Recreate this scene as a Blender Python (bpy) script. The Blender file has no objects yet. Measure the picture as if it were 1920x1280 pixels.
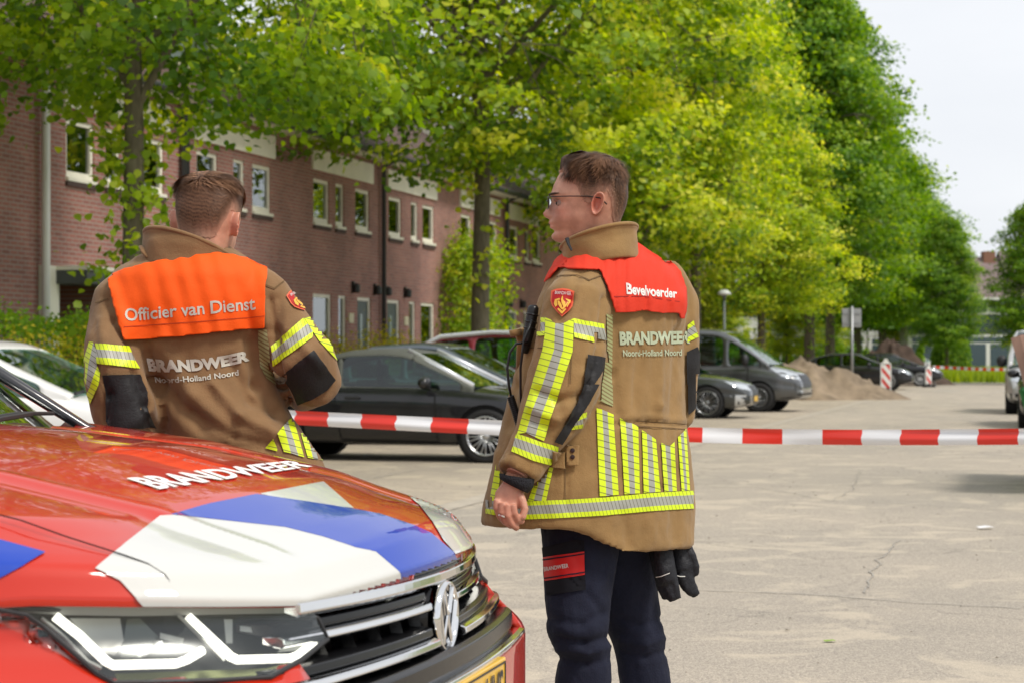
import bpy, bmesh, math, random
import numpy as np
from mathutils import Vector, Matrix, noise
from mathutils.bvhtree import BVHTree
from mathutils.geometry import tessellate_polygon
R = math.radians
C = bpy.context.scene.collection
SC = bpy.context.scene
# ---------------------------------------------------------------- camera, sky, sun
FPX, CAMH, CX, HY = 3750.0, 1.33, 960.0, 666.0      # focal length in photo pixels, eye height, principal column, horizon row
cd = bpy.data.cameras.new('camera'); cam = bpy.data.objects.new('camera', cd); C.objects.link(cam)
cam.location = (0, 0, CAMH); cam.rotation_euler = (R(90), 0, 0)
cd.sensor_width = 36; cd.lens = FPX/1920*36; cd.shift_y = 26/1920
cd.clip_start = 0.1; cd.clip_end = 3000
cd.dof.use_dof = True; cd.dof.focus_distance = 5.3; cd.dof.aperture_fstop = 8.0
SC.camera = cam
SUN_EL, SUN_AZ = 52.0, 128.0      # azimuth clockwise from +Y (the viewing direction)
w = bpy.data.worlds.new('World'); SC.world = w; w.use_nodes = True
nt = w.node_tree; nt.nodes.clear()
wo = nt.nodes.new('ShaderNodeOutputWorld'); bg = nt.nodes.new('ShaderNodeBackground'); bg.inputs[1].default_value = 0.1
sky = nt.nodes.new('ShaderNodeTexSky'); sky.sky_type = 'NISHITA'; sky.sun_disc = False
sky.sun_elevation = R(SUN_EL); sky.sun_rotation = R(SUN_AZ)
tc = nt.nodes.new('ShaderNodeTexCoord'); mp = nt.nodes.new('ShaderNodeMapping'); mp.inputs['Scale'].default_value = (1, 1, 3.5)
nz = nt.nodes.new('ShaderNodeTexNoise'); nz.inputs['Scale'].default_value = 2.2; nz.inputs['Detail'].default_value = 7; nz.inputs['Roughness'].default_value = .5
cr = nt.nodes.new('ShaderNodeValToRGB')
cr.color_ramp.elements[0].position = .3; cr.color_ramp.elements[0].color = (5.9, 6.1, 6.5, 1)
cr.color_ramp.elements[1].position = .68; cr.color_ramp.elements[1].color = (7.3, 7.4, 7.6, 1)
mx = nt.nodes.new('ShaderNodeMix'); mx.data_type = 'RGBA'; mx.inputs[0].default_value = .93
L = nt.links.new
L(tc.outputs['Generated'], mp.inputs[0]); L(mp.outputs[0], nz.inputs[0]); L(nz.outputs['Fac'], cr.inputs[0])
L(sky.outputs[0], mx.inputs[6]); L(cr.outputs[0], mx.inputs[7]); L(mx.outputs[2], bg.inputs[0]); L(bg.outputs[0], wo.inputs[0])
sd = bpy.data.lights.new('sun', 'SUN'); sd.energy = 2.1; sd.angle = R(14); sd.color = (1, .94, .85)
so = bpy.data.objects.new('sun', sd); C.objects.link(so)
sdir = Vector((math.sin(R(SUN_AZ))*math.cos(R(SUN_EL)), math.cos(R(SUN_AZ))*math.cos(R(SUN_EL)), math.sin(R(SUN_EL))))
so.rotation_euler = sdir.to_track_quat('Z', 'Y').to_euler(); so.location = sdir*60
SC.view_settings.view_transform = 'Standard'; SC.view_settings.look = 'None'
SC.view_settings.exposure = 0.48; SC.view_settings.gamma = 1
SC.render.engine = 'CYCLES'
SC.cycles.max_bounces = 7; SC.cycles.diffuse_bounces = 3; SC.cycles.glossy_bounces = 3; SC.cycles.transmission_bounces = 4
SC.cycles.transparent_max_bounces = 8; SC.cycles.caustics_reflective = False; SC.cycles.caustics_refractive = False
SC.cycles.sample_clamp_indirect = 6
# ---------------------------------------------------------------- helpers
def P(px, py, d):
    "a point seen at photo pixel (px,py) and standing d metres away"
    return Vector(((px-CX)*d/FPX, d, CAMH-(py-HY)*d/FPX))
def pix(v): return (CX+v[0]*FPX/v[1], HY+(CAMH-v[2])*FPX/v[1])
def tag(o, label=None, cat=None, group=None, kind=None):
    for k, v in (('label', label), ('category', cat), ('group', group), ('kind', kind)):
        if v: o[k] = v
    return o
def empty(name, loc=(0, 0, 0), rz=0, **k):
    o = bpy.data.objects.new(name, None); C.objects.link(o); o.location = loc; o.rotation_euler = (0, 0, rz)
    o.empty_display_size = .2
    return tag(o, **k)
def link(name, me, mats, parent=None, world=False):
    "world=True: the mesh is in world coordinates although the parent stands elsewhere"
    o = bpy.data.objects.new(name, me); C.objects.link(o)
    for m in (mats if isinstance(mats, (list, tuple)) else [mats]):
        if m: me.materials.append(m)
    if parent:
        o.parent = parent
        if world:
            m = Matrix.Identity(4); p = parent
            while p:
                m = (Matrix.Translation(p.location) @ p.rotation_euler.to_matrix().to_4x4()) @ p.matrix_parent_inverse.to_4x4() @ m if False else (p.matrix_parent_inverse @ Matrix.Translation(p.location) @ p.rotation_euler.to_matrix().to_4x4()) @ m
                p = p.parent
            o.matrix_parent_inverse = m.inverted()
    return o
def mesh(verts, faces, smooth=False):
    me = bpy.data.meshes.new('mesh'); me.from_pydata([tuple(v) for v in verts], [], [tuple(f) for f in faces]); me.update()
    if smooth: me.polygons.foreach_set('use_smooth', [True]*len(me.polygons))
    return me
class MB:
    "collects simple shapes into one mesh"
    def __init__(s): s.v = []; s.f = []; s.m = []
    def add(s, v, f, m=0):
        n = len(s.v); s.v += [Vector(a) for a in v]; s.f += [tuple(i+n for i in q) for q in f]; s.m += [m]*len(f); return s
    def box(s, a, b, m=0, M=None):
        x0, y0, z0 = a; x1, y1, z1 = b
        v = [Vector(q) for q in ((x0,y0,z0),(x1,y0,z0),(x1,y1,z0),(x0,y1,z0),(x0,y0,z1),(x1,y0,z1),(x1,y1,z1),(x0,y1,z1))]
        if M: v = [M @ q for q in v]
        return s.add(v, [(0,3,2,1),(4,5,6,7),(0,1,5,4),(1,2,6,5),(2,3,7,6),(3,0,4,7)], m)
    def tube(s, pts, rad, n=10, m=0, cap=True, sq=1.0, up=None):
        pts = [Vector(p) for p in pts]
        if not isinstance(rad, (list, tuple)): rad = [rad]*len(pts)
        rings = []; prev = None
        for i, p in enumerate(pts):
            t = (pts[min(i+1, len(pts)-1)]-pts[max(i-1, 0)]).normalized()
            if prev is None:
                a = Vector(up) if up else (Vector((0, 0, 1)) if abs(t.z) < .9 else Vector((1, 0, 0)))
                u = (a-t*a.dot(t)).normalized()
            else: u = (prev-t*prev.dot(t)).normalized()
            prev = u; v = t.cross(u)
            r = rad[i]
            ru, rv = (r if isinstance(r, (list, tuple)) else (r*sq, r))
            rings.append([p+u*math.cos(2*math.pi*k/n)*ru+v*math.sin(2*math.pi*k/n)*rv for k in range(n)])
        return s.rings(rings, m, cap)
    def rings(s, rings, m=0, cap=True, closed=True):
        n = len(rings[0]); vs = [v for r in rings for v in r]; fs = []
        for i in range(len(rings)-1):
            for k in range(n if closed else n-1):
                fs.append((i*n+k, i*n+(k+1) % n, (i+1)*n+(k+1) % n, (i+1)*n+k))
        if cap: fs += [tuple(reversed(range(n))), tuple(range((len(rings)-1)*n, len(rings)*n))]
        return s.add(vs, fs, m)
    def lathe(s, prof, c, axis, n=24, m=0, cap=True):
        axis = Vector(axis).normalized(); a = Vector((0, 0, 1)) if abs(axis.z) < .9 else Vector((1, 0, 0))
        u = (a-axis*a.dot(axis)).normalized(); v = axis.cross(u); c = Vector(c)
        return s.rings([[c+axis*h+(u*math.cos(2*math.pi*k/n)+v*math.sin(2*math.pi*k/n))*r for k in range(n)] for r, h in prof], m, cap=cap)
    def ball(s, c, r, n=12, m=0, M=None):
        c = Vector(c); rx, ry, rz = (r if isinstance(r, (list, tuple)) else (r, r, r)); rings = []
        for i in range(n//2+1):
            t = math.pi*(i+.02)/(n//2+.04)
            ring = [Vector((rx*math.sin(t)*math.cos(2*math.pi*k/n), ry*math.sin(t)*math.sin(2*math.pi*k/n), rz*math.cos(t))) for k in range(n)]
            rings.append([c+((M @ q) if M else q) for q in ring])
        return s.rings(list(reversed(rings)), m)
    def prism(s, poly, a, b, f, m=0):
        "2-D outline swept from f(x,y,a) to f(x,y,b)"
        n = len(poly); v = [f(x, y, a) for x, y in poly]+[f(x, y, b) for x, y in poly]
        ar = sum(poly[i][0]*poly[(i+1) % n][1]-poly[(i+1) % n][0]*poly[i][1] for i in range(n))
        fs = [tuple(range(n)), tuple(reversed(range(n, 2*n)))]+[((i+1) % n, i, n+i, n+(i+1) % n) for i in range(n)]
        if ar > 0: fs = [tuple(reversed(q)) for q in fs]
        return s.add(v, fs, m)
    def build(s, name, mats, parent=None, smooth=False, bevel=0, world=False, sub=0, auto=None):
        me = mesh(s.v, s.f, smooth)
        if any(s.m): me.polygons.foreach_set('material_index', s.m)
        if bevel or sub or auto or True:
            bm = bmesh.new(); bm.from_mesh(me)
            bmesh.ops.recalc_face_normals(bm, faces=bm.faces); bm.to_mesh(me); bm.free()
        o = link(name, me, mats, parent, world)
        if bevel:
            b = o.modifiers.new('b', 'BEVEL'); b.width = bevel; b.segments = 2; b.limit_method = 'ANGLE'; b.angle_limit = R(35)
        if sub:
            b = o.modifiers.new('s', 'SUBSURF'); b.levels = b.render_levels = sub
        return o
def evald(o):
    dg = bpy.context.evaluated_depsgraph_get(); e = o.evaluated_get(dg)
    return bpy.data.meshes.new_from_object(e, preserve_all_data_layers=True, depsgraph=dg)
def bake(me, *mods):
    "run modifiers (type, settings) over a mesh and return the result"
    o = bpy.data.objects.new('tmp', me); C.objects.link(o)
    for t, kw in mods:
        m = o.modifiers.new('m', t)
        for k, v in kw.items(): setattr(m, k, v)
    r = evald(o); bpy.data.objects.remove(o); return r
def npv(me):
    a = np.empty(len(me.vertices)*3, np.float32); me.vertices.foreach_get('co', a); return a.reshape(-1, 3)
def npn(me):
    a = np.empty(len(me.vertices)*3, np.float32); me.vertex_normals.foreach_get('vector', a); return a.reshape(-1, 3)
def setv(me, a): me.vertices.foreach_set('co', np.asarray(a, np.float32).ravel()); me.update()
def bvh(me): return BVHTree.FromPolygons([v.co.copy() for v in me.vertices], [tuple(p.vertices) for p in me.polygons])
def copy_tree(o, parent=None):
    c = o.copy(); C.objects.link(c)
    if parent: c.parent = parent
    for ch in list(CH.get(o.name, [])) or [q for q in o.children]: copy_tree(ch, c)
    return c
CH = {}
# ---------------------------------------------------------------- materials
MATS = {}
def mat(name, col=(.5, .5, .5), rough=.6, metal=0, var=0, vscale=5, bump=0, bscale=40, coat=0, col2=None, spec=.5, emit=0, sheen=0, stretch=None, detail=4, alpha=1, trans=0, ior=1.45, crough=.05, aniso=0):
    if name in MATS: return MATS[name]
    m = bpy.data.materials.new(name); m.use_nodes = True; t = m.node_tree; b = t.nodes['Principled BSDF']
    b.inputs['Base Color'].default_value = (*col, 1); b.inputs['Roughness'].default_value = rough; b.inputs['Metallic'].default_value = metal
    b.inputs['Specular IOR Level'].default_value = spec; b.inputs['Coat Weight'].default_value = coat; b.inputs['Coat Roughness'].default_value = crough
    b.inputs['Sheen Weight'].default_value = sheen; b.inputs['Transmission Weight'].default_value = trans; b.inputs['IOR'].default_value = ior
    if emit: b.inputs['Emission Color'].default_value = (*col, 1); b.inputs['Emission Strength'].default_value = emit
    co = t.nodes.new('ShaderNodeTexCoord'); src = co.outputs['Object']
    if stretch:
        mp = t.nodes.new('ShaderNodeMapping'); mp.inputs['Scale'].default_value = stretch; t.links.new(src, mp.inputs[0]); src = mp.outputs[0]
    if var or col2:
        n = t.nodes.new('ShaderNodeTexNoise'); n.inputs['Scale'].default_value = vscale; n.inputs['Detail'].default_value = detail; t.links.new(src, n.inputs[0])
        r = t.nodes.new('ShaderNodeValToRGB'); r.color_ramp.elements[0].position = .32; r.color_ramp.elements[1].position = .68
        c2 = col2 or tuple(min(1, c*(1+var)) for c in col); c1 = col if col2 else tuple(c*(1-var) for c in col)
        r.color_ramp.elements[0].color = (*c1, 1); r.color_ramp.elements[1].color = (*c2, 1)
        t.links.new(n.outputs['Fac'], r.inputs[0]); t.links.new(r.outputs[0], b.inputs['Base Color'])
    if bump:
        n = t.nodes.new('ShaderNodeTexNoise'); n.inputs['Scale'].default_value = bscale; n.inputs['Detail'].default_value = 5; t.links.new(src, n.inputs[0])
        bp = t.nodes.new('ShaderNodeBump'); bp.inputs['Strength'].default_value = bump; bp.inputs['Distance'].default_value = .01
        t.links.new(n.outputs['Fac'], bp.inputs['Height']); t.links.new(bp.outputs[0], b.inputs['Normal'])
    MATS[name] = m; return m
def nodes(m): return m.node_tree, m.node_tree.nodes['Principled BSDF'], m.node_tree.links.new
# a glass that shows the room behind it and mirrors the street
def glassmat(name, tint=(.55, .62, .6), refl=.25, rough=.02, transp=.75):
    if name in MATS: return MATS[name]
    m = bpy.data.materials.new(name); m.use_nodes = True; t = m.node_tree; t.nodes.clear(); l = t.links.new
    o = t.nodes.new('ShaderNodeOutputMaterial'); tr = t.nodes.new('ShaderNodeBsdfTransparent'); tr.inputs[0].default_value = (*tint, 1)
    g = t.nodes.new('ShaderNodeBsdfGlossy'); g.inputs['Roughness'].default_value = rough; g.inputs[0].default_value = (.95, 1, 1, 1)
    f = t.nodes.new('ShaderNodeFresnel'); f.inputs[0].default_value = 1.5
    a = t.nodes.new('ShaderNodeMath'); a.operation = 'ADD'; a.inputs[1].default_value = refl; a.use_clamp = True
    mx = t.nodes.new('ShaderNodeMixShader'); l(f.outputs[0], a.inputs[0]); l(a.outputs[0], mx.inputs[0]); l(tr.outputs[0], mx.inputs[1]); l(g.outputs[0], mx.inputs[2]); l(mx.outputs[0], o.inputs[0])
    MATS[name] = m; return m
# ---------------------------------------------------------------- street frame: along U, to the houses V
U = Vector((.2571, .9664, 0)); V = Vector((-.9664, .2571, 0))
def S(t, o, z=0):
    "street coordinates: t metres along, o metres to the left of the camera's own line"
    return U*t+V*o+Vector((0, 0, z))
# ---------------------------------------------------------------- ground
def sheet(name, quad, z, m, nx=1):
    v = [S(t, o, z) for t, o in quad]; o = link(name, mesh(v, [(0, 1, 2, 3)]), m)
    if o.data.polygons[0].normal.z < 0: o.data.flip_normals()
    return o
def groundmat(name, base, dark, sand, sandpos=.52, speck=.35):
    m = mat(name, base, .92); t, b, l = nodes(m); N = t.nodes.new
    co = N('ShaderNodeTexCoord')
    def noi(s, d, det=4, dist=0, rough=.5):
        n = N('ShaderNodeTexNoise'); n.inputs['Scale'].default_value = s; n.inputs['Detail'].default_value = d; n.inputs['Distortion'].default_value = dist; n.inputs['Roughness'].default_value = rough
        l(co.outputs['Object'], n.inputs[0]); return n
    def ramp(src, a, bb, ca, cb):
        r = N('ShaderNodeValToRGB'); r.color_ramp.elements[0].position = a; r.color_ramp.elements[1].position = bb
        r.color_ramp.elements[0].color = (*ca, 1); r.color_ramp.elements[1].color = (*cb, 1); l(src, r.inputs[0]); return r
    def mixc(fac, a, bb, mode='MIX'):
        x = N('ShaderNodeMix'); x.data_type = 'RGBA'; x.blend_type = mode
        if isinstance(fac, float): x.inputs[0].default_value = fac
        else: l(fac, x.inputs[0])
        for i, c in ((6, a), (7, bb)):
            if isinstance(c, tuple): x.inputs[i].default_value = (*c, 1)
            else: l(c, x.inputs[i])
        return x.outputs[2]
    big = noi(.35, 5, dist=.4); c0 = ramp(big.outputs['Fac'], .35, .65, dark, base).outputs[0]
    # fine stone speckle
    sp = noi(95, 3, rough=.7); spr = ramp(sp.outputs['Fac'], .36, .62, (.62, .62, .64), (1.22, 1.21, 1.18)).outputs[0]
    c1 = mixc(1.0, c0, spr, 'MULTIPLY')
    sp2 = noi(28, 4, rough=.65); c1 = mixc(.6, c1, ramp(sp2.outputs['Fac'], .38, .6, (.8, .8, .82), (1.1, 1.1, 1.08)).outputs[0], 'MULTIPLY')
    # drifts of blown sand, torn edges
    sn = noi(1.5, 9, dist=.8, rough=.62); sr = ramp(sn.outputs['Fac'], sandpos, sandpos+.09, (0, 0, 0), (1, 1, 1))
    sfac = N('ShaderNodeMath'); sfac.operation = 'MULTIPLY'; sfac.inputs[1].default_value = .5; l(sr.outputs[0], sfac.inputs[0]); c2 = mixc(sfac.outputs[0], c1, sand)
    # hairline cracks
    vo = N('ShaderNodeTexVoronoi'); vo.feature = 'DISTANCE_TO_EDGE'; vo.inputs['Scale'].default_value = .33
    wn = noi(1.6, 6, rough=.6); ad = N('ShaderNodeVectorMath'); ad.operation = 'MULTIPLY_ADD'; ad.inputs[1].default_value = (1.3, 1.3, 0)
    l(wn.outputs['Color'], ad.inputs[0]); l(co.outputs['Object'], ad.inputs[2]); l(ad.outputs[0], vo.inputs['Vector'])
    ck = ramp(vo.outputs['Distance'], .0, .006, (.7, .71, .72), (1, 1, 1)).outputs[0]
    c3 = mixc(.85, c2, ck, 'MULTIPLY')
    l(c3, b.inputs['Base Color'])
    bp = N('ShaderNodeBump'); bp.inputs['Strength'].default_value = .5; bp.inputs['Distance'].default_value = .01; l(sp.outputs['Fac'], bp.inputs['Height']); l(bp.outputs[0], b.inputs['Normal'])
    b.inputs['Specular IOR Level'].default_value = .25
    return m
M_ROAD = groundmat('worn asphalt', (.45, .395, .325), (.385, .345, .29), (.58, .50, .385), .52)
M_BAY = groundmat('sandy paving', (.46, .395, .315), (.38, .33, .27), (.55, .47, .35), .5)
M_EARTH = mat('verge', (.16, .19, .05), .95, var=.4, vscale=.8)
g = link('ground', mesh([(-900, -300, -.012), (900, -300, -.012), (900, 1800, -.012), (-900, 1800, -.012)], [(0, 1, 2, 3)]), M_EARTH); tag(g, kind='structure')
tag(sheet('parking_strip', [(-30, 5.0), (99, 5.0), (99, 11.2), (-30, 11.2)], -.002, M_BAY), kind='structure')
tag(sheet('pavement', [(-30, 11.19), (99, 11.19), (99, 13.9), (-30, 13.9)], .0, mat('paving slabs', (.33, .3, .27), .9, var=.2, vscale=3, bump=.3)), kind='structure')
tag(sheet('road', [(-30, -7.5), (101, -7.5), (101, 5.05), (-30, 5.05)], .002, M_ROAD), kind='structure')
tag(sheet('side_road', [(93, -60), (101, -60), (101, 60), (93, 60)], .006, M_ROAD), kind='structure')
tag(sheet('far_pavement', [(-30, -14), (93, -14), (93, -7.49), (-30, -7.49)], .004, M_BAY), kind='structure')
# a row of pale dashes at the mouth of the side road and the gutter course of bricks along the bays
mk = MB()
for k in range(9):
    o = 4.0-k*2.25
    mk.add([S(75.5, o, .012), S(76.2, o, .012), S(76.2, o-1.0, .012), S(75.5, o-1.0, .012)], [(0, 3, 2, 1)])
o = mk.build('road_markings', mat('worn white paint', (.55, .53, .48), .8, var=.15, vscale=6)); tag(o, kind='structure')
gt = MB().add([S(-30, 5.18, .007), S(93, 5.18, .007), S(93, 4.92, .007), S(-30, 4.92, .007)], [(0, 3, 2, 1)])
tag(gt.build('gutter_course', mat('gutter bricks', (.42, .37, .30), .9, var=.15, vscale=7)), kind='structure')
# grass bank across the far end of the street
def grass_bank(name, t0, t1, o0, o1, h, n, seed, cols):
    rnd = np.random.default_rng(seed); tt = rnd.uniform(t0, t1, n); oo = rnd.uniform(o0, o1, n)
    base = np.array(U)[None]*tt[:, None]+np.array(V)[None]*oo[:, None]
    hh = h*rnd.uniform(.5, 1.1, n); a = rnd.uniform(0, 6.28, n); wd = rnd.uniform(.02, .05, n)*2.2
    d = np.stack([np.cos(a), np.sin(a), 0*a], 1); lean = rnd.normal(0, .18, (n, 3)); lean[:, 2] = 0
    v = np.empty((n, 3, 3)); v[:, 0] = base-d*wd[:, None]; v[:, 1] = base+d*wd[:, None]; v[:, 2] = base+lean*hh[:, None]; v[:, 2, 2] = hh
    me = bpy.data.meshes.new('mesh'); me.vertices.add(3*n); me.vertices.foreach_set('co', v.astype(np.float32).ravel())
    me.loops.add(3*n); me.loops.foreach_set('vertex_index', np.arange(3*n, dtype=np.int32)); me.polygons.add(n)
    me.polygons.foreach_set('loop_start', np.arange(0, 3*n, 3, dtype=np.int32)); me.update(); me.validate()
    return link(name, me, cols)

# cracks and joints in the asphalt, traced as narrow ribbons lying on the road
def ground_px(x, y, z=.0075): d = FPX*(CAMH-z)/(y-HY); return P(x, y, d)
def crack(pts, wd):
    q = MB(); g = []
    for (x0, y0), (x1, y1) in zip(pts, pts[1:]):
        a, b = ground_px(x0, y0), ground_px(x1, y1); n = max(2, int((b-a).length/.06))
        for i in range(n): g.append(a.lerp(b, i/n))
    v = []; f = []
    for i, p in enumerate(g):
        t = (g[min(i+1, len(g)-1)]-g[max(i-1, 0)]).normalized(); nn = Vector((-t.y, t.x, 0)); j = noise.noise(p*2.5)*.05+noise.noise(p*11)*.02; w_ = wd*(.5+.8*abs(noise.noise(p*6)))
        c = p+nn*j; v += [c-nn*w_, c+nn*w_]
    f = [(2*i, 2*i+1, 2*i+3, 2*i+2) for i in range(len(g)-1)]
    return q.add(v, f)
cq = MB()
for pts, wd in (([(1300, 1104), (1500, 1112), (1700, 1126), (1935, 1141)], .010), ([(1540, 937), (1640, 940), (1780, 949), (1935, 956)], .009), ([(1300, 905), (1420, 912), (1560, 938)], .006), ([(1560, 938), (1600, 915), (1612, 880)], .006), ([(1620, 1110), (1650, 1050), (1690, 1010)], .007), ([(640, 905), (780, 880), (930, 886)], .012), ([(1700, 905), (1800, 902), (1935, 905)], .009), ([(1330, 860), (1480, 852), (1620, 858)], .010)):
    c = crack(pts, wd); cq.add(c.v, c.f)
tag(cq.build('road_cracks', mat('crack filler', (.34, .315, .275), .95)), kind='structure')
def grit():
    rnd = np.random.default_rng(4); n = 900; t = rnd.uniform(6, 40, n)**1.0; o = rnd.uniform(-6, 6.5, n); c = np.array(U)[None]*t[:, None]+np.array(V)[None]*o[:, None]; c[:, 2] = .008
    r = rnd.uniform(.004, .014, n); v = []; f = []
    for i in range(n):
        a = rnd.random()*6.28; b = len(v); v += [c[i]+np.array([r[i]*math.cos(a+k*1.57), r[i]*math.sin(a+k*1.57)*.7, 0]) for k in range(4)]+[c[i]+np.array([0, 0, r[i]*.6])]; f += [(b+k, b+(k+1) % 4, b+4) for k in range(4)]
    tag(link('grit', mesh(v, f), mat('dark grit', (.10, .09, .075), .9, col2=(.3, .26, .2), vscale=8)), 'loose grit and crumbs of soil scattered over the road', 'grit', kind='stuff')
grit()
# ---------------------------------------------------------------- the terrace on the left
def brickmat(name, c1, c2, mortar):
    m = mat(name, c1, .88); t, b, l = nodes(m); N = t.nodes.new
    co = N('ShaderNodeTexCoord'); sx = N('ShaderNodeSeparateXYZ'); cb = N('ShaderNodeCombineXYZ'); l(co.outputs['Object'], sx.inputs[0])
    l(sx.outputs['X'], cb.inputs['X']); l(sx.outputs['Z'], cb.inputs['Y'])
    br = N('ShaderNodeTexBrick'); l(cb.outputs[0], br.inputs[0]); br.inputs['Scale'].default_value = 1
    br.inputs['Brick Width'].default_value = .22; br.inputs['Row Height'].default_value = .0665; br.inputs['Mortar Size'].default_value = .009
    br.inputs['Mortar Smooth'].default_value = .3; br.inputs['Bias'].default_value = -.1
    br.inputs['Color1'].default_value = (*c1, 1); br.inputs['Color2'].default_value = (*c2, 1); br.inputs['Mortar'].default_value = (*mortar, 1)
    n = N('ShaderNodeTexNoise'); n.inputs['Scale'].default_value = .9; n.inputs['Detail'].default_value = 6; l(cb.outputs[0], n.inputs[0])
    r = N('ShaderNodeValToRGB'); r.color_ramp.elements[0].position = .3; r.color_ramp.elements[1].position = .72
    r.color_ramp.elements[0].color = (.78, .78, .8, 1); r.color_ramp.elements[1].color = (1.2, 1.17, 1.15, 1); l(n.outputs['Fac'], r.inputs[0])
    n2 = N('ShaderNodeTexNoise'); n2.inputs['Scale'].default_value = 2.1; n2.inputs['Detail'].default_value = 8; n2.inputs['Roughness'].default_value = .7; l(cb.outputs[0], n2.inputs[0])
    r2 = N('ShaderNodeValToRGB'); r2.color_ramp.elements[0].position = .62; r2.color_ramp.elements[1].position = .75; l(n2.outputs['Fac'], r2.inputs[0])
    mu = N('ShaderNodeMix'); mu.data_type = 'RGBA'; mu.blend_type = 'MULTIPLY'; mu.inputs[0].default_value = 1; l(br.outputs[0], mu.inputs[6]); l(r.outputs[0], mu.inputs[7])
    m2 = N('ShaderNodeMix'); m2.data_type = 'RGBA'; ml = N('ShaderNodeMath'); ml.operation = 'MULTIPLY'; ml.inputs[1].default_value = .3; l(r2.outputs[0], ml.inputs[0]); l(ml.outputs[0], m2.inputs[0])
    l(mu.outputs[2], m2.inputs[6]); m2.inputs[7].default_value = (.42, .38, .35, 1); l(m2.outputs[2], b.inputs['Base Color'])
    bp = N('ShaderNodeBump'); bp.inputs['Strength'].default_value = .6; bp.inputs['Distance'].default_value = .008; bp.invert = True; l(br.outputs['Fac'], bp.inputs['Height']); l(bp.outputs[0], b.inputs['Normal'])
    return m
M_BRICK = brickmat('red brown brick', (.35, .152, .122), (.25, .108, .09), (.34, .29, .26))
M_TILE = mat('roof tiles', (.10, .06, .05), .8, var=.3, vscale=2, stretch=(1, 6, 6), bump=.8, bscale=5)
M_CREAM = mat('cream painted wood', (.80, .77, .66), .5, var=.06, vscale=3)
M_GREYP = mat('dark zinc pipe', (.06, .065, .07), .5, metal=.2)
M_WHITEP = mat('white pipe', (.72, .72, .7), .45)
M_GLASS = glassmat('house glass', (.45, .55, .5), .2)
M_ROOM = mat('dim room', (.035, .04, .038), .9)
M_CURT = mat('pale curtain', (.42, .46, .42), .9, var=.2, vscale=9, stretch=(6, 1, .3))
M_DOOR = mat('dark green door', (.045, .07, .065), .4)
M_SLAB = mat('dark canopy slab', (.07, .075, .075), .7)
M_SILL = mat('dark brick sill', (.07, .045, .04), .8)
HW = 5.15
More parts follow.
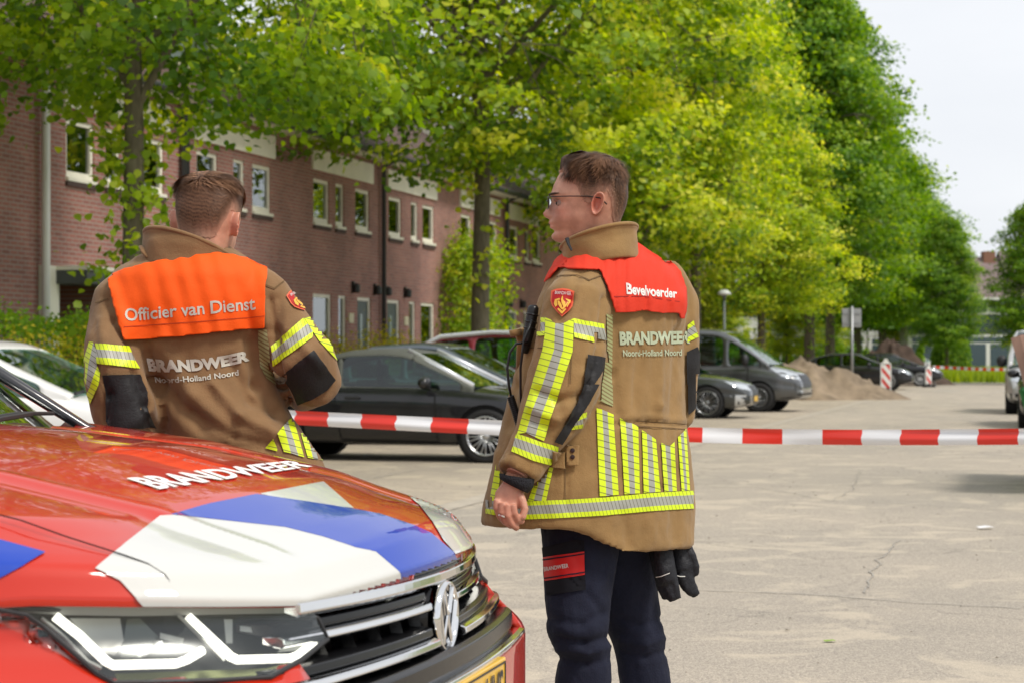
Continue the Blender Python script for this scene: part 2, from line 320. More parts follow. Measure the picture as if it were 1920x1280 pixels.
def house(k, t0, flip, special=False):
    # local frame: x along the street (flipped for mirrored houses), y out to the road, z up
    lx = (lambda x: HW-x) if flip else (lambda x: x)      # x measured from the rainwater pipe
    root = empty('terraced_house', S(t0, 13.9), math.atan2(U.y, U.x))
    # the local y axis points from the road to the house, so outwards is -y
    ups = [(.65, 1.55, 3.93, 4.82), (2.25, 2.75, 3.93, 4.82), (3.13, 4.03, 3.93, 4.82)]
    gnd = [(.55, 1.42, .08, 2.55, 'door'), (2.12, 2.58, .9, 2.55, 'window'), (3.0, 4.05, .95, 2.55, 'window')]
    if special: gnd = [(2.9, 4.35, .0, 2.42, 'porch'), (1.2, 2.1, 1.0, 2.45, 'window')]
    ops = [(*sorted((lx(a), lx(b))), c, d, 'window') for a, b, c, d in ups]+[(*sorted((lx(q[0]), lx(q[1]))), *q[2:]) for q in gnd]
    xs = sorted({0, HW}|{q[0] for q in ops}|{q[1] for q in ops}); zs = sorted({0, 5.62}|{q[2] for q in ops}|{q[3] for q in ops})
    w_ = MB()
    for i in range(len(xs)-1):
        for j in range(len(zs)-1):
            cx, cz = (xs[i]+xs[i+1])/2, (zs[j]+zs[j+1])/2
            if any(q[0] < cx < q[1] and q[2] < cz < q[3] for q in ops): continue
            w_.add([(xs[i], 0, zs[j]), (xs[i+1], 0, zs[j]), (xs[i+1], 0, zs[j+1]), (xs[i], 0, zs[j+1])], [(0, 1, 2, 3)])
    for q in ops:
        a, b, c, d = q[:4]; dp = .10 if q[4] != 'porch' else 1.3
        w_.add([(a, 0, c), (a, dp, c), (a, dp, d), (a, 0, d)], [(0, 3, 2, 1)]); w_.add([(b, 0, c), (b, dp, c), (b, dp, d), (b, 0, d)], [(0, 1, 2, 3)])
        w_.add([(a, 0, d), (b, 0, d), (b, dp, d), (a, dp, d)], [(0, 1, 2, 3)]); w_.add([(a, 0, c), (b, 0, c), (b, dp, c), (a, dp, c)], [(0, 3, 2, 1)])
        if q[4] == 'porch': w_.add([(a, dp, c), (b, dp, c), (b, dp, d), (a, dp, d)], [(0, 1, 2, 3)])
    w_.box((.0, 8.4, 0), (HW, 8.6, 5.6)); w_.add([(0, 0, 0), (0, 8.4, 0), (0, 8.4, 5.62), (0, 4.2, 8.3), (0, 0, 5.62)], [(0, 1, 2, 3, 4)]); w_.add([(HW, 0, 0), (HW, 8.4, 0), (HW, 8.4, 5.62), (HW, 4.2, 8.3), (HW, 0, 5.62)], [(4, 3, 2, 1, 0)])
    me = mesh(w_.v, w_.f); link('wall', me, M_BRICK, root)
    rm = MB()
    for q in ops:
        if q[4] == 'porch': continue
        a, b, c, d = q[:4]; rm.box((a-.3, .5, c-.2), (b+.3, .9, d+.2)); 
    rm.build('dark_interior', M_ROOM, root)
    rnd = random.Random(k*7+3)
    for q in ops:
        a, b, c, d, kd = q
        if kd == 'porch':
            f = MB(); x0, x1 = (a+.62, b-.06) if not flip else (a+.06, b-.62)
            for s_ in ((x0, x0+.09, .05, 2.1), (x1-.09, x1, .05, 2.1)): f.box((s_[0], 1.2, s_[2]), (s_[1], 1.29, s_[3]))
            f.box((x0, 1.2, 2.1), (x1, 1.29, 2.2)); fr = f.build('porch_window', M_CREAM, root)
            MB().box((x0+.09, 1.235, .05), (x1-.09, 1.255, 2.1)).build('pane', mat('porch glass', (.25, .33, .24), .1, spec=.8), fr)
            continue
        f = MB(); y0, y1, tk = .03, .10, (.075 if b-a > .6 else .06)
        bt = .12 if kd == 'window' else .05
        f.box((a, y0, c), (a+tk, y1, d)); f.box((b-tk, y0, c), (b, y1, d)); f.box((a+tk, y0, d-tk), (b-tk, y1, d)); f.box((a+tk, y0, c), (b-tk, y1, c+bt))
        if kd == 'window':
            f.box((a-.02, -.05, c-.035), (b+.02, y0, c+.02))
            fr = f.build('window', M_CREAM, root)
            MB().box((a+tk, .065, c+bt), (b-tk, .075, d-tk)).build('pane', M_GLASS, fr)
            if rnd.random() < .75:
                cu = MB().box((a+.05, .16, c+.1 if rnd.random() < .6 else c+.5), (a+(b-a)*rnd.uniform(.45, .9), .18, d-.05)); cu.build('curtain', M_CURT, fr)
            MB().box((a-.03, -.04, c-.11), (b+.03, .02, c-.037)).build('brick_sill', M_SILL, fr)
        else:
            fr = f.build('door_frame', M_CREAM, root)
            df = MB(); df.box((a+tk, .06, c+.05), (b-tk, .11, d-tk)); dr = df.build('door', M_DOOR, root)
            MB().box((a+.3, .045, c+.45), (b-.42, .062, d-.35)).build('pane', mat('door glass', (.2, .27, .25), .15, spec=.8), dr)
            MB().tube([(b-.2, .03, 1.1), (b-.2, .03, 1.4)], .014).build('handle', M_GREYP, dr)
    if special:
        x0, x1 = sorted((lx(4.35), lx(4.86)))
        MB().box((x0, -.06, 0), (x1, .1, 2.62)).build('door_post', M_CREAM, root)
        x0, x1 = sorted((lx(1.9), lx(4.45)))
        MB().box((x0, -.55, 2.36), (x1, .1, 2.56)).build('porch_canopy', M_SLAB, root, bevel=.01)
        MB().box((x0, -.58, 2.562), (x1, .1, 2.62)).build('canopy_edge', M_CREAM, root)
    a, b = sorted((lx(.5), lx(4.15)))
    MB().box((a, -.05, 4.98), (b, .02, 5.40)).build('fascia_panel', M_CREAM, root)
    MB().box((0, -.38, 5.5), (HW, .05, 5.56)).build('soffit', M_CREAM, root)
    gu = MB(); gu.tube([(0, -.42, 5.58), (HW, -.42, 5.58)], .065, 8); gu.build('gutter', M_GREYP, root, smooth=True)
    rf = MB(); rf.add([(0, -.42, 5.6), (HW, -.42, 5.6), (HW, 4.2, 8.45), (0, 4.2, 8.45), (0, 8.8, 5.6), (HW, 8.8, 5.6), (0, -.42, 5.55), (HW, -.42, 5.55)], [(0, 1, 2, 3), (3, 2, 5, 4), (6, 7, 1, 0)])
    ro = rf.build('roof', M_TILE, root)
    if not flip:
        d = MB(); d.box((1.1, 1.1, 6.2), (4.1, 4.2, 7.75)); dm = d.build('dormer', M_CREAM, root)
        MB().box((1.0, 1.0, 7.752), (4.2, 4.3, 7.9)).build('dormer_roof', M_SLAB, dm); MB().box((1.4, 1.08, 6.6), (3.8, 1.12, 7.5)).build('pane', mat('dormer glass', (.2, .25, .26), .1, spec=.9), dm)
    else:
        ch = MB(); ch.box((.1, 3.8, 7.7), (.9, 4.6, 9.3)); ch.build('chimney', M_BRICK, ro)
    px = lx(.0) if not flip else HW-.0
    pw = M_WHITEP if k == 0 and False else M_GREYP
    if not flip or k == 0:
        p_ = MB(); p_.tube([(px+(.06 if not flip else -.06), -.09, .1), (px+(.06 if not flip else -.06), -.09, 5.4), (px+(.06 if not flip else -.06), -.4, 5.55)], .05, 10); p_.build('drainpipe', M_GREYP, root, smooth=True)
    if not special:
        for xx in (lx(.35), lx(1.75)):
            l_ = MB(); l_.box((xx-.04, -.05, 2.62), (xx+.04, 0, 2.86)); l_.lathe([(.05, 0), (.075, .03), (.075, .16), (.03, .2)], (xx, -.1, 2.62), (0, 0, 1), 10); l_.build('wall_lamp', mat('black lamp', (.02, .02, .02), .4), root)
        xx = lx(1.85); MB().box((xx-.13, -.03, 2.0), (xx+.13, 0, 2.2)).build('house_number', mat('pale plaque', (.6, .55, .38), .5), root)
        xx = lx(.2); MB().box((xx-.22, -.3, 0), (xx+.22, -.02, .95)).build('meter_box', mat('grey box', (.12, .12, .11), .7), root, bevel=.02)
        MB().box((lx(1.75)-.04, -.03, 1.15), (lx(1.75)+.04, 0, 1.35)).build('letter_box', mat('black lamp'), root)
    return root
HL = ['brick house nearest the camera with a cream post and dark porch canopy', 'brick house left of the orange caped man\'s head, second along the terrace', 'brick house straight behind the gap between the two men, third along the terrace',
      'brick house with pale number plaque right of the tall dark drainpipe', 'brick house with the climbing plant beside the second tree trunk', 'brick house just left of the bespectacled man\'s radio, its ground floor behind the tree trunk',
      'seventh house of the terrace, mostly hidden by the man with glasses', 'eighth house of the terrace behind the tree crowns', 'ninth house of the terrace behind the tree crowns', 'tenth house of the terrace, far behind the grey van', 'eleventh house of the terrace, far behind the grey van', 'twelfth house of the terrace, far behind the grey van', 'last house of the terrace before the side road']
def houses():
    for k in range(-2, 13):
        flip = (k % 2 == 0)
        h = house(k, 25.62+HW*k, flip, special=(k == 0))
        tag(h, HL[k] if k >= 0 else ['brick house at the left edge of the photo, left of the white drainpipe', 'brick house beyond the left edge of the photo'][(-k)-1], 'house', 'terraced brick houses on the left')
    wp = MB(); x = S(25.9, 13.78); wp.tube([(x.x, x.y, .1), (x.x, x.y, 5.5)], .062, 12)
    tag(wp.build('drainpipe', M_WHITEP, smooth=True), 'tall white drainpipe on the brick wall at the far left', 'drainpipe')
houses()
# ---------------------------------------------------------------- trees
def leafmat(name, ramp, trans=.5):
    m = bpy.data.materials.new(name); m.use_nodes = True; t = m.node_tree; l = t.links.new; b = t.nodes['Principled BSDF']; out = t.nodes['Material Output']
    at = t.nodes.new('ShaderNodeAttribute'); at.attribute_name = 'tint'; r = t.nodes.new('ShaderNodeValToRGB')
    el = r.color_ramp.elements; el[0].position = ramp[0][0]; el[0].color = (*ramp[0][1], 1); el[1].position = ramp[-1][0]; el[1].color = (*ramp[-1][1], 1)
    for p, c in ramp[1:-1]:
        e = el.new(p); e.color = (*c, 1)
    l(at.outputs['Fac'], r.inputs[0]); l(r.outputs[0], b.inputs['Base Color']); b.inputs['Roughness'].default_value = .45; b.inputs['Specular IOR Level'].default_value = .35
    tr = t.nodes.new('ShaderNodeBsdfTranslucent'); hs = t.nodes.new('ShaderNodeHueSaturation'); hs.inputs['Hue'].default_value = .49; hs.inputs['Saturation'].default_value = 1.15; hs.inputs['Value'].default_value = 1.6
    l(r.outputs[0], hs.inputs['Color']); l(hs.outputs[0], tr.inputs[0]); mx = t.nodes.new('ShaderNodeMixShader'); mx.inputs[0].default_value = trans
    l(b.outputs[0], mx.inputs[1]); l(tr.outputs[0], mx.inputs[2]); l(mx.outputs[0], out.inputs[0]); return m
ML_A = leafmat('lime leaves green', [(0, (.06, .14, .01)), (.4, (.18, .31, .015)), (.75, (.38, .51, .03)), (1, (.64, .68, .08))])
ML_C = leafmat('lime leaves yellow green', [(0, (.07, .15, .012)), (.35, (.22, .35, .018)), (.65, (.48, .58, .035)), (1, (.72, .72, .12))])
ML_D = leafmat('lime leaves dark', [(0, (.06, .16, .012)), (.5, (.18, .32, .025)), (.85, (.34, .48, .045)), (1, (.44, .52, .06))])
ML_H = leafmat('hedge leaves', [(0, (.08, .18, .012)), (.5, (.2, .40, .02)), (1, (.4, .58, .05))])
ML_Y = leafmat('yellow shrub leaves', [(0, (.2, .26, .01)), (.5, (.5, .48, .03)), (1, (.7, .58, .06))])
M_BARK = mat('bark', (.10, .085, .06), .95, var=.4, vscale=6, stretch=(3, 3, .7), bump=1, bscale=14, col2=(.17, .15, .10))
def leaves(pos, nrm, size, tint, shape=6, rnd=None):
    "numpy cloud of leaf faces: pos (n,3), nrm (n,3), size (n,), tint (n,)"
    n = len(pos); rnd = rnd or np.random.default_rng(1)
    nrm = nrm/np.linalg.norm(nrm, axis=1, keepdims=True); a = rnd.normal(size=(n, 3)); a[:, 2] -= .9
    t = a-nrm*(a*nrm).sum(1, keepdims=True); t /= np.linalg.norm(t, axis=1, keepdims=True); s = np.cross(nrm, t)
    if shape == 6: o = [(-.5, 0, 0), (-.28, .42, .1), (.1, .46, .12), (.62, 0, -.08), (.1, -.46, .12), (-.28, -.42, .1)]
    else: o = [(-.5, 0, 0), (0, .45, .1), (.58, 0, -.05), (0, -.45, .1)]
    k = len(o); v = np.empty((n, k, 3), np.float32)
    for i, (x, y, z) in enumerate(o): v[:, i] = pos+(t*x+s*y+nrm*z)*size[:, None]
    me = bpy.data.meshes.new('mesh'); me.vertices.add(k*n); me.vertices.foreach_set('co', v.ravel())
    me.loops.add(k*n); me.loops.foreach_set('vertex_index', np.arange(k*n, dtype=np.int32)); me.polygons.add(n)
    me.polygons.foreach_set('loop_start', np.arange(0, k*n, k, dtype=np.int32)); me.update(calc_edges=True)
    at = me.attributes.new('tint', 'FLOAT', 'POINT'); at.data.foreach_set('value', np.repeat(tint, k).astype(np.float32))
    return me
def tree(name, base, H_, cb, rad, ml, seed, ncl=700, per=70, ls=.11, shape=6, trunk=.17, full=1.0, epi=0, low=None, tilt=(0, 0), taper=.75, crs=.5, clr=.5, tmode=0):
    """H_ height, cb crown base, rad crown radius; crown = sprays of leaves hung on limbs"""
    rnd = np.random.default_rng(seed); rr = random.Random(seed)
    root = empty(name, base)
    tk = MB(); top = H_*.9; n = 12; px = [Vector((math.sin(i*.9+seed)*.06*i/n*2+tilt[0]*i/n, math.cos(i*1.3+seed)*.06*i/n*2+tilt[1]*i/n, top*i/n-.05)) for i in range(n+1)]
    tk.tube(px, [trunk*(1.25 if i == 0 else 1)*(1-.85*(i/n)**1.1) for i in range(n+1)], 12)
    def crown_r(z):
        u = (z-cb)/(H_-cb); u = min(max(u, 0), 1)
        return rad*(min(1, (u/.18))**.6*.35+.65)*(1-u**2.2)**taper if u < 1 else 0
    limbs = []
    nl = int(26*full)
    for i in range(nl):
        z0 = cb*.95+(H_*.82-cb)*((i+.3)/nl); az = i*2.4+rr.uniform(-.4, .4); ln = crown_r(min(z0+1.2, H_*.95))*rr.uniform(.75, 1)
        k = int(z0/top*n); p0 = px[min(k, n)].lerp(px[min(k+1, n)], z0/top*n-k); d = Vector((math.cos(az), math.sin(az), 0))
        rise = rr.uniform(.25, .6)*ln
        pts = [p0+d*ln*s+Vector((rr.uniform(-.1, .1), rr.uniform(-.1, .1), rise*math.sin(s*2.3)/.75+rr.uniform(-.06, .06))) for s in (0, .2, .4, .6, .8, 1)]
        tk.tube(pts, [trunk*.36*(1-s*.85) for s in (0, .2, .4, .6, .8, 1)], 6, cap=False); limbs += pts[1:]
        for j in (2, 3, 4):
            d2 = Vector((math.cos(az+rr.choice((-.9, .9))), math.sin(az+rr.choice((-.9, .9))), rr.uniform(-.3, .5))); q = [pts[j]+d2*ln*.13*e+Vector((0, 0, -.05*e*e)) for e in (0, 1, 2, 3)]
            tk.tube(q, [trunk*.14*(1-e*.25) for e in (0, 1, 2, 3)], 5, cap=False); limbs += q[1:]
    LM = np.array([tuple(p) for p in limbs])
    cl = []
    while len(cl) < ncl:
        z = cb-.3+(H_-cb+.3)*rnd.random()**.85; a = rnd.random()*6.283; rmax = crown_r(max(z, cb+.05)); u = rnd.random()**.45
        wob = 1+.22*math.sin(a*3+z*1.1+seed)+.16*math.sin(a*5-z*1.9+seed*2)
        r = rmax*u*wob
        if low and z > low and rnd.random() < .6: continue
        cl.append((px[5].x*z/H_+r*math.cos(a), px[5].y*z/H_+r*math.sin(a), z, u))
    cl = np.array(cl); tw = MB()
    idx = rnd.choice(len(cl), min(len(cl), 260), False)
    for i in idx:
        c = cl[i, :3]; j = np.argmin(((LM-c)**2).sum(1)); a = Vector(LM[j]); b = Vector(c); m_ = a.lerp(b, .5)+Vector((0, 0, .12))
        if (a-b).length < 2.2: tk.tube([a, m_, b], [.014, .01, .004], 4, cap=False)
    tk.build('trunk', M_BARK, root, smooth=True)
    m = rnd.integers(int(per*.6), int(per*1.4), len(cl)); tot = m.sum(); ci = np.repeat(np.arange(len(cl)), m)
    sc = rnd.uniform(.7, 1.3, len(cl))[ci]*clr
    off = rnd.normal(size=(tot, 3)); off *= np.array([1, 1, .42]); off *= sc[:, None]*.62
    out = cl[ci, :3]*np.array([1, 1, 0]); out /= (np.linalg.norm(out, axis=1, keepdims=True)+.01)
    off[:, 2] -= .25*(off[:, 0]**2+off[:, 1]**2)            # each spray droops at its rim
    pos = cl[ci, :3]+off
    nrm = rnd.normal(size=(tot, 3))*.55+out*.55+np.array([0, 0, .75])
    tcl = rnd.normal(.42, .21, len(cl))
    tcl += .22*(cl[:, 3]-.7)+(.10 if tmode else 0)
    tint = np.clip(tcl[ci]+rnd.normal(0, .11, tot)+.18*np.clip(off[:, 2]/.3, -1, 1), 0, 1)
    size = ls*rnd.uniform(.65, 1.25, tot)
    if epi:      # leafy shoots down the trunk
        ne = epi; ez = rnd.uniform(1.2, cb+.6, 26); ea = rnd.random(26)*6.28; k = rnd.integers(0, 26, ne)
        ctr = np.stack([np.cos(ea)*.26, np.sin(ea)*.26, ez], 1)[k]; epos = ctr+rnd.normal(size=(ne, 3))*np.array([.2, .2, .24])
        pos = np.concatenate([pos, epos]); nrm = np.concatenate([nrm, rnd.normal(size=(ne, 3))+np.array([0, 0, .6])]); tint = np.concatenate([tint, np.clip(rnd.normal(.6, .18, ne), 0, 1)]); size = np.concatenate([size, ls*rnd.uniform(.7, 1.2, ne)])
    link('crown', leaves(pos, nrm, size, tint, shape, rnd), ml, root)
    return root
def bush(name, box, n, ml, seed, ls=.05, M=None, parent=None, surf=.75, bump=.08, tm=.45):
    "leafy box with a rough skin of leaves; box = (x0,y0,z0,x1,y1,z1) in street coordinates (t,o,z)"
    rnd = np.random.default_rng(seed); t0, o0, z0, t1, o1, z1 = box
    p = rnd.random((n, 3)); f = rnd.integers(0, 6, n); sk = rnd.random(n) < surf
    for ax in range(3):
        for side in (0, 1):
            k = sk & (f == ax*2+side); p[k, ax] = side
    k = sk & (f == 4); p[k, 2] = 1
    q = np.empty_like(p); q[:, 0] = t0+p[:, 0]*(t1-t0); q[:, 1] = o0+p[:, 1]*(o1-o0); q[:, 2] = z0+p[:, 2]*(z1-z0)
    wv = np.sin(q[:, 0]*2.3+seed)*np.sin(q[:, 1]*3.1)*bump*1.6+rnd.normal(0, bump, n); q[:, 2] += wv*(p[:, 2] > .6); q[:, 0] += rnd.normal(0, bump, n); q[:, 1] += rnd.normal(0, bump, n)
    pos = np.array(U)[None]*q[:, :1]+np.array(V)[None]*q[:, 1:2]; pos[:, 2] = q[:, 2]
    c = np.array(S((t0+t1)/2, (o0+o1)/2, 0)); pos -= c
    nr = (p-.5)[:, :, None]; nn = np.array(U)[None]*nr[:, 0]+np.array(V)[None]*nr[:, 1]; nn[:, 2] = nr[:, 2, 0]
    tint = np.clip(rnd.normal(tm, .2, n)+.2*np.sin(q[:, 0]*5+seed)*np.sin(q[:, 2]*7), 0, 1)
    me = leaves(pos, nn*1.5+rnd.normal(size=(n, 3))*.6+np.array([0, 0, .3]), ls*rnd.uniform(.6, 1.3, n), tint, 4, rnd)
    o = link(name, me, ml, parent); o.location = Vector(c); return o
def TP(x, c=41000.): d = c/(1958-x); return P(x, HY, d)*1.0, d
def street_tree(x, **k):
    b, d = TP(x); return tree('lime_tree', (b.x, b.y, 0), **k)
G_T = 'lime trees in a row along the street'
def trees():
    t = street_tree(247, H_=13.5, cb=4.4, rad=4.9, ml=ML_A, seed=11, ncl=430, per=85, ls=.105, trunk=.155, epi=800, low=7.5, crs=.6, clr=.55)
    tag(t, 'nearest lime tree, mid green leaves, trunk behind the man in the orange cape', 'tree', G_T)
    t = street_tree(901, H_=16, cb=5.3, rad=5.2, ml=ML_C, seed=23, ncl=620, per=80, ls=.13, trunk=.2, epi=260, low=10.5, clr=.62)
    tag(t, 'yellow green lime tree whose trunk stands between the two men', 'tree', G_T)
    c0 = street_tree(1201, H_=17, cb=4.8, rad=3.7, ml=ML_C, seed=31, ncl=950, per=60, ls=.17, shape=4, trunk=.22, epi=140, clr=.72, tmode=1)
    tag(c0, 'bright yellow green lime tree behind the head of the man with glasses', 'tree', G_T)
    d0 = None
    for i, (x, lab, kind) in enumerate([(1303, 'yellow green lime tree with its trunk just right of the red shoulder cape', 'c'), (1427, 'broad yellow green lime tree above the grey van', 'c'),
            (1517, 'tall darker green lime tree behind the first sand heap', 'd'), (1556, 'tall dark green lime tree rising against the sky', 'd'), (1607, 'dark green lime tree behind the back of the square road sign', 'd'),
            (1655, 'lime tree above the far parked cars', 'd'), (1690, 'farthest lime tree of the row, above the small white car', 'd'), (1790, 'shorter light tree in front of the far house with the dark blue band', 'd')]):
        b, d = TP(x); s = 1.0
        if x == 1790: d = 112; x = 1775; b = P(x, HY, d)
        if kind == 'c': o = copy_tree(c0)
        else:
            if d0 is None: d0 = o = tree('lime_tree', (0, 0, 0), H_=19.5, cb=4.4, rad=4.25, ml=ML_D, seed=47, ncl=1150, per=55, ls=.21, shape=4, trunk=.27, epi=160, clr=.72, taper=.62)
            else: o = copy_tree(d0)
        o.location = (b.x, b.y, 0); o.rotation_euler = (0, 0, 1.3*i+.4); sx, sz = [(.85, .96), (.84, .66), (1, .95), (1.05, 1.0), (1.05, .80), (1.15, .77), (1.3, .73), (.45, .46)][i]; o.scale = (sx, sx, sz)
        tag(o, lab, 'tree', G_T)
    # right hand side
    o = copy_tree(d0); b = P(1955, HY, 92); o.location = (b.x, b.y, 0); o.scale = (.55, .55, .44); tag(o, 'dark green tree at the right edge of the photo, behind the parked cars', 'tree', 'nothing'); del o['group']
    # lower trees and bushes behind the parking bays, seen between the trunks
    for i, (x, d, s, lab) in enumerate([(1345, 84, .34, 'small yellowish tree behind the street lamp'), (1475, 95, .36, 'small light green tree right of the broad dark trunk'), (1560, 130, .4, 'light green tree far behind the second sand heap'), (1690, 138, .42, 'light green tree in front of the far white building')]):
        o = copy_tree(c0); b = P(x, HY, d); o.location = (b.x, b.y, 0); o.rotation_euler = (0, 0, i*2.1); o.scale = (s, s, s*.85); tag(o, lab, 'tree', 'small trees behind the row')
trees()
for i, (bx, n, m_, ls, lab) in enumerate([
        ((19.0, 11.6, 0, 29.3, 13.2, 1.72), 26000, ML_H, .055, 'clipped bright green hedge at the far left, in front of the brick wall'),
        ((20.5, 11.0, 0, 25.6, 11.9, 1.42), 5000, ML_Y, .05, 'yellow leaved shrub at the left edge, in front of the green hedge'),
        ((36.0, 12.3, 0, 38.3, 13.5, 1.3), 9000, ML_Y, .06, 'yellow green bush below the ground floor window behind the orange caped man'),
        ((45.6, 13.0, 0, 48.2, 13.88, 3.7), 9000, ML_A, .10, 'climbing plant on the brick wall left of the second tree trunk')]):
    o = bush(['hedge', 'shrub', 'bush', 'climbing_plant'][i], bx, n, m_, 70+i, ls, bump=[.07, .12, .2, .22][i], tm=[.55, .55, .5, .6][i]); tag(o, lab, ['hedge', 'shrub', 'bush', 'climbing plant'][i])

for i, (x0, x1, d, h, lab) in enumerate([(1285, 1420, 100, 2.6, 'loose green shrubs behind the grey van'), (1440, 1600, 108, 2.4, 'dark green shrubs behind the sand heap'), (1600, 1730, 125, 2.2, 'green shrubs in front of the low pale building')]):
    a = P(x0, HY, d); n = 9000; rnd = np.random.default_rng(90+i); wdt = (x1-x0)*d/FPX
    u = rnd.random(n); z = rnd.random(n)**.8; pos = np.stack([u*wdt, rnd.normal(0, .35, n), z*h*(.65+.35*np.sin(u*9+i)*np.sin(u*23+1))], 1)
    o = link('shrub', leaves(pos, rnd.normal(size=(n, 3))+np.array([0, -.6, .6]), rnd.uniform(.12, .25, n), np.clip(rnd.normal(.45, .2, n)+.2*np.sin(u*31), 0, 1), 4, rnd), [ML_C, ML_D, ML_A][i]); o.location = (a.x, d, 0); tag(o, lab, 'shrubs')
# ---------------------------------------------------------------- far end of the street
o = grass_bank('grass', 101.2, 118, -28, 14, .75, 26000, 5, leafmat('grass blades', [(0, (.2, .3, .03)), (1, (.42, .5, .06))])); tag(o, 'tall pale green grass along the far end of the street', 'grass', kind='stuff')
at = o.data.attributes.new('tint', 'FLOAT', 'POINT'); at.data.foreach_set('value', np.random.default_rng(2).random(len(o.data.vertices)).astype(np.float32))
b = P(1783, HY, 118)
def far_hedge():
    rnd = np.random.default_rng(9); n = 9000; a = rnd.random(n)*6.283; z = rnd.random(n)**.8*2.55; r = (.8+.28*np.sin(z*1.4))*np.where(rnd.random(n) < .8, 1, rnd.random(n))*np.clip((2.6-z)/.5, .15, 1)**.5
    pos = np.stack([r*np.cos(a), r*np.sin(a), z], 1)+rnd.normal(0, .05, (n, 3)); me = leaves(pos, pos*np.array([1, 1, 0])+rnd.normal(size=(n, 3))*.5, rnd.uniform(.1, .22, n), np.clip(rnd.normal(.4, .2, n), 0, 1), 4, rnd)
    o = link('conifer', me, ML_D); o.location = (b.x, b.y, 0); tag(o, 'clipped rounded dark green conifer left of the far houses', 'conifer')
far_hedge()
M_WALLW = mat('white render', (.72, .71, .68), .7); M_NAVY = mat('dark blue panel', (.035, .05, .075), .5); M_FTILE = mat('faded brown tiles', (.22, .165, .16), .85, var=.2, vscale=1.2)
def far_house(x0, x1, d, lab, zr=8.1, navy=True):
    a = P(x0, HY, d); wdt = (x1-x0)*d/FPX; root = empty('far_house', (a.x, d, 0)); 
    MB().box((0, 0, 0), (wdt, 8, 5.2)).build('wall', mat('pale wall', (.42, .4, .36), .8), root)
    nb = max(1, round(wdt/3.2)); bw = wdt/nb
    for i in range(nb):
        x = i*bw
        MB().box((x+.05, -.06, 2.75), (x+bw-.05, -.003, 4.02)).build('panel', M_NAVY if navy else M_WALLW, root)
        f = MB(); f.box((x+.1, -.09, 4.05), (x+bw-.1, -.005, 5.1)); w_ = f.build('window', M_WALLW, root); MB().box((x+.2, -.11, 4.2), (x+bw*.48, -.095, 4.95)).box((x+bw*.54, -.11, 4.2), (x+bw-.2, -.095, 4.95)).build('pane', mat('far glass', (.06, .09, .11), .1), w_)
        f = MB(); f.box((x+.1, -.09, .1), (x+bw-.1, -.005, 2.7)); w_ = f.build('window', M_WALLW, root)
        MB().box((x+.35, -.11, .4 if i % 2 else 1.0), (x+bw*.46, -.095, 2.1)).box((x+bw*.54, -.11, .4), (x+bw-.35, -.095, 2.1)).box((x+.35, -.11, 2.2), (x+bw-.35, -.095, 2.55)).build('pane', mat('far glass'), w_)
    r = MB(); r.add([(-.2, -.5, 5.15), (wdt+.2, -.5, 5.15), (wdt+.2, 4, zr), (-.2, 4, zr), (-.2, 8.5, 5.15), (wdt+.2, 8.5, 5.15)], [(0, 1, 2, 3), (3, 2, 5, 4)]); rf = r.build('roof', M_FTILE, root)
    MB().box((wdt-1.3, 3.3, zr-.5), (wdt-.5, 4.2, zr+.35)).build('chimney', mat('orange brick', (.26, .13, .09), .9), rf)
    MB().box((0, -.55, 5.0), (wdt, -.45, 5.18)).build('gutter', M_WALLW, root)
    return tag(root, lab, 'house', 'far houses at the end of the street')
far_house(1700, 1903, 134, 'far house with dark blue band and brown roof, right of the rounded conifer')
far_house(1903.5, 2080, 134, 'far house at the right edge behind the dark tree', 8.5)
far_house(1480, 1699, 148, 'low pale building far behind the trees, left of the rounded conifer', 6.6, False)
far_house(1290, 1470, 150, 'pale building glimpsed between the trunks above the grey van', 6.0, False)
# sand heaps
def heap(name, lab, base, rx, ry, h, seed, m, rz=0):
    n, k = 60, 26; v = [Vector((0, 0, h))]; f = []
    for i in range(1, k+1):
        u = i/k
        for j in range(n):
            a = 2*math.pi*j/n; w_ = 1+.25*math.sin(a*2+seed)+.12*math.sin(a*5+seed*2); z = h*(math.cos(u*math.pi)*.5+.5)**(.75)
            q = Vector((rx*u*w_*math.cos(a), ry*u*w_*math.sin(a), z)); z += (noise.fractal(q*1.5+Vector((seed, 0, 0)), 1, 2, 4)*.28+noise.fractal(q*6+Vector((seed, 0, 0)), 1, 2, 4)*.05)*h*(1-u)**.4 if u < 1 else -.05
            q.z = z; v.append(q)
    for j in range(n): f.append((0, 1+j, 1+(j+1) % n))
    for i in range(k-1):
        for j in range(n): a = 1+i*n+j; b_ = 1+i*n+(j+1) % n; f.append((a, a+n, b_+n, b_))
    o = link(name, mesh(v, f, True), m); o.location = base; o.rotation_euler = (0, 0, rz); return tag(o, lab, 'heap', 'heaps of dug earth')
M_SAND = mat('dug sand', (.235, .18, .125), .95, var=.32, vscale=2.2, bump=1, bscale=9, detail=8)
M_SOIL = mat('dark soil', (.075, .05, .037), .95, var=.4, vscale=2.5, bump=1, bscale=8, detail=8)
b = P(1515, HY, 61); heap('sand_heap', 'tall light brown sand heap right behind the grey van', (b.x, b.y, 0), 2.5, 2.0, 1.12, 1.3, M_SAND)
b = P(1603, HY, 61.5); heap('sand_heap', 'lower light brown sand heap left of the striped beacon board', (b.x, b.y, 0), 1.3, 1.4, .66, 4.1, M_SAND)
b = P(1673, HY, 92); heap('soil_heap', 'dark brown soil heap behind the far black cars', (b.x, b.y, 0), 2.3, 2, 1.75, 2.2, M_SOIL)
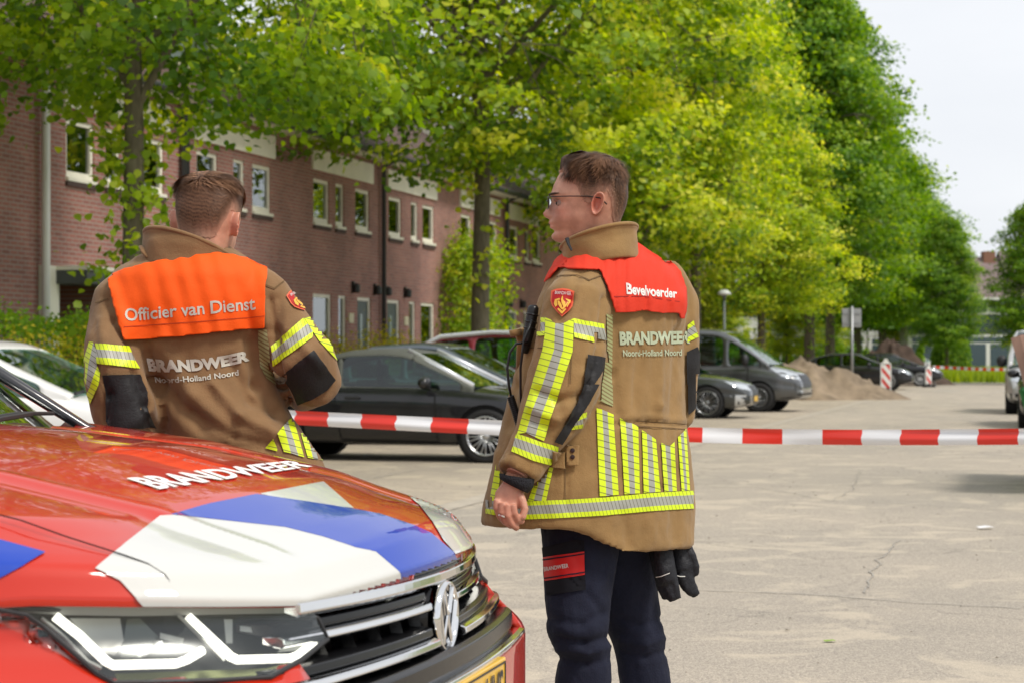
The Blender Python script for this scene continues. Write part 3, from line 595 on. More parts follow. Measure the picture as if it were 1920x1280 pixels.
# road sign seen from behind
M_GALV = mat('galvanised steel', (.36, .37, .38), .45, metal=.7); M_SBACK = mat('grey sign back', (.33, .335, .34), .5, metal=.3)
b = P(1597.5, HY, 62.5); r_ = empty('road_sign', (b.x, b.y, 0)); MB().tube([(0, 0, 0), (0, 0, 2.85)], .045, 12).build('pole', M_GALV, r_, smooth=True)
MB().box((-.3, .06, 2.2), (-.012, .085, 2.78)).build('sign_plate', M_SBACK, r_, bevel=.008); MB().box((.012, .06, 2.2), (.3, .085, 2.78)).build('sign_plate', M_SBACK, r_, bevel=.008)
MB().box((-.28, .03, 2.32), (.28, .06, 2.36)).box((-.28, .03, 2.62), (.28, .06, 2.66)).build('bracket', M_GALV, r_)
tag(r_, 'back of a square grey road sign on a pole in the sand heap', 'road sign')
# street lamp
b = P(1358, HY, 60); r_ = empty('street_lamp', (b.x, b.y, 0)); MB().tube([(0, 0, 0), (0, 0, 1), (0, 0, 3.05)], [.06, .05, .035], 12).build('pole', mat('grey green pole', (.12, .14, .13), .5), r_, smooth=True)
MB().lathe([(.03, 0), (.06, .03), (.06, .1)], (0, 0, 3.03), (0, 0, 1)).build('collar', mat('grey green pole'), r_)
MB().lathe([(.06, 0), (.2, .03), (.21, .06), (.10, .16), (.05, .17)], (0, 0, 3.12), (0, 0, 1)).build('lamp_shade', mat('white lamp dome', (.6, .62, .62), .35), r_, smooth=True)
tag(r_, 'slim street lamp with a pale dome, rising above the grey van', 'street lamp')
# striped beacon boards
def stripemat():
    m = mat('red white hazard stripes', (.8, .8, .78), .4); t, bs, l = nodes(m); co = t.nodes.new('ShaderNodeTexCoord'); sx = t.nodes.new('ShaderNodeSeparateXYZ'); l(co.outputs['Object'], sx.inputs[0])
    a = t.nodes.new('ShaderNodeMath'); a.operation = 'MULTIPLY_ADD'; a.inputs[1].default_value = 1.2; l(sx.outputs['X'], a.inputs[0]); l(sx.outputs['Z'], a.inputs[2])
    q = t.nodes.new('ShaderNodeMath'); q.operation = 'DIVIDE'; q.inputs[1].default_value = .38; l(a.outputs[0], q.inputs[0]); f = t.nodes.new('ShaderNodeMath'); f.operation = 'FRACT'; l(q.outputs[0], f.inputs[0])
    g_ = t.nodes.new('ShaderNodeMath'); g_.operation = 'GREATER_THAN'; g_.inputs[1].default_value = .55; l(f.outputs[0], g_.inputs[0]); mx = t.nodes.new('ShaderNodeMix'); mx.data_type = 'RGBA'; l(g_.outputs[0], mx.inputs[0]); mx.inputs[6].default_value = (.7, .7, .67, 1); mx.inputs[7].default_value = (.55, .03, .02, 1); l(mx.outputs[2], bs.inputs['Base Color']); return m
M_HAZ = stripemat()
def beacon(x, d, lab, rz=0, s=1):
    b = P(x, HY, d); r_ = empty('beacon_board', (b.x, b.y, 0), rz); MB().box((-.15*s, -.02, .16), (.15*s, .02, 1.0*s)).build('striped_panel', M_HAZ, r_, bevel=.006)
    w_ = MB().box((-.19*s, -.015, .1), (-.152*s, .015, 1.06*s)).box((.152*s, -.015, .1), (.19*s, .015, 1.06*s)).prism([(-.19*s, 1.03*s), (.19*s, 1.03*s), (.09*s, 1.12*s), (.05*s, 1.22*s), (-.05*s, 1.22*s), (-.09*s, 1.12*s)], -.015, .015, lambda x, y, t: Vector((x, t, y))); w_.build('frame', mat('white plastic', (.7, .7, .67), .45), r_)
    MB().box((-.3*s, -.18, 0), (.3*s, .18, .1)).build('foot', mat('black rubber', (.02, .02, .02), .8), r_, bevel=.02)
    return tag(r_, lab, 'beacon board', 'red and white beacon boards')
beacon(1661, 72, 'red and white beacon board standing right of the sand heap')
beacon(1741, 84, 'smaller red and white board at the far end of the black cars', .4, .75)
# trestle of the far barrier
b = P(1738, HY, 88); r_ = empty('trestle', (b.x, b.y, 0)); q = MB()
for sx_ in (-1, 1): q.tube([(sx_*.32, -.3, 0), (sx_*.05, 0, 1.05)], .03, 6)
q.tube([(.1, .3, 0), (0, 0, 1.05)], .03, 6); q.build('legs', M_WHITEP, r_); tag(r_, 'pale A shaped trestle holding the far tape', 'trestle')
# ---------------------------------------------------------------- decals: real sheets of material laid on a surface
def proj_cam(x, y):
    p = P(x, y, 1.0); o = Vector((0, 0, CAMH)); return o, (p-o).normalized()
def cut_grid(polys, step, uvf=None):
    "2-D polygons -> bmesh diced by a square grid"
    bm = bmesh.new()
    for poly in polys:
        if isinstance(poly, dict): vs = [bm.verts.new((x, y, 0)) for x, y in poly['v']]; [bm.faces.new([vs[i] for i in f]) for f in poly['f']]
        else: bm.faces.new([bm.verts.new((x, y, 0)) for x, y in poly])
    bmesh.ops.triangulate(bm, faces=[f for f in bm.faces if len(f.verts) > 4])
    for ax in (0, 1):
        lo = min(v.co[ax] for v in bm.verts); hi = max(v.co[ax] for v in bm.verts); k = math.floor(lo/step)+1
        while k*step < hi:
            co = [0, 0, 0]; no = [0, 0, 0]; co[ax] = k*step; no[ax] = 1
            bmesh.ops.bisect_plane(bm, geom=bm.verts[:]+bm.edges[:]+bm.faces[:], plane_co=co, plane_no=no, dist=1e-5); k += 1
    bmesh.ops.remove_doubles(bm, verts=bm.verts, dist=step*.002)
    return bm
def decal(name, polys, tree_, m, parent, step=8, off=.003, proj=proj_cam, thick=0, world=True, maxe=None, smooth=True, push=None, near=None):
    bm = cut_grid(polys, step); uv = bm.loops.layers.uv.new('UVMap')
    for f in bm.faces:
        for lp in f.loops: lp[uv].uv = (lp.vert.co.x, -lp.vert.co.y)
    dead = []
    for v in bm.verts:
        o, d = proj(v.co.x, v.co.y); h = tree_.ray_cast(o, d)
        if h[0] is None or (near and (h[0]-o).length > near+.35):
            if not near: dead.append(v); continue
            h = tree_.find_nearest(o+d*near)
            if h[0] is None: dead.append(v); continue
            v.co = h[0]+((h[0]-Vector((v.co.x*0+h[0].x, h[0].y, h[0].z)))+h[1])*off; continue
        n = h[1] if h[1].dot(d) < 0 else -h[1]
        v.co = h[0]+(n*.6-d*.4)*off if push is None else h[0]-d*push
    if dead: bmesh.ops.delete(bm, geom=dead, context='VERTS')
    if maxe: bmesh.ops.delete(bm, geom=[f for f in bm.faces if max(e.calc_length() for e in f.edges) > maxe], context='FACES')
    bmesh.ops.delete(bm, geom=[v for v in bm.verts if not v.link_faces], context='VERTS')
    if maxe and len(polys) == 1 and not isinstance(polys[0], dict):      # keep only the largest connected piece
        seen = set(); comps = []
        for f0 in bm.faces:
            if f0 in seen: continue
            st = [f0]; seen.add(f0); cp = []
            while st:
                f = st.pop(); cp.append(f)
                for e in f.edges:
                    for g in e.link_faces:
                        if g not in seen: seen.add(g); st.append(g)
            comps.append(cp)
        if len(comps) > 1:
            comps.sort(key=len); bmesh.ops.delete(bm, geom=[f for cp in comps[:-1] for f in cp], context='FACES'); bmesh.ops.delete(bm, geom=[v for v in bm.verts if not v.link_faces], context='VERTS')
    for f in bm.faces:
        c = f.calc_center_median(); o, d = proj(0, 0) if proj is not proj_cam else (Vector((0, 0, CAMH)), c-Vector((0, 0, CAMH)))
        if f.normal.length == 0: f.normal_update()
        f.normal_update()
        if f.normal.dot(d) > 0: f.normal_flip()
    me = bpy.data.meshes.new('mesh'); bm.to_mesh(me); bm.free()
    if not len(me.polygons): return None
    if smooth: me.polygons.foreach_set('use_smooth', [True]*len(me.polygons))
    o = link(name, me, m, parent, world)
    if thick:
        s = o.modifiers.new('t', 'SOLIDIFY'); s.thickness = thick; s.offset = 1
    return o
def textpoly(txt, bold=.02, spacing=1.0):
    "outline of a word as triangles in a unit box: x 0..1, y 0..1 (cap height), y up"
    cu = bpy.data.curves.new('t', 'FONT'); cu.body = txt; cu.offset = bold; cu.space_character = spacing; cu.resolution_u = 3
    o = bpy.data.objects.new('t', cu); C.objects.link(o); bpy.context.view_layer.update(); me = evald(o); bpy.data.objects.remove(o)
    v = npv(me)[:, :2].astype(float); cap = .69; x0, x1 = v[:, 0].min(), v[:, 0].max()
    v[:, 0] = (v[:, 0]-x0)/(x1-x0); v[:, 1] /= cap
    return v, [tuple(p.vertices) for p in me.polygons], (x1-x0)/cap
def textquad(txt, BL, BR, TR, TL, bold=.02, bow=0):
    v, f, _ = textpoly(txt, bold); out = []
    for x, y in v:
        a = [BL[i]*(1-x)+BR[i]*x for i in (0, 1)]; b = [TL[i]*(1-x)+TR[i]*x for i in (0, 1)]
        out.append((a[0]*(1-y)+b[0]*y, a[1]*(1-y)+b[1]*y+bow*4*x*(1-x)))
    return {'v': out, 'f': f}
# ---------------------------------------------------------------- parked cars (x forward, y left, z up, origin between the axles on the ground)
M_TYRE = mat('tyre rubber', (.018, .018, .019), .8, bump=.2, bscale=30); M_RIM = mat('alloy rim', (.55, .56, .57), .28, metal=.85); M_RIMD = mat('grey alloy', (.3, .31, .32), .3, metal=.85)
M_BLACKP = mat('black plastic', (.022, .022, .024), .5); M_CHROME = mat('chrome', (.8, .8, .8), .08, metal=1); M_WELL = mat('wheel well', (.008, .008, .009), .9)
M_CGLASS = glassmat('car glass', (.38, .60, .53), .03, transp=.5); M_HLAMP = mat('headlamp glass', (.62, .66, .7), .08, metal=.45, spec=.9); M_SEAT = mat('dark seats', (.03, .03, .032), .8)
M_CRIMG = mat('dark grille', (.01, .01, .011), .4)
def carpaint(name, col, flake=.5, rough=.28): return mat(name, col, .45 if flake == 0 else rough, metal=flake, coat=1, crough=.03, spec=.15 if flake == 0 else .5)
def interp(tab, x):
    if x <= tab[0][0]: return tab[0][1]
    for (a, b), (c, d) in zip(tab, tab[1:]):
        if x <= c:
            t = (x-a)/(c-a); return b+(d-b)*t
    return tab[-1][1]
def wheel(parent, x, y, r, w_, spokes, mrim, side, rimr=.72, steer=0):
    root = MB(); s = 1 if side > 0 else -1
    prof = [(r*rimr, -w_/2), (r*.95, -w_/2), (r, -w_*.36), (r, w_*.36), (r*.95, w_/2), (r*rimr, w_/2*.96), (r*rimr*.97, w_*.1)]
    t = root.lathe(prof, (x, y, r), (0, s, 0), 40).build('wheel', M_TYRE, parent, smooth=True)
    q = MB(); q.lathe([(r*rimr*1.0, w_*.42), (r*rimr*1.0, w_*.52), (r*rimr*.93, w_*.5), (r*rimr*.90, w_*.05), (.03, -.02)], (x, y, r), (0, s, 0), 40, cap=False)
    for k in range(spokes):
        a = 2*math.pi*(k+.3)/spokes; d = Vector((math.cos(a), 0, math.sin(a))); p = Vector((-math.sin(a), 0, math.cos(a))); c = Vector((x, y, r)); wd = r*.052*10/spokes
        for sgn in (-1, 1):
            base = p*sgn*wd*.9; tip = p*sgn*wd*1.9
            q.tube([c+d*r*.10+base*.6+Vector((0, s*w_*.34, 0)), c+d*r*rimr*.55+base+Vector((0, s*w_*.38, 0)), c+d*r*rimr*.95+tip+Vector((0, s*w_*.47, 0))], [r*.028, r*.024, r*.026], 6)
    q.lathe([(r*.14, w_*.2), (r*.14, w_*.38), (r*.09, w_*.42)], (x, y, r), (0, s, 0), 16)
    q.build('rim', mrim, t, smooth=True)
    return t
def make_car(name, sp, paint, **lab):
    root = empty(name, **lab); Lr, Lf, Wd = sp['xr'], sp['xf'], sp['w']/2
    top, sh, wid, bot = sp['top'], sp['sh'], sp['wid'], sp.get('bot', [(Lr, .38), (Lr+.35, .22), (Lf-.4, .2), (Lf, .3)])
    n = 44; secs = []
    for i in range(n+1):
        u = i/n; x = Lr+(Lf-Lr)*(u-.06*math.sin(2*math.pi*u)); W = Wd*interp(wid, x); zt = interp(top, x); zs = min(interp(sh, x), zt-.015); zb = interp(bot, x); h = zs-zb
        ft = sp.get('flare', .0)
        half = [(0, zb), (W*.80, zb), (W*.93, zb+.03), (W*.985, zb+h*.2), (W, zb+h*.42), (W*.985, zb+h*.60), (W*1.0, zb+h*.78), (W*.975, zs-.05), (W*.94, zs), (W*.80, zs+(zt-zs)*.55), (W*.45, zs+(zt-zs)*.9), (0, zt)]
        secs.append([Vector((x, y, z)) for y, z in half]+[Vector((x, -y, z)) for y, z in reversed(half[1:-1])])
    b = MB().rings(secs); me = mesh(b.v, b.f, True); bm = bmesh.new(); bm.from_mesh(me); bmesh.ops.recalc_face_normals(bm, faces=bm.faces); bm.to_mesh(me); bm.free()
    me = bake(me, ('SUBSURF', dict(levels=1, render_levels=1)))
    full = bvh(me)
    cut = MB(); r = sp['r']; wy = Wd-.11
    for ax in sp['axles']:
        for s in (1, -1): cut.lathe([(r*1.13, -.17), (r*1.13, .3)], (ax, s*(wy), r+.01), (0, s, 0), 40)
    co = cut.build('cutter', None); o = bpy.data.objects.new('tmp', me); C.objects.link(o); m = o.modifiers.new('b', 'BOOLEAN'); m.operation = 'DIFFERENCE'; m.object = co; m.solver = 'FAST'
    me2 = evald(o); bpy.data.objects.remove(o); bpy.data.objects.remove(co); me2.materials.clear(); me2.polygons.foreach_set('use_smooth', [True]*len(me2.polygons))
    body = link('body', me2, paint, root); 
    try: me2.set_sharp_from_angle(angle=R(40))
    except Exception: pass
    for ax in sp['axles']:
        for s in (1, -1): MB().lathe([(r*1.12, -.165), (r*1.125, .05)], (ax, s*wy, r+.01), (0, s, 0), 24).build('wheel_arch', M_WELL, root)
    for ax in sp['axles']:
        for s in (1, -1): wheel(root, ax, s*(Wd-.13), r, .22, sp.get('spokes', 10), sp.get('rim', M_RIM), s, sp.get('rimr', .7))
    # cabin
    cab = sp['cab']      # (x, z, halfwidth factor at roof) from rear glass base to windscreen base
    x0, x1 = cab[0][0], cab[-1][0]; N = 34; rows = []; xs = []
    bw = sp.get('belt_w', .90)
    for i in range(N+1):
        x = x0+(x1-x0)*i/N; zr = interp([(a, z) for a, z in cab], x); zb = interp(sh, x)-.03; W = Wd*interp(wid, x)*bw; hh = max(zr-zb, .02); rw = W-sp.get('tuck', .24)*hh
        half = [(W, zb), (W-.01*hh, zb+.05*min(1, hh*3)), (W+(rw-W)*.5+.012, zb+hh*.5), (rw+.03, zb+hh*.82), (rw-.02, zb+hh*.92), (rw-.10, zb+hh*.975), (rw*.5, zb+hh*.995), (0, zb+hh)]
        rows.append([Vector((x, y, z)) for y, z in half]+[Vector((x, -y, z)) for y, z in reversed(half[:-1])]); xs.append(x)
    k = len(rows[0]); vs = [v for r_ in rows for v in r_]; f_by = {'roof': [], 'windscreen': [], 'side_window': [], 'rear_window': [], 'pillar': []}
    ws, rg = sp['ws'], sp['rg']        # windscreen from x>=ws, rear glass x<=rg
    for i in range(N):
        xm = (xs[i]+xs[i+1])/2
        for j in range(k-1):
            q = (i*k+j, i*k+j+1, (i+1)*k+j+1, (i+1)*k+j); jj = j if j < 7 else k-2-j
            if jj in (1, 2): key = 'side_window' if any(a < xm < b_ for a, b_ in sp['win']) else 'pillar'
            elif jj == 0 or jj in (3, 4): key = 'pillar' if jj == 0 or not sp.get('soft') else 'roof'
            else: key = 'windscreen' if xm > ws else ('rear_window' if xm < rg else 'roof')
            if jj in (3, 4) and xm > ws: key = 'pillar'
            f_by[key].append(q)
    parts = []
    for key, fs in f_by.items():
        if key == 'side_window':
            for sg in (1, -1):
                for a_, b_ in sp['win']:
                    parts.append((key, [f for f in fs if vs[f[0]].y*sg > 0 and a_ < (vs[f[0]].x+vs[f[2]].x)/2 < b_]))
        elif key == 'pillar':
            for sg in (1, -1): parts.append((key, [f for f in fs if (vs[f[0]].y+vs[f[1]].y)*sg > 0]))
        else: parts.append((key, fs))
    for key, fs in parts:
        if not fs: continue
        used = sorted({a for f in fs for a in f}); mp = {a: i for i, a in enumerate(used)}
        m_ = {'roof': sp.get('roofmat', paint), 'pillar': sp.get('pillarmat', paint)}.get(key, M_CGLASS)
        me3 = mesh([vs[a] for a in used], [tuple(mp[a] for a in f) for f in fs], True); bm = bmesh.new(); bm.from_mesh(me3); bmesh.ops.recalc_face_normals(bm, faces=bm.faces)
        c = bm.faces[:]
        if sum(f.normal.z+f.normal.dot(Vector((0, f.calc_center_median().y, 0))) for f in c) < 0: bmesh.ops.reverse_faces(bm, faces=c)
        bm.to_mesh(me3); bm.free(); o = link(key, me3, m_, root)
        s = o.modifiers.new('s', 'SUBSURF'); s.levels = s.render_levels = 1
        if key in ('roof', 'pillar'): t_ = o.modifiers.new('t', 'SOLIDIFY'); t_.thickness = .03
    # seats
    for sx in sp.get('seats', [x0+(x1-x0)*.55]):
        for s in (.36, -.36):
            q = MB(); q.box((sx-.09, s-.24, .45), (sx+.06, s+.24, 1.02)); q.box((sx-.1, s-.13, 1.05), (sx, s+.13, 1.22)); q.box((sx-.06, s-.24, .4), (sx+.5, s+.24, .58)); q.build('seat', M_SEAT, root, bevel=.03)
    q = MB(); q.box((x1-.75, -Wd*.8, interp(sh, x1)-.25), (x1-.1, Wd*.8, interp(sh, x1)-.06)); q.build('dashboard', M_SEAT, root, bevel=.02)
    # mirrors
    mx_, mz = sp['mirror']
    for s in (1, -1):
        q = MB(); q.ball((mx_, s*(Wd*.93+.14), mz), (.085, .12, .08*sp.get('mirs', 1)), 14); q.tube([(mx_+.02, s*Wd*.86, mz-.06), (mx_, s*(Wd*.93+.12), mz-.03)], .022, 6); q.build('mirror', sp.get('mirmat', paint), root, smooth=True)
    def side(s): return lambda x, y: (Vector((x, s*3.0, -y)), Vector((0, -s, 0)))
    def front(x, y): return Vector((6, x, -y)), Vector((-1, 0, 0))
    def rear(x, y): return Vector((-6, x, -y)), Vector((1, 0, 0))
    fl = lambda pts: [(x, -z) for x, z in pts]
    for nm, m_, polys in sp.get('side', []):
        for s in (1, -1): decal(nm, [fl(p) for p in polys], full, m_, root, step=.08, off=.006, proj=side(s), world=False, maxe=.3)
    for nm, m_, polys in sp.get('front', []):
        for pl in polys:
            P2 = [fl(pl)]
            decal(nm, P2, full, m_, root, step=.08, off=.008, proj=front, world=False, maxe=.3)
    for nm, m_, polys in sp.get('rear', []):
        for pl in polys: decal(nm, [fl(pl)], full, m_, root, step=.08, off=.008, proj=rear, world=False, maxe=.3)
    for hx, hz in sp.get('handles', []):
        for s in (1, -1):
            yb = full.ray_cast(Vector((hx, s*3, hz)), Vector((0, -s, 0)))[0]
            if yb: q = MB(); q.box((hx-.1, min(yb.y, yb.y+s*.035), hz-.018), (hx+.1, max(yb.y, yb.y+s*.035), hz+.018)); q.build('door_handle', sp.get('handmat', M_BLACKP), root, bevel=.012)
    return root
def gap(x0, z0, x1, z1, w_=.008):
    dx, dz = x1-x0, z1-z0; l = math.hypot(dx, dz); nx, nz_ = -dz/l*w_, dx/l*w_; return [(x0+nx, z0+nz_), (x1+nx, z1+nz_), (x1-nx, z1-nz_), (x0-nx, z0-nz_)]
def mir(poly): return [(-x, z) for x, z in reversed(poly)]
GAPM = mat('panel gap', (.004, .004, .004), .9)
P_BLK = carpaint('black metallic paint', (.012, .012, .014), 0); P_GRY = carpaint('grey metallic paint', (.11, .115, .12), .6); P_DGR = carpaint('dark grey green paint', (.04, .045, .045), .3)
P_BLU = carpaint('blue grey paint', (.10, .12, .15), .6); P_RED = carpaint('dark red paint', (.25, .02, .03), .4); P_WHT = carpaint('white paint', (.78, .78, .76), 0)
M_SOFT = mat('canvas hood', (.10, .105, .09), .85, bump=.3, bscale=60)
WIDS = [(-2.4, .80), (-2.2, .9), (-1.6, .985), (-.6, 1.0), (.9, 1.0), (1.5, .985), (1.95, .93), (2.25, .80)]
def coupe(**o):
    sp = dict(xr=-2.25, xf=2.3, w=1.85, r=.335, axles=(-1.38, 1.38), wid=WIDS, spokes=10, rimr=.74,
        top=[(-2.25, .80), (-2.15, .93), (-1.7, 1.0), (-1.0, 1.0), (.9, .985), (1.4, .92), (1.9, .83), (2.15, .72), (2.3, .56)],
        sh=[(-2.25, .74), (-2.1, .86), (-1.6, .93), (0, .91), (.9, .89), (1.6, .83), (2.0, .74), (2.3, .5)],
        cab=[(-1.55, .98), (-1.2, 1.16), (-.8, 1.30), (-.3, 1.375), (.0, 1.38), (.25, 1.355), (.55, 1.22), (1.15, .955)], ws=.28, rg=-.95,
        win=[(-1.0, -.62), (-.56, .99)], mirror=(.62, .99),
        side=[('door_gap', GAPM, [gap(-.52, .28, -.62, .93), gap(.76, .26, .72, .89), gap(-.52, .27, .76, .25)]), ('bright_trim', M_CHROME, [[(-1.2, .955), (.78, .915), (.78, .9), (-1.2, .93)]])],
        front=[('grille', M_CRIMG, [[(-.45, .70), (.45, .70), (.40, .33), (-.40, .33)]]), ('headlight', M_HLAMP, [[(.52, .70), (.86, .74), (.88, .60), (.52, .60)], mir([(.52, .70), (.86, .74), (.88, .60), (.52, .60)])])],
        rear=[('tail_light', mat('tail lamp red', (.25, .01, .01), .2), [[(.45, .86), (.86, .86), (.86, .70), (.5, .72)], mir([(.45, .86), (.86, .86), (.86, .70), (.5, .72)])])], handles=[(-.36, .80)])
    sp.update(o); return sp
F_STREET = math.atan2(-.2571, .9664)    # cars stand across the bays, noses to the road
def place(o, x, d, rz=F_STREET, z=0): b = P(x, HY, d); o.location = (b.x, b.y, z); o.rotation_euler = (0, 0, rz); return o
def cars():
    G = 'cars parked in the bays'
    cv = make_car('convertible', coupe(soft=True, roofmat=M_SOFT, pillarmat=M_SOFT, spokes=10, rim=M_RIM,
        cab=[(-1.62, .98), (-1.35, 1.10), (-1.0, 1.29), (-.5, 1.41), (.0, 1.43), (.3, 1.395), (.55, 1.27), (1.2, .945)], ws=.33, rg=-1.2, win=[(-1.15, -.62), (-.58, 1.0)], seats=[-.35, -1.0], mirmat=P_BLK), P_BLK,
        label='black convertible with a closed grey green canvas roof, parked side on between the two men', cat='car', group=G)
    # bright windscreen frame
    for s in (1, -1):
        q = MB(); q.tube([(.27, s*.60, 1.385), (.55, s*.645, 1.255), (1.18, s*.765, .945)], [(.018, .045)]*3, 8, up=(0, 1, 0)); q.build('windscreen_frame', mat('bright frame and reflection', (.75, .76, .78), .25, metal=.6), cv, smooth=True)
    place(cv, 960+3750*(-1.42)/26.0, 26.0, -.27)
    c2 = make_car('hatchback', coupe(cab=[(-1.75, .98), (-1.4, 1.25), (-.9, 1.42), (-.2, 1.46), (.15, 1.43), (.55, 1.25), (1.25, .96)], win=[(-1.2, -.45), (-.38, 1.05)], seats=[-.4]), P_BLU,
        label='blue grey car just behind the black convertible, its nose hidden by the man with glasses', cat='car', group=G)
    place(c2, 832, 30.5); c2.scale = (1, 1, 1.05)
    c3 = make_car('estate_car', coupe(w=1.82, top=[(-2.25, .9), (-2.1, 1.05), (-1.0, 1.06), (.9, 1.04), (1.4, .98), (1.95, .88), (2.3, .6)], sh=[(-2.25, .8), (-2, .95), (0, .97), (.9, .95), (1.6, .88), (2.3, .55)],
        cab=[(-2.2, 1.0), (-2.05, 1.3), (-1.75, 1.5), (-.8, 1.58), (.0, 1.57), (.3, 1.52), (.75, 1.28), (1.25, 1.0)], rg=-1.8, win=[(-1.9, -1.15), (-1.05, -.3), (-.22, 1.0)], seats=[-.2], pillarmat=P_RED, roofmat=P_RED), P_RED,
        label='dark red car with reflections along its roof edges built as pale tubes, parked behind the second tree trunk', cat='car', group=G)
    for s in (1, -1):
        q = MB(); q.tube([(-2.12, s*.80, 1.16), (-1.95, s*.74, 1.36), (-1.7, s*.70, 1.47), (-.8, s*.68, 1.535), (.1, s*.68, 1.52), (.5, s*.70, 1.40), (1.2, s*.80, 1.05)], [(.02, .035)]*7, 8, up=(0, 1, 0)); q.build('edge_reflection', mat('bright frame and reflection'), c3, smooth=True)  # pale tubes added to imitate the reflection on the glass edges
    place(c3, 1025, 34.5); c3.scale = (1, 1, 1.12)
    c4 = make_car('estate_car', coupe(w=1.84, spokes=10, rim=M_RIMD, rimr=.76, cab=[(-2.1, .98), (-1.8, 1.3), (-1.2, 1.43), (-.2, 1.45), (.15, 1.42), (.55, 1.24), (1.2, .96)], rg=-1.9, win=[(-1.75, -1.0), (-.92, -.2), (-.1, .98)],
        top=[(-2.25, .85), (-2.1, .98), (-1.0, 1.0), (.9, .985), (1.4, .93), (1.9, .84), (2.18, .74), (2.3, .58)],
        front=[('grille', M_CRIMG, [[(-.45, .70), (.45, .70), (.36, .30), (-.36, .30)]]), ('headlight', M_HLAMP, [[(.48, .69), (.88, .77), (.92, .66), (.52, .57)], mir([(.48, .69), (.88, .77), (.92, .66), (.52, .57)])]),
            ('bumper_trim', mat('satin silver', (.6, .62, .64), .3, metal=.6), [[(.50, .28), (.86, .28), (.86, .25), (.50, .24)], mir([(.50, .28), (.86, .28), (.86, .25), (.50, .24)]), [(.82, .5), (.88, .52), (.76, .27), (.70, .26)], mir([(.82, .5), (.88, .52), (.76, .27), (.70, .26)])]),
            ('licence_plate', mat('yellow plate', (.75, .45, .03), .4), [[(-.26, .47), (.26, .47), (.26, .36), (-.26, .36)]])],
        side=[('headlight', M_HLAMP, [[(1.72, .80), (2.22, .70), (2.24, .60), (1.95, .68)]]), ('bumper_trim', mat('satin silver'), [[(1.98, .5), (2.2, .5), (2.2, .46), (2.05, .46), (2.02, .3), (2.2, .3), (2.2, .26), (1.96, .26)]]), ('door_gap', GAPM, [gap(-.06, .28, -.1, .93), gap(.84, .26, .82, .89)])]), P_DGR,
        label='dark grey car with silver bumper trim, nose just right of the man with glasses', cat='car', group=G)
    place(c4, 960+3750*(4.34-1.38*.966)/43.4, 43.5)
    # van
    vn = make_car('van', dict(xr=-2.45, xf=2.5, w=1.98, r=.345, axles=(-1.45, 1.5), spokes=8, rimr=.62, rim=M_RIMD, tuck=.13, belt_w=.955,
        wid=[(-2.45, .93), (-2.3, .98), (-1, 1), (1.4, 1), (2.0, .95), (2.35, .86), (2.5, .74)], bot=[(-2.45, .4), (-2.1, .27), (2.1, .25), (2.5, .34)],
        top=[(-2.45, 1.1), (1.2, 1.17), (1.7, 1.13), (2.1, 1.02), (2.35, .92), (2.5, .72)], sh=[(-2.45, 1.0), (1.2, 1.07), (1.7, 1.02), (2.1, .92), (2.35, .82), (2.5, .6)],
        cab=[(-2.45, 1.3), (-2.4, 1.85), (-2.2, 1.95), (0, 1.98), (.45, 1.95), (.75, 1.84), (1.1, 1.6), (1.75, 1.12)], ws=.62, rg=-2.42, win=[(-2.1, -1.25), (-1.15, -.3), (.05, .68), (.76, 1.45)], seats=[.35], mirror=(1.2, 1.22), mirs=1.8, mirmat=M_BLACKP,
        front=[('grille', M_CRIMG, [[(-.55, .88), (.55, .88), (.45, .56), (-.45, .56)], [(-.8, .45), (.8, .45), (.75, .3), (-.75, .3)]]), ('headlight', M_HLAMP, [[(.56, .88), (.88, 1.0), (.9, .8), (.6, .74)], mir([(.56, .88), (.88, 1.0), (.9, .8), (.6, .74)])]),
               ('fog_lamp', M_HLAMP, [[(.62, .52), (.8, .52), (.8, .46), (.62, .46)], mir([(.62, .52), (.8, .52), (.8, .46), (.62, .46)])])],
        side=[('headlight', M_HLAMP, [[(1.75, 1.04), (2.35, .92), (2.4, .78), (2.05, .84)]]), ('door_gap', GAPM, [gap(-.1, .35, -.1, 1.05), gap(1.22, .34, 1.25, 1.05)]), ('lower_bumper', M_BLACKP, [[(1.98, .33), (2.44, .38), (2.44, .26), (1.98, .25)]])], handles=[(.12, .93)]), P_GRY,  # black plastic patch low on the front bumper
        label='grey metallic van parked facing right, beyond the dark grey car', cat='van', group=G)
    place(vn, 960+3750*(6.15-1.5*.966)/48.5, 48.6, -.33)
    for i, (x, d, lab) in enumerate([(1603, 79, 'black car behind the sand heap and the sign pole'), (1668, 88, 'second black car, just right of the striped beacon board')]):
        c5 = make_car('black_car', coupe(cab=[(-1.9, .98), (-1.5, 1.27), (-.9, 1.42), (-.1, 1.45), (.2, 1.42), (.6, 1.22), (1.25, .96)], win=[(-1.4, -.5), (-.4, 1.0)],
            side=[('headlight', M_HLAMP, [[(1.78, .80), (2.22, .70), (2.24, .60), (1.95, .68)]])]), P_BLK, label=lab, cat='car', group=G)
        place(c5, x, d)
    c6 = make_car('white_car', coupe(), P_WHT, label='small white car far away beneath the trees, left of the rounded conifer', cat='car'); place(c6, 1712, 128, -.1)
    c8 = make_car('white_hatchback', coupe(w=1.8, cab=[(-2.1, .98), (-1.9, 1.3), (-1.2, 1.47), (-.2, 1.5), (.15, 1.46), (.6, 1.26), (1.3, .98)], win=[(-1.8, -.9), (-.8, .0), (.1, 1.05)],
        top=[(-2.25, .9), (-2.1, 1.0), (.9, 1.0), (1.3, .98), (1.85, .88), (2.15, .78), (2.3, .6)], sh=[(-2.25, .8), (0, .95), (1.2, .93), (1.7, .85), (2.0, .78), (2.3, .55)]), P_WHT,
        label='white car behind the striped command car, partly hidden by the orange caped man\'s elbow', cat='car', group=G)
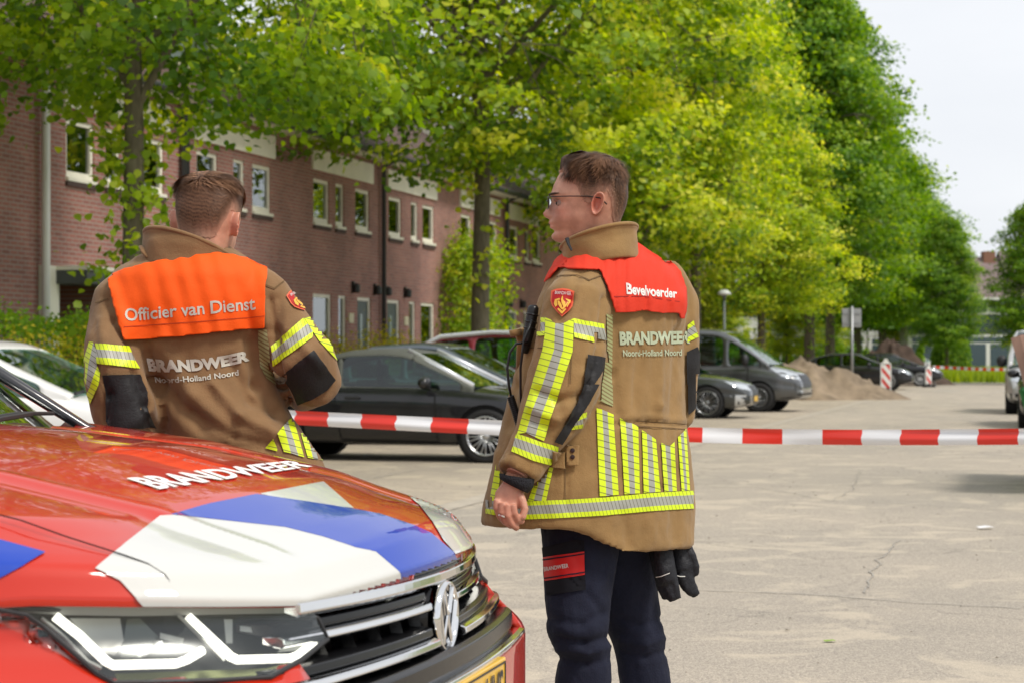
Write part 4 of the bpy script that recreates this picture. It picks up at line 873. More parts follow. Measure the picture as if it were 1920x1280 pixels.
    for s in (1, -1):
        for k in (0, 1): MB().tube([(1.22+.04*k, s*(.1+.35*k), 1.0), (1.3, s*(.45+.25*k), .985)], .018, 6).build('wiper', M_BLACKP, c8)
    place(c8, 960+3750*(-5.05)/19.2, 19.2)
    # right edge: dark car and pale van parked nose to the camera
    rz = math.atan2(-U.y, -U.x)
    c7 = make_car('parked_van', dict(xr=-2.45, xf=2.4, w=1.95, r=.34, axles=(-1.45, 1.5), spokes=8, rimr=.62, rim=M_RIMD, tuck=.15, belt_w=.95,
        wid=[(-2.45, .93), (-1, 1), (1.4, 1), (2.0, .95), (2.4, .78)], bot=[(-2.45, .4), (-2.1, .27), (2.1, .25), (2.4, .34)],
        top=[(-2.45, 1.1), (1.2, 1.17), (1.7, 1.1), (2.1, .98), (2.4, .7)], sh=[(-2.45, 1.0), (1.2, 1.07), (1.7, 1.0), (2.1, .88), (2.4, .58)],
        cab=[(-2.45, 1.3), (-2.4, 1.8), (-2.2, 1.9), (.3, 1.93), (.6, 1.84), (1.0, 1.6), (1.65, 1.12)], ws=.5, rg=-2.42, win=[(.0, .6), (.7, 1.4)], mirror=(1.15, 1.2), mirs=1.8, mirmat=M_BLACKP,
        front=[('grille', M_CRIMG, [[(-.5, .85), (.5, .85), (.42, .5), (-.42, .5)]]), ('headlight', M_HLAMP, [[(.56, .86), (.86, .96), (.88, .78), (.6, .72)], mir([(.56, .86), (.86, .96), (.88, .78), (.6, .72)])]), ('bumper', M_BLACKP, [[(-.85, .48), (.85, .48), (.8, .28), (-.8, .28)]])]),
        carpaint('silver paint', (.5, .5, .5), .4), label='silver van at the right edge of the photo, facing the camera', cat='van')
    place(c7, 1966, 47, rz)
    c9 = make_car('parked_car', coupe(top=[(-2.25, .9), (-2.1, 1.05), (-1.0, 1.06), (.9, 1.04), (1.4, 1.0), (1.95, .9), (2.3, .6)], sh=[(-2.25, .8), (-2, .95), (0, .97), (.9, .95), (1.6, .88), (2.3, .55)],
        cab=[(-2.2, 1.0), (-2.05, 1.3), (-1.75, 1.5), (-.8, 1.6), (.0, 1.6), (.3, 1.54), (.75, 1.3), (1.25, 1.0)], rg=-1.8, win=[(-1.9, -1.15), (-1.05, -.3), (-.22, 1.0)]), P_BLK, label='black car nose at the right edge, in front of the silver van', cat='car')
    place(c9, 2003, 38, rz)
cars()
# green skip with timber, right edge
b = P(1975, HY, 20.4); r_ = empty('skip', (b.x, b.y, 0), math.atan2(U.y, U.x)-math.pi/2)
M_GREEN = mat('green steel', (.02, .16, .04), .5, var=.15, vscale=4)
q = MB(); q.add([(-.05, -1.2, .12), (1.5, -1.2, .12), (1.5, 1.2, .12), (-.05, 1.2, .12), (-.28, -1.6, 1.0), (1.75, -1.6, 1.0), (1.75, 1.6, 1.0), (-.28, 1.6, 1.0)], [(0, 3, 2, 1), (0, 1, 5, 4), (1, 2, 6, 5), (2, 3, 7, 6), (3, 0, 4, 7)])
sk = q.build('tub', M_GREEN, r_); s_ = sk.modifiers.new('t', 'SOLIDIFY'); s_.thickness = .03
for k in range(3): MB().tube([(-.03, -.9+.9*k, .12), (-.3, -.9+.9*k, 1.0)], .035, 4).build('rib', M_GREEN, r_)
tag(r_, 'green waste skip at the right edge of the photo, behind the tape', 'skip')
M_TIMB = mat('old pinkish timber', (.28, .17, .13), .85, var=.35, vscale=6, stretch=(1, 1, .2))
for k, (x0, y0, x1, y1, z1) in enumerate([(-.1, -1.2, -.32, -1.0, 1.52), (.15, -.9, -.05, -1.3, 1.4), (.3, -1.0, .2, -.2, 1.62)]):
    q = MB(); q.tube([(x0+.15, y0, .2), (x1, y1, z1)], [(.09, .025)]*2, 4); o = q.build('plank', M_TIMB); o.location = r_.location; o.rotation_euler = r_.rotation_euler
    tag(o, ['pinkish plank leaning out over the near corner of the green skip', 'shorter plank crossing inside the green skip', 'tallest plank standing up in the green skip'][k], 'plank', 'planks in the green skip')
# pieces of litter on the road
for k, (x, y, col, lab) in enumerate([(1847, 992, (.7, .7, .7), 'scrap of white paper on the road at the right'), (690, 856, (.6, .62, .65), 'crumpled pale scrap on the paving by the convertible'), (1555, 1204, (.22, .34, .04), 'fallen green leaf on the road in front')]):
    d = FPX*CAMH/(y-HY); b = P(x, y, d); n_ = 6; v = [Vector((.075*math.cos(a*1.047)*(1+.3*math.sin(a*2)), .05*math.sin(a*1.047), .012+.01*(a % 2))) for a in range(n_)]; v = [q*(.45 if k == 2 else 1) for q in v]
    o = link('paper_scrap' if k < 2 else 'leaf', mesh([Vector((0, 0, .03 if k < 2 else .012))]+v, [(0, 1+i, 1+(i+1) % n_) for i in range(n_)]), mat('scrap %d' % k, col, .6)); o.location = (b.x, b.y, .003); tag(o, lab, 'paper scrap' if k < 2 else 'leaf')
# ---------------------------------------------------------------- barrier tape
def tapemat():
    m = mat('barrier tape film', (.8, .8, .8), .28, spec=.6); t, bs, l = nodes(m); uv = t.nodes.new('ShaderNodeUVMap'); sx = t.nodes.new('ShaderNodeSeparateXYZ'); l(uv.outputs[0], sx.inputs[0])
    q = t.nodes.new('ShaderNodeMath'); q.operation = 'DIVIDE'; q.inputs[1].default_value = .4; l(sx.outputs['X'], q.inputs[0]); f = t.nodes.new('ShaderNodeMath'); f.operation = 'FRACT'; l(q.outputs[0], f.inputs[0])
    g_ = t.nodes.new('ShaderNodeMath'); g_.operation = 'GREATER_THAN'; g_.inputs[1].default_value = .5; l(f.outputs[0], g_.inputs[0]); mx = t.nodes.new('ShaderNodeMix'); mx.data_type = 'RGBA'; l(g_.outputs[0], mx.inputs[0]); mx.inputs[6].default_value = (.78, .78, .79, 1); mx.inputs[7].default_value = (.72, .035, .02, 1); l(mx.outputs[2], bs.inputs['Base Color']); return m
M_TAPE = tapemat()
def tape(name, pts, wd, phase, lab, n=220, wav=.011):
    P_ = [Vector(p) for p in pts]; seg = len(P_)-1; v = []; uvs = []; s = phase; prev = None
    for i in range(n+1):
        u = i/n*seg; k = min(int(u), seg-1); f = u-k
        a, b_, c, d = P_[max(k-1, 0)], P_[k], P_[k+1], P_[min(k+2, seg)]
        p = .5*((2*b_)+(c-a)*f+(2*a-5*b_+4*c-d)*f*f+(3*b_-a-3*c+d)*f**3)
        if prev: s += (p-prev).length
        prev = p; t = (c-b_).normalized(); nrm = Vector((t.y, -t.x, 0)).normalized()
        fold = wav*(1+.6*math.sin(s*1.7))
        for j in range(5): w_ = (j/4-.5); v.append(p+Vector((0, 0, w_*wd))+nrm*(fold*(1 if j in (1, 2) else (-.5 if j == 3 else 0))+wav*.5*math.sin(s*5+j))); uvs.append((s, w_))
    f = [(i*5+j, (i+1)*5+j, (i+1)*5+j+1, i*5+j+1) for i in range(n) for j in range(4)]
    me = mesh(v, f, True); ul = me.uv_layers.new(name='UVMap')
    for lp in me.loops: ul.data[lp.index].uv = uvs[lp.vertex_index]
    o = link(name, me, M_TAPE); return tag(o, lab, 'barrier tape')
tape('barrier_tape', [P(420, 770, 11.0), P(480, 775, 10.8), P(570, 783, 10.6), P(935, 801, 10.2), P(1290, 814, 10.1), P(1600, 819, 9.9), P(1930, 817.5, 9.4), P(2300, 815, 9.0)], .076, .02, 'red and white barrier tape stretched across behind both men')
tape('barrier_tape', [P(1680, 686, 90), P(1760, 688, 92), P(1880, 692, 90), P(2100, 690, 88)], .13, 0, 'red and white barrier tape far off, above the pale grass', wav=.002)
# ---------------------------------------------------------------- the striped command car (a forward, b to its far side)
CF = Vector((.970, -.243, 0)); CL = Vector((.243, .970, 0)); CO = Vector((-.126, 3.636, 0))
def K(a, b, z): return CO+CF*a+CL*b+Vector((0, 0, z))
def lip_a(b): b = abs(b); return -.32*b*b-2.2*max(b-.55, 0)**2
def lip_z(b): b = abs(b); return .9625-.07*min(b, .5)**2-(0 if b < .5 else 0)+.10*max(b-.5, 0)
BASE = [(0, 0), (.012, .014), (.03, .038), (.05, .052), (.1, .068), (.2, .096), (.29, .125), (.58, .182), (.9, .216), (1.2, .24)]
def hood_z(s, b):
    b = abs(b); z = lip_z(b)+interp(BASE, s)*(1 if b < .45 else max(0, 1-(b-.45)*.28))
    z += .012*(1-(b/.45)**2)*min(1, s*8) if b < .45 else 0
    z += .010*math.exp(-((b-.47)/.022)**2)*min(1, s*10)
    return z-(max(b-.82, 0)*2.2)**2*1.1
def shell_a(b, z):
    "front face below the bonnet lip"
    b_ = abs(b); t = min(max((.93-z)/.2, 0), 1); t = t*t*(3-2*t)
    bump = .035-.10*b_*b_-1.0*max(b_-.66, 0)**2
    return lip_a(b)*(1-t)+bump*t-.05*max(.5-z, 0)*2
P_CR = carpaint('signal red paint', (.52, .022, .006), 0, .22); P_CW = carpaint('white foil', (.60, .60, .57), 0, .22); P_CB = carpaint('blue foil', (.003, .045, .40), 0, .22)
def command_car():
    root = empty('command_car', (CO.x, CO.y, 0), label='red command car with white and blue stripes across its bonnet, nearest the camera', cat='car')
    # bonnet and wing tops
    nb, ns = 120, 60; v = []; f = []
    for i in range(-1, ns+1):
        dip = .014 if i < 0 else 0; s = .98*(max(i, 0)/ns)**1.5
        for j in range(nb+1):
            b = -.935+1.87*j/nb; v.append(K(lip_a(b)*(1-.55*s)-s-dip*.2, b, hood_z(s, b)-dip))
    for i in range(ns+1):
        for j in range(nb): a = i*(nb+1)+j; f.append((a, a+1, a+nb+2, a+nb+1))
    me = mesh(v, f, True)
    if me.polygons[len(me.polygons)//2].normal.z < 0: me.flip_normals()
    link('bonnet', me, P_CR, root, True); HB = bvh(me)
    # full front shell, used for placing lamps; the skin skips the openings
    zs = [.18+.0125*i for i in range(64)]; bs = [-.945+.0135*j for j in range(141)]
    top = lambda b: lip_z(b)-.006
    def shell_pt(b, z): zz = min(z, top(b)); return K(shell_a(b, zz), b, zz)
    sv = [shell_pt(b, z) for z in zs for b in bs]; nbb = len(bs); sf = [(i*nbb+j, i*nbb+j+1, (i+1)*nbb+j+1, (i+1)*nbb+j) for i in range(len(zs)-1) for j in range(nbb-1)]
    sm = mesh(sv, sf, True); SB = bvh(sm)
    def hit(x, y, push=0):
        o, d = proj_cam(x, y); h = SB.ray_cast(o, d)
        if h[0] is None: return None
        return h[0]+d*push
    def tobz(p): q = p-CO; return q.dot(CL), p.z
    lampx = [(-60, 1102), (0, 1108), (200, 1113), (400, 1119), (567, 1121), (596, 1158), (614, 1197), (565, 1236), (507, 1268), (400, 1275), (213, 1279), (183, 1262), (83, 1175), (50, 1152), (0, 1143), (-60, 1137)]
    lamp = [tobz(h) for h in (hit(*q) for q in lampx) if h]
    def inside(pt, poly):
        x, y = pt; c = False; n = len(poly)
        for i in range(n):
            x0, y0 = poly[i]; x1, y1 = poly[(i+1) % n]
            if (y0 > y) != (y1 > y) and x < (x1-x0)*(y-y0)/(y1-y0)+x0: c = not c
        return c
    def grl(b, z): b = abs(b); return .742 < z < .99 and b < .56+.5*(z-.742) and not (z > .745 and b > .545-.0*(z)) if False else (.742 < z < .96 and b < .515+max(0, (.90-z))*.9 and b < .66)
    keep = []
    for fc in sf:
        b = sum(bs[k % nbb] for k in fc)/4; z = sum(zs[k//nbb] for k in fc)/4
        if .50 < abs(b) < .86 and z > top(abs(b))-.03: continue
        if grl(b, z) or inside((b, z), lamp) or inside((-b, z), lamp): continue
        keep.append(fc)
    me = mesh(sv, keep, True)
    if sum(p.normal.dot(CF) for p in me.polygons) < 0: me.flip_normals()
    o = link('front_bumper', me, P_CR, root, True); m = o.modifiers.new('t', 'SOLIDIFY'); m.thickness = .02; m.offset = -1
    # dark cavity behind the openings
    q = MB(); rings = []
    for z in (.66, .74, .80, .86, .92, .99): rings.append([K(min(shell_a(b, min(z, .94)), lip_a(b))-.10-.05*(abs(b) < .5), b, z) for b in [-.9+.05*k for k in range(37)]])
    q.rings(rings, cap=False, closed=False); q.build('radiator_panel', M_WELL, root, world=True)
    # grille: vertical ribs and horizontal chrome blades
    GB = mat('gloss black plastic', (.008, .008, .009), .2, spec=.4)
    q = MB()
    for k in range(-5, 6):
        b = k*.095; q.tube([K(shell_a(b, z)-.045, b*(1-.12*(z-.74)/.2), z) for z in (.74, .80, .86, .92)], [(.004, .02)]*4, 4, up=CL)
    q.build('grille_ribs', GB, root, world=True)
    def blade(z, b0, b1, h, dep, m_, name, out=.0):
        q = MB(); rings = []; n = 30
        for i in range(n+1):
            b = b0+(b1-b0)*i/n; A = shell_a(b, z)+out; zz = z+(.006*0)
            rings.append([K(A-dep, b, zz-h*.2), K(A-.004, b, zz-h*.5), K(A+.004, b, zz-h*.2), K(A+.002, b, zz+h*.35), K(A-.008, b, zz+h*.5), K(A-dep, b, zz+h*.5)])
        q.rings(rings); return q.build(name, m_, root, smooth=False, world=True, bevel=.002)
    blade(.930, -.525, .525, .026, .03, M_CHROME, 'chrome_blade', .004); blade(.9475, -.53, .53, .010, .03, GB, 'seal_strip', -.004)
    for z, e in ((.884, .575), (.820, .635)):
        for s in (-1, 1):
            a, b_ = sorted((s*.085, s*e)); blade(z, a, b_, .019, .035, M_CHROME, 'chrome_blade', .0); blade(z+.018, a, b_, .022, .06, GB, 'grille_blade', -.01)
    blade(.775, -.60, .60, .05, .05, GB, 'grille_blade', -.006); blade(.748, -.62, .62, .014, .03, M_CHROME, 'chrome_blade', .006)
    # two small blue light modules shown clear behind the grille
    for b in (-.2, .27):
        MB().box((-.035, -.012, -.014), (.035, .012, .014), M=Matrix.Translation(K(shell_a(b, .905)-.03, b, .905)) @ Matrix.Rotation(math.atan2(CL.y, CL.x), 4, 'Z')).build('flash_lamp', mat('clear lamp', (.55, .6, .55), .15, spec=.9), root, world=True, bevel=.004)
    # badge
    n = CF.copy(); c = K(shell_a(0, .856)-.018, 0, .856); R0 = .064
    st = MB().lathe([(R0*1.1, -.09), (R0*1.12, -.02), (R0*1.04, -.002)], c, n, 40).build('badge_mount', GB, root, smooth=True, world=True)
    bd = MB().lathe([(R0*1.04, -.006), (R0*1.04, .012), (R0*.99, .020), (R0*.93, .021), (R0*.90, .014), (R0*.90, .008)], c, n, 48); bo = bd.build('badge', M_CHROME, root, smooth=True, world=True)
    MB().lathe([(R0*.91, .0), (R0*.91, .010), (R0*.6, .013), (.001, .014)], c, n, 40).build('badge_field', mat('badge black', (.012, .014, .02), .05, coat=1), bo, smooth=True, world=True)
    def bar(p, q_, w_=.0055):
        a = c+CL*p[0]*R0+Vector((0, 0, p[1]*R0))+n*.016; b_ = c+CL*q_[0]*R0+Vector((0, 0, q_[1]*R0))+n*.016; return a, b_
    lt = MB()
    for p, q_ in (((-.42, .80), (-.13, .10)), ((-.13, .10), (.13, .10)), ((.13, .10), (.42, .80)), ((-.82, .36), (-.42, -.72)), ((-.42, -.72), (.0, .02)), ((.0, .02), (.42, -.72)), ((.42, -.72), (.82, .36))):
        a, b_ = bar(p, q_); lt.tube([a, b_], [(.0048, .003)]*2, 6)
    lt.build('badge_letters', M_CHROME, bo, world=True)
    # number plate
    pz = .69; M4 = Matrix.Translation(K(.052, 0, pz)) @ Matrix((( *CL, 0), (*CF, 0), (0, 0, 1, 0), (0, 0, 0, 1))).transposed()
    M4 = Matrix.Translation(K(.052, 0, pz)) @ Matrix(((CL.x, CF.x, 0, 0), (CL.y, CF.y, 0, 0), (0, 0, 1, 0), (0, 0, 0, 1)))
    pl = MB().box((-.262, -.02, -.057), (.262, .0, .057), M=M4).build('number_plate', mat('plate yellow', (.80, .47, .03), .35, coat=.5), root, world=True, bevel=.003)
    q = MB()
    for a, b_ in (((-.255, -.05), (.255, -.047)), ((-.255, .047), (.255, .05)), ((-.255, -.05), (-.252, .05)), ((.252, -.05), (.255, .05))): q.box((a[0], .0, a[1]), (b_[0], .0022, b_[1]), M=M4)
    v_, f_, asp = textpoly('2-HVS', .015); q2 = MB(); hgt = .075
    # the photo shows only the last characters of the plate
    wv = .19; q2.add([M4 @ Vector((.232-wv+x*wv, .003, -.038+y*hgt)) for x, y in v_], f_)
    q.build('plate_border', M_BLACKP, pl, world=True); q2.build('plate_characters', M_BLACKP, pl, world=True)
    # head lamps
    ML_ = bpy.data.materials.new('daytime light'); ML_.use_nodes = True; bs_ = ML_.node_tree.nodes['Principled BSDF']; bs_.inputs['Base Color'].default_value = (.9, .9, .85, 1); bs_.inputs['Emission Color'].default_value = (1, .97, .86, 1); bs_.inputs['Emission Strength'].default_value = 1.4
    M_LENS = glassmat('lamp lens', (.93, .95, .94), .03, .22); M_REFL = mat('lamp chrome', (.42, .43, .40), .3, metal=.35); M_LD = mat('lamp housing', (.03, .032, .03), .45)
    def flipb(p):
        q = p-CO; return K(q.dot(CF), -q.dot(CL), p.z)
    for s in (0, 1):
        fx = (lambda p: flipb(p)) if s else (lambda p: p)
        poly = [(x, y) for x, y in lampx]
        def patch(name, pl, m_, push, step=10, par=None, thick=0):
            bm = cut_grid([pl], step); bad = []
            for vtx in bm.verts:
                h = hit(vtx.co.x, vtx.co.y, push)
                if h is None: bad.append(vtx)
                else: vtx.co = fx(h)
            bmesh.ops.delete(bm, geom=bad, context='VERTS'); me = bpy.data.meshes.new('mesh'); bm.normal_update(); bm.to_mesh(me); bm.free(); me.polygons.foreach_set('use_smooth', [True]*len(me.polygons))
            if len(me.polygons) and sum(p.normal.dot(CF) for p in me.polygons) < 0: me.flip_normals()
            o = link(name, me, m_, par or root, True)
            if thick: t_ = o.modifiers.new('t', 'SOLIDIFY'); t_.thickness = thick; t_.offset = -1
            return o
        hl = patch('headlight', poly, M_LENS, -.006, 16)
        # housing: deep dark pan behind the lens and chrome shelves inside
        bkp = [(min(max(x, -60), 640), y) for x, y in poly]
        patch('housing', bkp, M_LD, .085, 16, hl)
        patch('reflector', [(-60, 1126), (100, 1131), (250, 1136), (560, 1131), (568, 1148), (250, 1154), (120, 1152), (-60, 1140)], M_REFL, .03, 16, hl)
        patch('reflector', [(130, 1158), (225, 1158), (232, 1200), (215, 1228), (190, 1222)], M_REFL, .05, 16, hl); patch('reflector', [(238, 1160), (262, 1158), (300, 1195), (262, 1232), (225, 1236)], mat('lamp bowl', (.10, .11, .10), .15, metal=.6), .06, 16, hl); patch('reflector', [(300, 1185), (345, 1196), (342, 1206), (300, 1196)], M_REFL, .045, 16, hl); patch('reflector', [(450, 1172), (560, 1186), (555, 1196), (450, 1182)], M_REFL, .045, 16, hl); patch('reflector', [(420, 1160), (436, 1160), (436, 1205), (424, 1205)], M_REFL, .05, 16, hl)
        patch('reflector', [(560, 1175), (600, 1165), (606, 1192), (590, 1215), (520, 1222)], M_REFL, .05, 16, hl)
        patch('reflector', [(215, 1262), (500, 1252), (540, 1240), (520, 1262), (480, 1268), (220, 1274)], mat('olive reflection', (.25, .26, .12), .2, metal=.8), .02, 16, hl)  # olive colour painted in for the reflections seen in the lamp
        def rod(pts, r, m_, nm, push=.03):
            pp = [hit(x, y, push) for x, y in pts]; pp = [fx(p) for p in pp if p]
            q = MB(); q.tube(pp, [r]*len(pp), 8); return q.build(nm, m_, hl, world=True)
        for sh_ in (0, 1):
            if sh_ == 0: L1 = [(103, 1154), (150, 1191), (198, 1238), (212, 1246), (330, 1243), (350, 1236), (380, 1218)]
            else: L1 = [(352, 1155), (395, 1195), (432, 1230), (445, 1236), (545, 1233), (560, 1227), (588, 1204)]
            rod(L1, .0072, ML_, 'light_guide', .028)
        rod([(78, 1158), (118, 1192), (165, 1240), (190, 1252)], .003, M_REFL, 'trim_rod', .02); rod([(335, 1152), (378, 1195), (420, 1238)], .003, M_REFL, 'trim_rod', .02)
        rod([(222, 1273), (512, 1262)], .0026, M_REFL, 'trim_rod')
        # seal round the lens
        q = MB(); pp = [hit(x, y, -.004) for x, y in lampx]; pp = [fx(p) for p in pp if p]; q.tube(pp+[pp[0]], [.0042]*(len(pp)+1), 6); q.build('lamp_seal', M_BLACKP, hl, world=True)
    # foil stripes and lettering on the bonnet
    W1 = [(178, 1065), (240, 1014), (300, 967), (325, 966), (480, 983), (534, 989), (606, 1007), (667, 1027), (703, 1034), (749, 1072), (753, 1100), (700, 1114), (640, 1120), (571, 1134), (420, 1136), (268, 1136), (225, 1088)]
    B1 = [(320, 965), (390, 945), (480, 927), (570, 940), (660, 954), (713, 964), (775, 985), (807, 999), (850, 1036), (864, 1064), (803, 1086), (753, 1102), (749, 1073), (703, 1034), (667, 1027), (606, 1007), (534, 989), (480, 983)]
    W2 = [(487, 926), (606, 903), (663, 953), (588, 946), (516, 933)]
    W3 = [(713, 893), (760, 925), (785, 946), (810, 978), (830, 1012), (852, 1037), (893, 1022), (893, 990), (880, 975), (865, 950), (840, 930), (800, 908), (740, 885)]
    B2 = [(-80, 1004), (0, 1012), (85, 1035), (40, 1062), (0, 1083), (-80, 1118)]
    decal('stripe_foil', [W1], HB, P_CW, root, 4, .0035); decal('stripe_foil', [W2], HB, P_CW, root, 4, .0035); decal('stripe_foil', [W3], HB, P_CW, root, 4, .0035)
    decal('stripe_foil', [B1], HB, P_CB, root, 4, .0040); decal('stripe_foil', [B2], HB, P_CB, root, 4, .0035)
    decal('bonnet_lettering', [textquad('BRANDWEER', (297, 918), (585, 875), (556, 864), (238, 899), .03)], HB, mat('white lettering foil', (.85, .84, .82), .5), root, 12, .005)
    # shut line of the bonnet
    q = MB(); q.tube([K(lip_a(-.70-.02*k*0)*(1-.55*s)-s, -.70-.13*s, hood_z(s, -.70-.13*s)+.0005) for k, s in enumerate([.0, .03, .06, .1, .15, .2, .28, .35, .42, .5, .6, .7, .8, .9])], .0012, 5); q.build('bonnet_gap', GAPM, root, world=True)
    # cabin, sides and rear
    def cx(b): return -.98-.25*b*b
    def top_z(a): return interp([(-4.45, 1.25), (-4.3, 1.45), (-3.9, 1.60), (-2.6, 1.66), (-2.0, 1.64), (-1.72, 1.57), (-.98, 1.168)], a)
    v = []; f = []; nb = 24; na = 16
    for i in range(na+1):
        t = i/na
        for j in range(nb+1):
            u = -1+2*j/nb; bw = .69-.06*t; b = u*bw; a0 = cx(b); a = a0+(-1.78-a0)*t; v.append(K(a, b, 1.172+(1.585-1.172)*t-.02*u*u*(1+t)+.035*math.sin(t*math.pi)))
    for i in range(na):
        for j in range(nb): k = i*(nb+1)+j; f.append((k, k+1, k+nb+2, k+nb+1))
    me = mesh(v, f, True)
    if me.polygons[0].normal.z < 0: me.flip_normals()
    link('windscreen', me, glassmat('windscreen glass', (.16, .24, .15), .36), root, True)
    for s in (-1, 1):
        q = MB(); q.tube([K(-.98, s*.75, 1.13), K(-1.05, s*.70, 1.165), K(-1.25, s*.665, 1.29), K(-1.5, s*.65, 1.44), K(-1.8, s*.64, 1.60), K(-2.4, s*.65, 1.65), K(-3.8, s*.63, 1.60), K(-4.3, s*.68, 1.3)], [(.012, .02), (.013, .022)]+[(.016, .028)]*6, 8)
        q.build('roof_rail', mat('dark trim', (.015, .015, .018), .3, coat=1), root, smooth=True, world=True)
    q = MB(); rings = []
    for a in (-1.76, -2.0, -2.6, -3.2, -3.9, -4.25): rings.append([K(a, b, top_z(a)-.05*(b/.66)**2) for b in [-.66+.06*k for k in range(23)]])
    q.rings(rings, cap=False, closed=False); o = q.build('roof', P_CR, root, smooth=True, world=True); t_ = o.modifiers.new('t', 'SOLIDIFY'); t_.thickness = .02
    for s in (-1, 1):
        # side skin with wheel arches
        us = [(-.28+(-4.35+.28)*i/80) for i in range(81)]; zz = [.22+.045*i for i in range(20)]; vv = []; ff = []
        for a in us:
            for z in zz:
                zt = min(z, 1.06); bulge = .925-.03*((zt-.62)/.4)**2
                if a > -.6: bulge = min(bulge, .925-.16*(1-(-a-.28)/.32)**2)
                vv.append(K(a, s*bulge, zt))
        nz_ = len(zz)
        for i in range(80):
            for j in range(nz_-1):
                am = (us[i]+us[i+1])/2; zm = (zz[j]+zz[j+1])/2
                if any(math.hypot(am-ax, zm-.35) < .39 for ax in (-.86, -3.54)): continue
                if (am > -.45 and zm > .86) or (am > -1.0 and zm > .96): continue
                ff.append((i*nz_+j, (i+1)*nz_+j, (i+1)*nz_+j+1, i*nz_+j+1))
        me = mesh(vv, ff, True); 
        if sum(p.normal.dot(CL) for p in me.polygons)*s < 0: me.flip_normals()
        o = link('side_panel', me, P_CR, root, True); t_ = o.modifiers.new('t', 'SOLIDIFY'); t_.thickness = .03; t_.offset = -1
        q = MB(); q.add([K(-1.15, s*.86, 1.07), K(-1.75, s*.68, 1.56), K(-3.7, s*.66, 1.56), K(-4.2, s*.84, 1.07)], [(0, 1, 2, 3)]); q.build('side_window', M_CGLASS, root, world=True)
        for a in (-2.3, -3.3): MB().tube([K(a, s*.855, 1.07), K(a, s*.68, 1.56)], [(.05, .012)]*2, 4, up=CF).build('pillar', mat('dark trim'), root, world=True)
        q = MB(); q.ball(K(-1.45, s*1.03, 1.13), (.1, .12, .09), 16); q.tube([K(-1.4, s*.88, 1.07), K(-1.45, s*1.0, 1.1)], .025, 6); q.build('wing_mirror', P_CR, root, smooth=True, world=True)
        for ax in (-.86, -3.54):
            t = MB().lathe([(.25, -.12), (.33, -.115), (.348, -.09), (.348, .09), (.33, .115), (.25, .12)], K(ax, s*.80, .348), CL*s, 40).build('wheel', M_TYRE, root, smooth=True, world=True)
            q = MB().lathe([(.25, .10), (.235, .08), (.1, .04), (.03, .06)], K(ax, s*.80, .348), CL*s, 40)
            for k in range(5):
                a_ = k*1.2566; d = CF*math.cos(a_)+Vector((0, 0, math.sin(a_))); q.tube([K(ax, s*.80, .348)+d*.05+CL*s*.08, K(ax, s*.80, .348)+d*.24+CL*s*.10], [.03, .022], 6)
            q.build('rim', M_RIM, t, smooth=True, world=True)
            MB().lathe([(.385, -.12), (.388, .1)], K(ax, s*.78, .36), CL*s, 32).build('wheel_arch', M_WELL, root, world=True)
    q = MB(); q.rings([[K(-4.35, -.9, .3), K(-4.42, -.88, .9), K(-4.3, -.82, 1.08), K(-4.3, .82, 1.08), K(-4.42, .88, .9), K(-4.35, .9, .3)], [K(-4.2, -.9, .3), K(-4.3, -.88, .9), K(-4.2, -.82, 1.08), K(-4.2, .82, 1.08), K(-4.3, .88, .9), K(-4.2, .9, .3)]]); q.build('tailgate', P_CR, root, world=True)
    q = MB(); q.add([K(-4.32, -.78, 1.08), K(-4.25, -.64, 1.50), K(-4.25, .64, 1.50), K(-4.32, .78, 1.08)], [(0, 1, 2, 3)]); q.build('rear_window', M_CGLASS, root, world=True)
    M4 = Matrix(((CF.x, CL.x, 0, CO.x), (CF.y, CL.y, 0, CO.y), (0, 0, 1, 0), (0, 0, 0, 1)))
    MB().box((-4.1, -.7, .2), (-.25, .7, .45), M=M4).build('underbody', M_WELL, root, world=True)
    MB().box((-1.5, -.74, .85), (-1.06, .74, 1.1), M=M4).build('dashboard', M_SEAT, root, world=True, bevel=.03)
    for b in (-.38, .38): MB().box((-2.25, b-.25, .5), (-2.1, b+.25, 1.2), M=M4).box((-2.22, b-.13, 1.2), (-2.12, b+.13, 1.38), M=M4).build('seat', M_SEAT, root, world=True, bevel=.03)
    # cowl strip and wipers
    q = MB(); rings = []
    for k in range(25):
        b = -.80+1.6*k/24; a = cx(b); rings.append([K(a+.05, b, 1.155), K(a+.045, b, 1.172-.02*abs(b)), K(a-.01, b, 1.176-.02*abs(b)), K(a-.02, b, 1.16)])
    q.rings(rings); q.build('cowl', M_BLACKP, root, world=True)
    q = MB(); q.tube([K(-.965, -.02, 1.188), K(-.99, .20, 1.202), K(-1.04, .42, 1.205)], .006, 6); q.tube([K(-1.0, .02, 1.197), K(-1.03, .34, 1.208), K(-1.09, .62, 1.200)], .0045, 6); q.ball(K(-.962, -.02, 1.186), .016, 10); q.build('wiper', M_BLACKP, root, world=True)
    q = MB(); q.tube([K(-1.03, -.62, 1.185), K(-1.02, -.36, 1.205), K(-1.0, -.1, 1.206)], .006, 6); q.ball(K(-1.03, -.62, 1.18), .016, 10); q.build('wiper', M_BLACKP, root, world=True)
command_car()
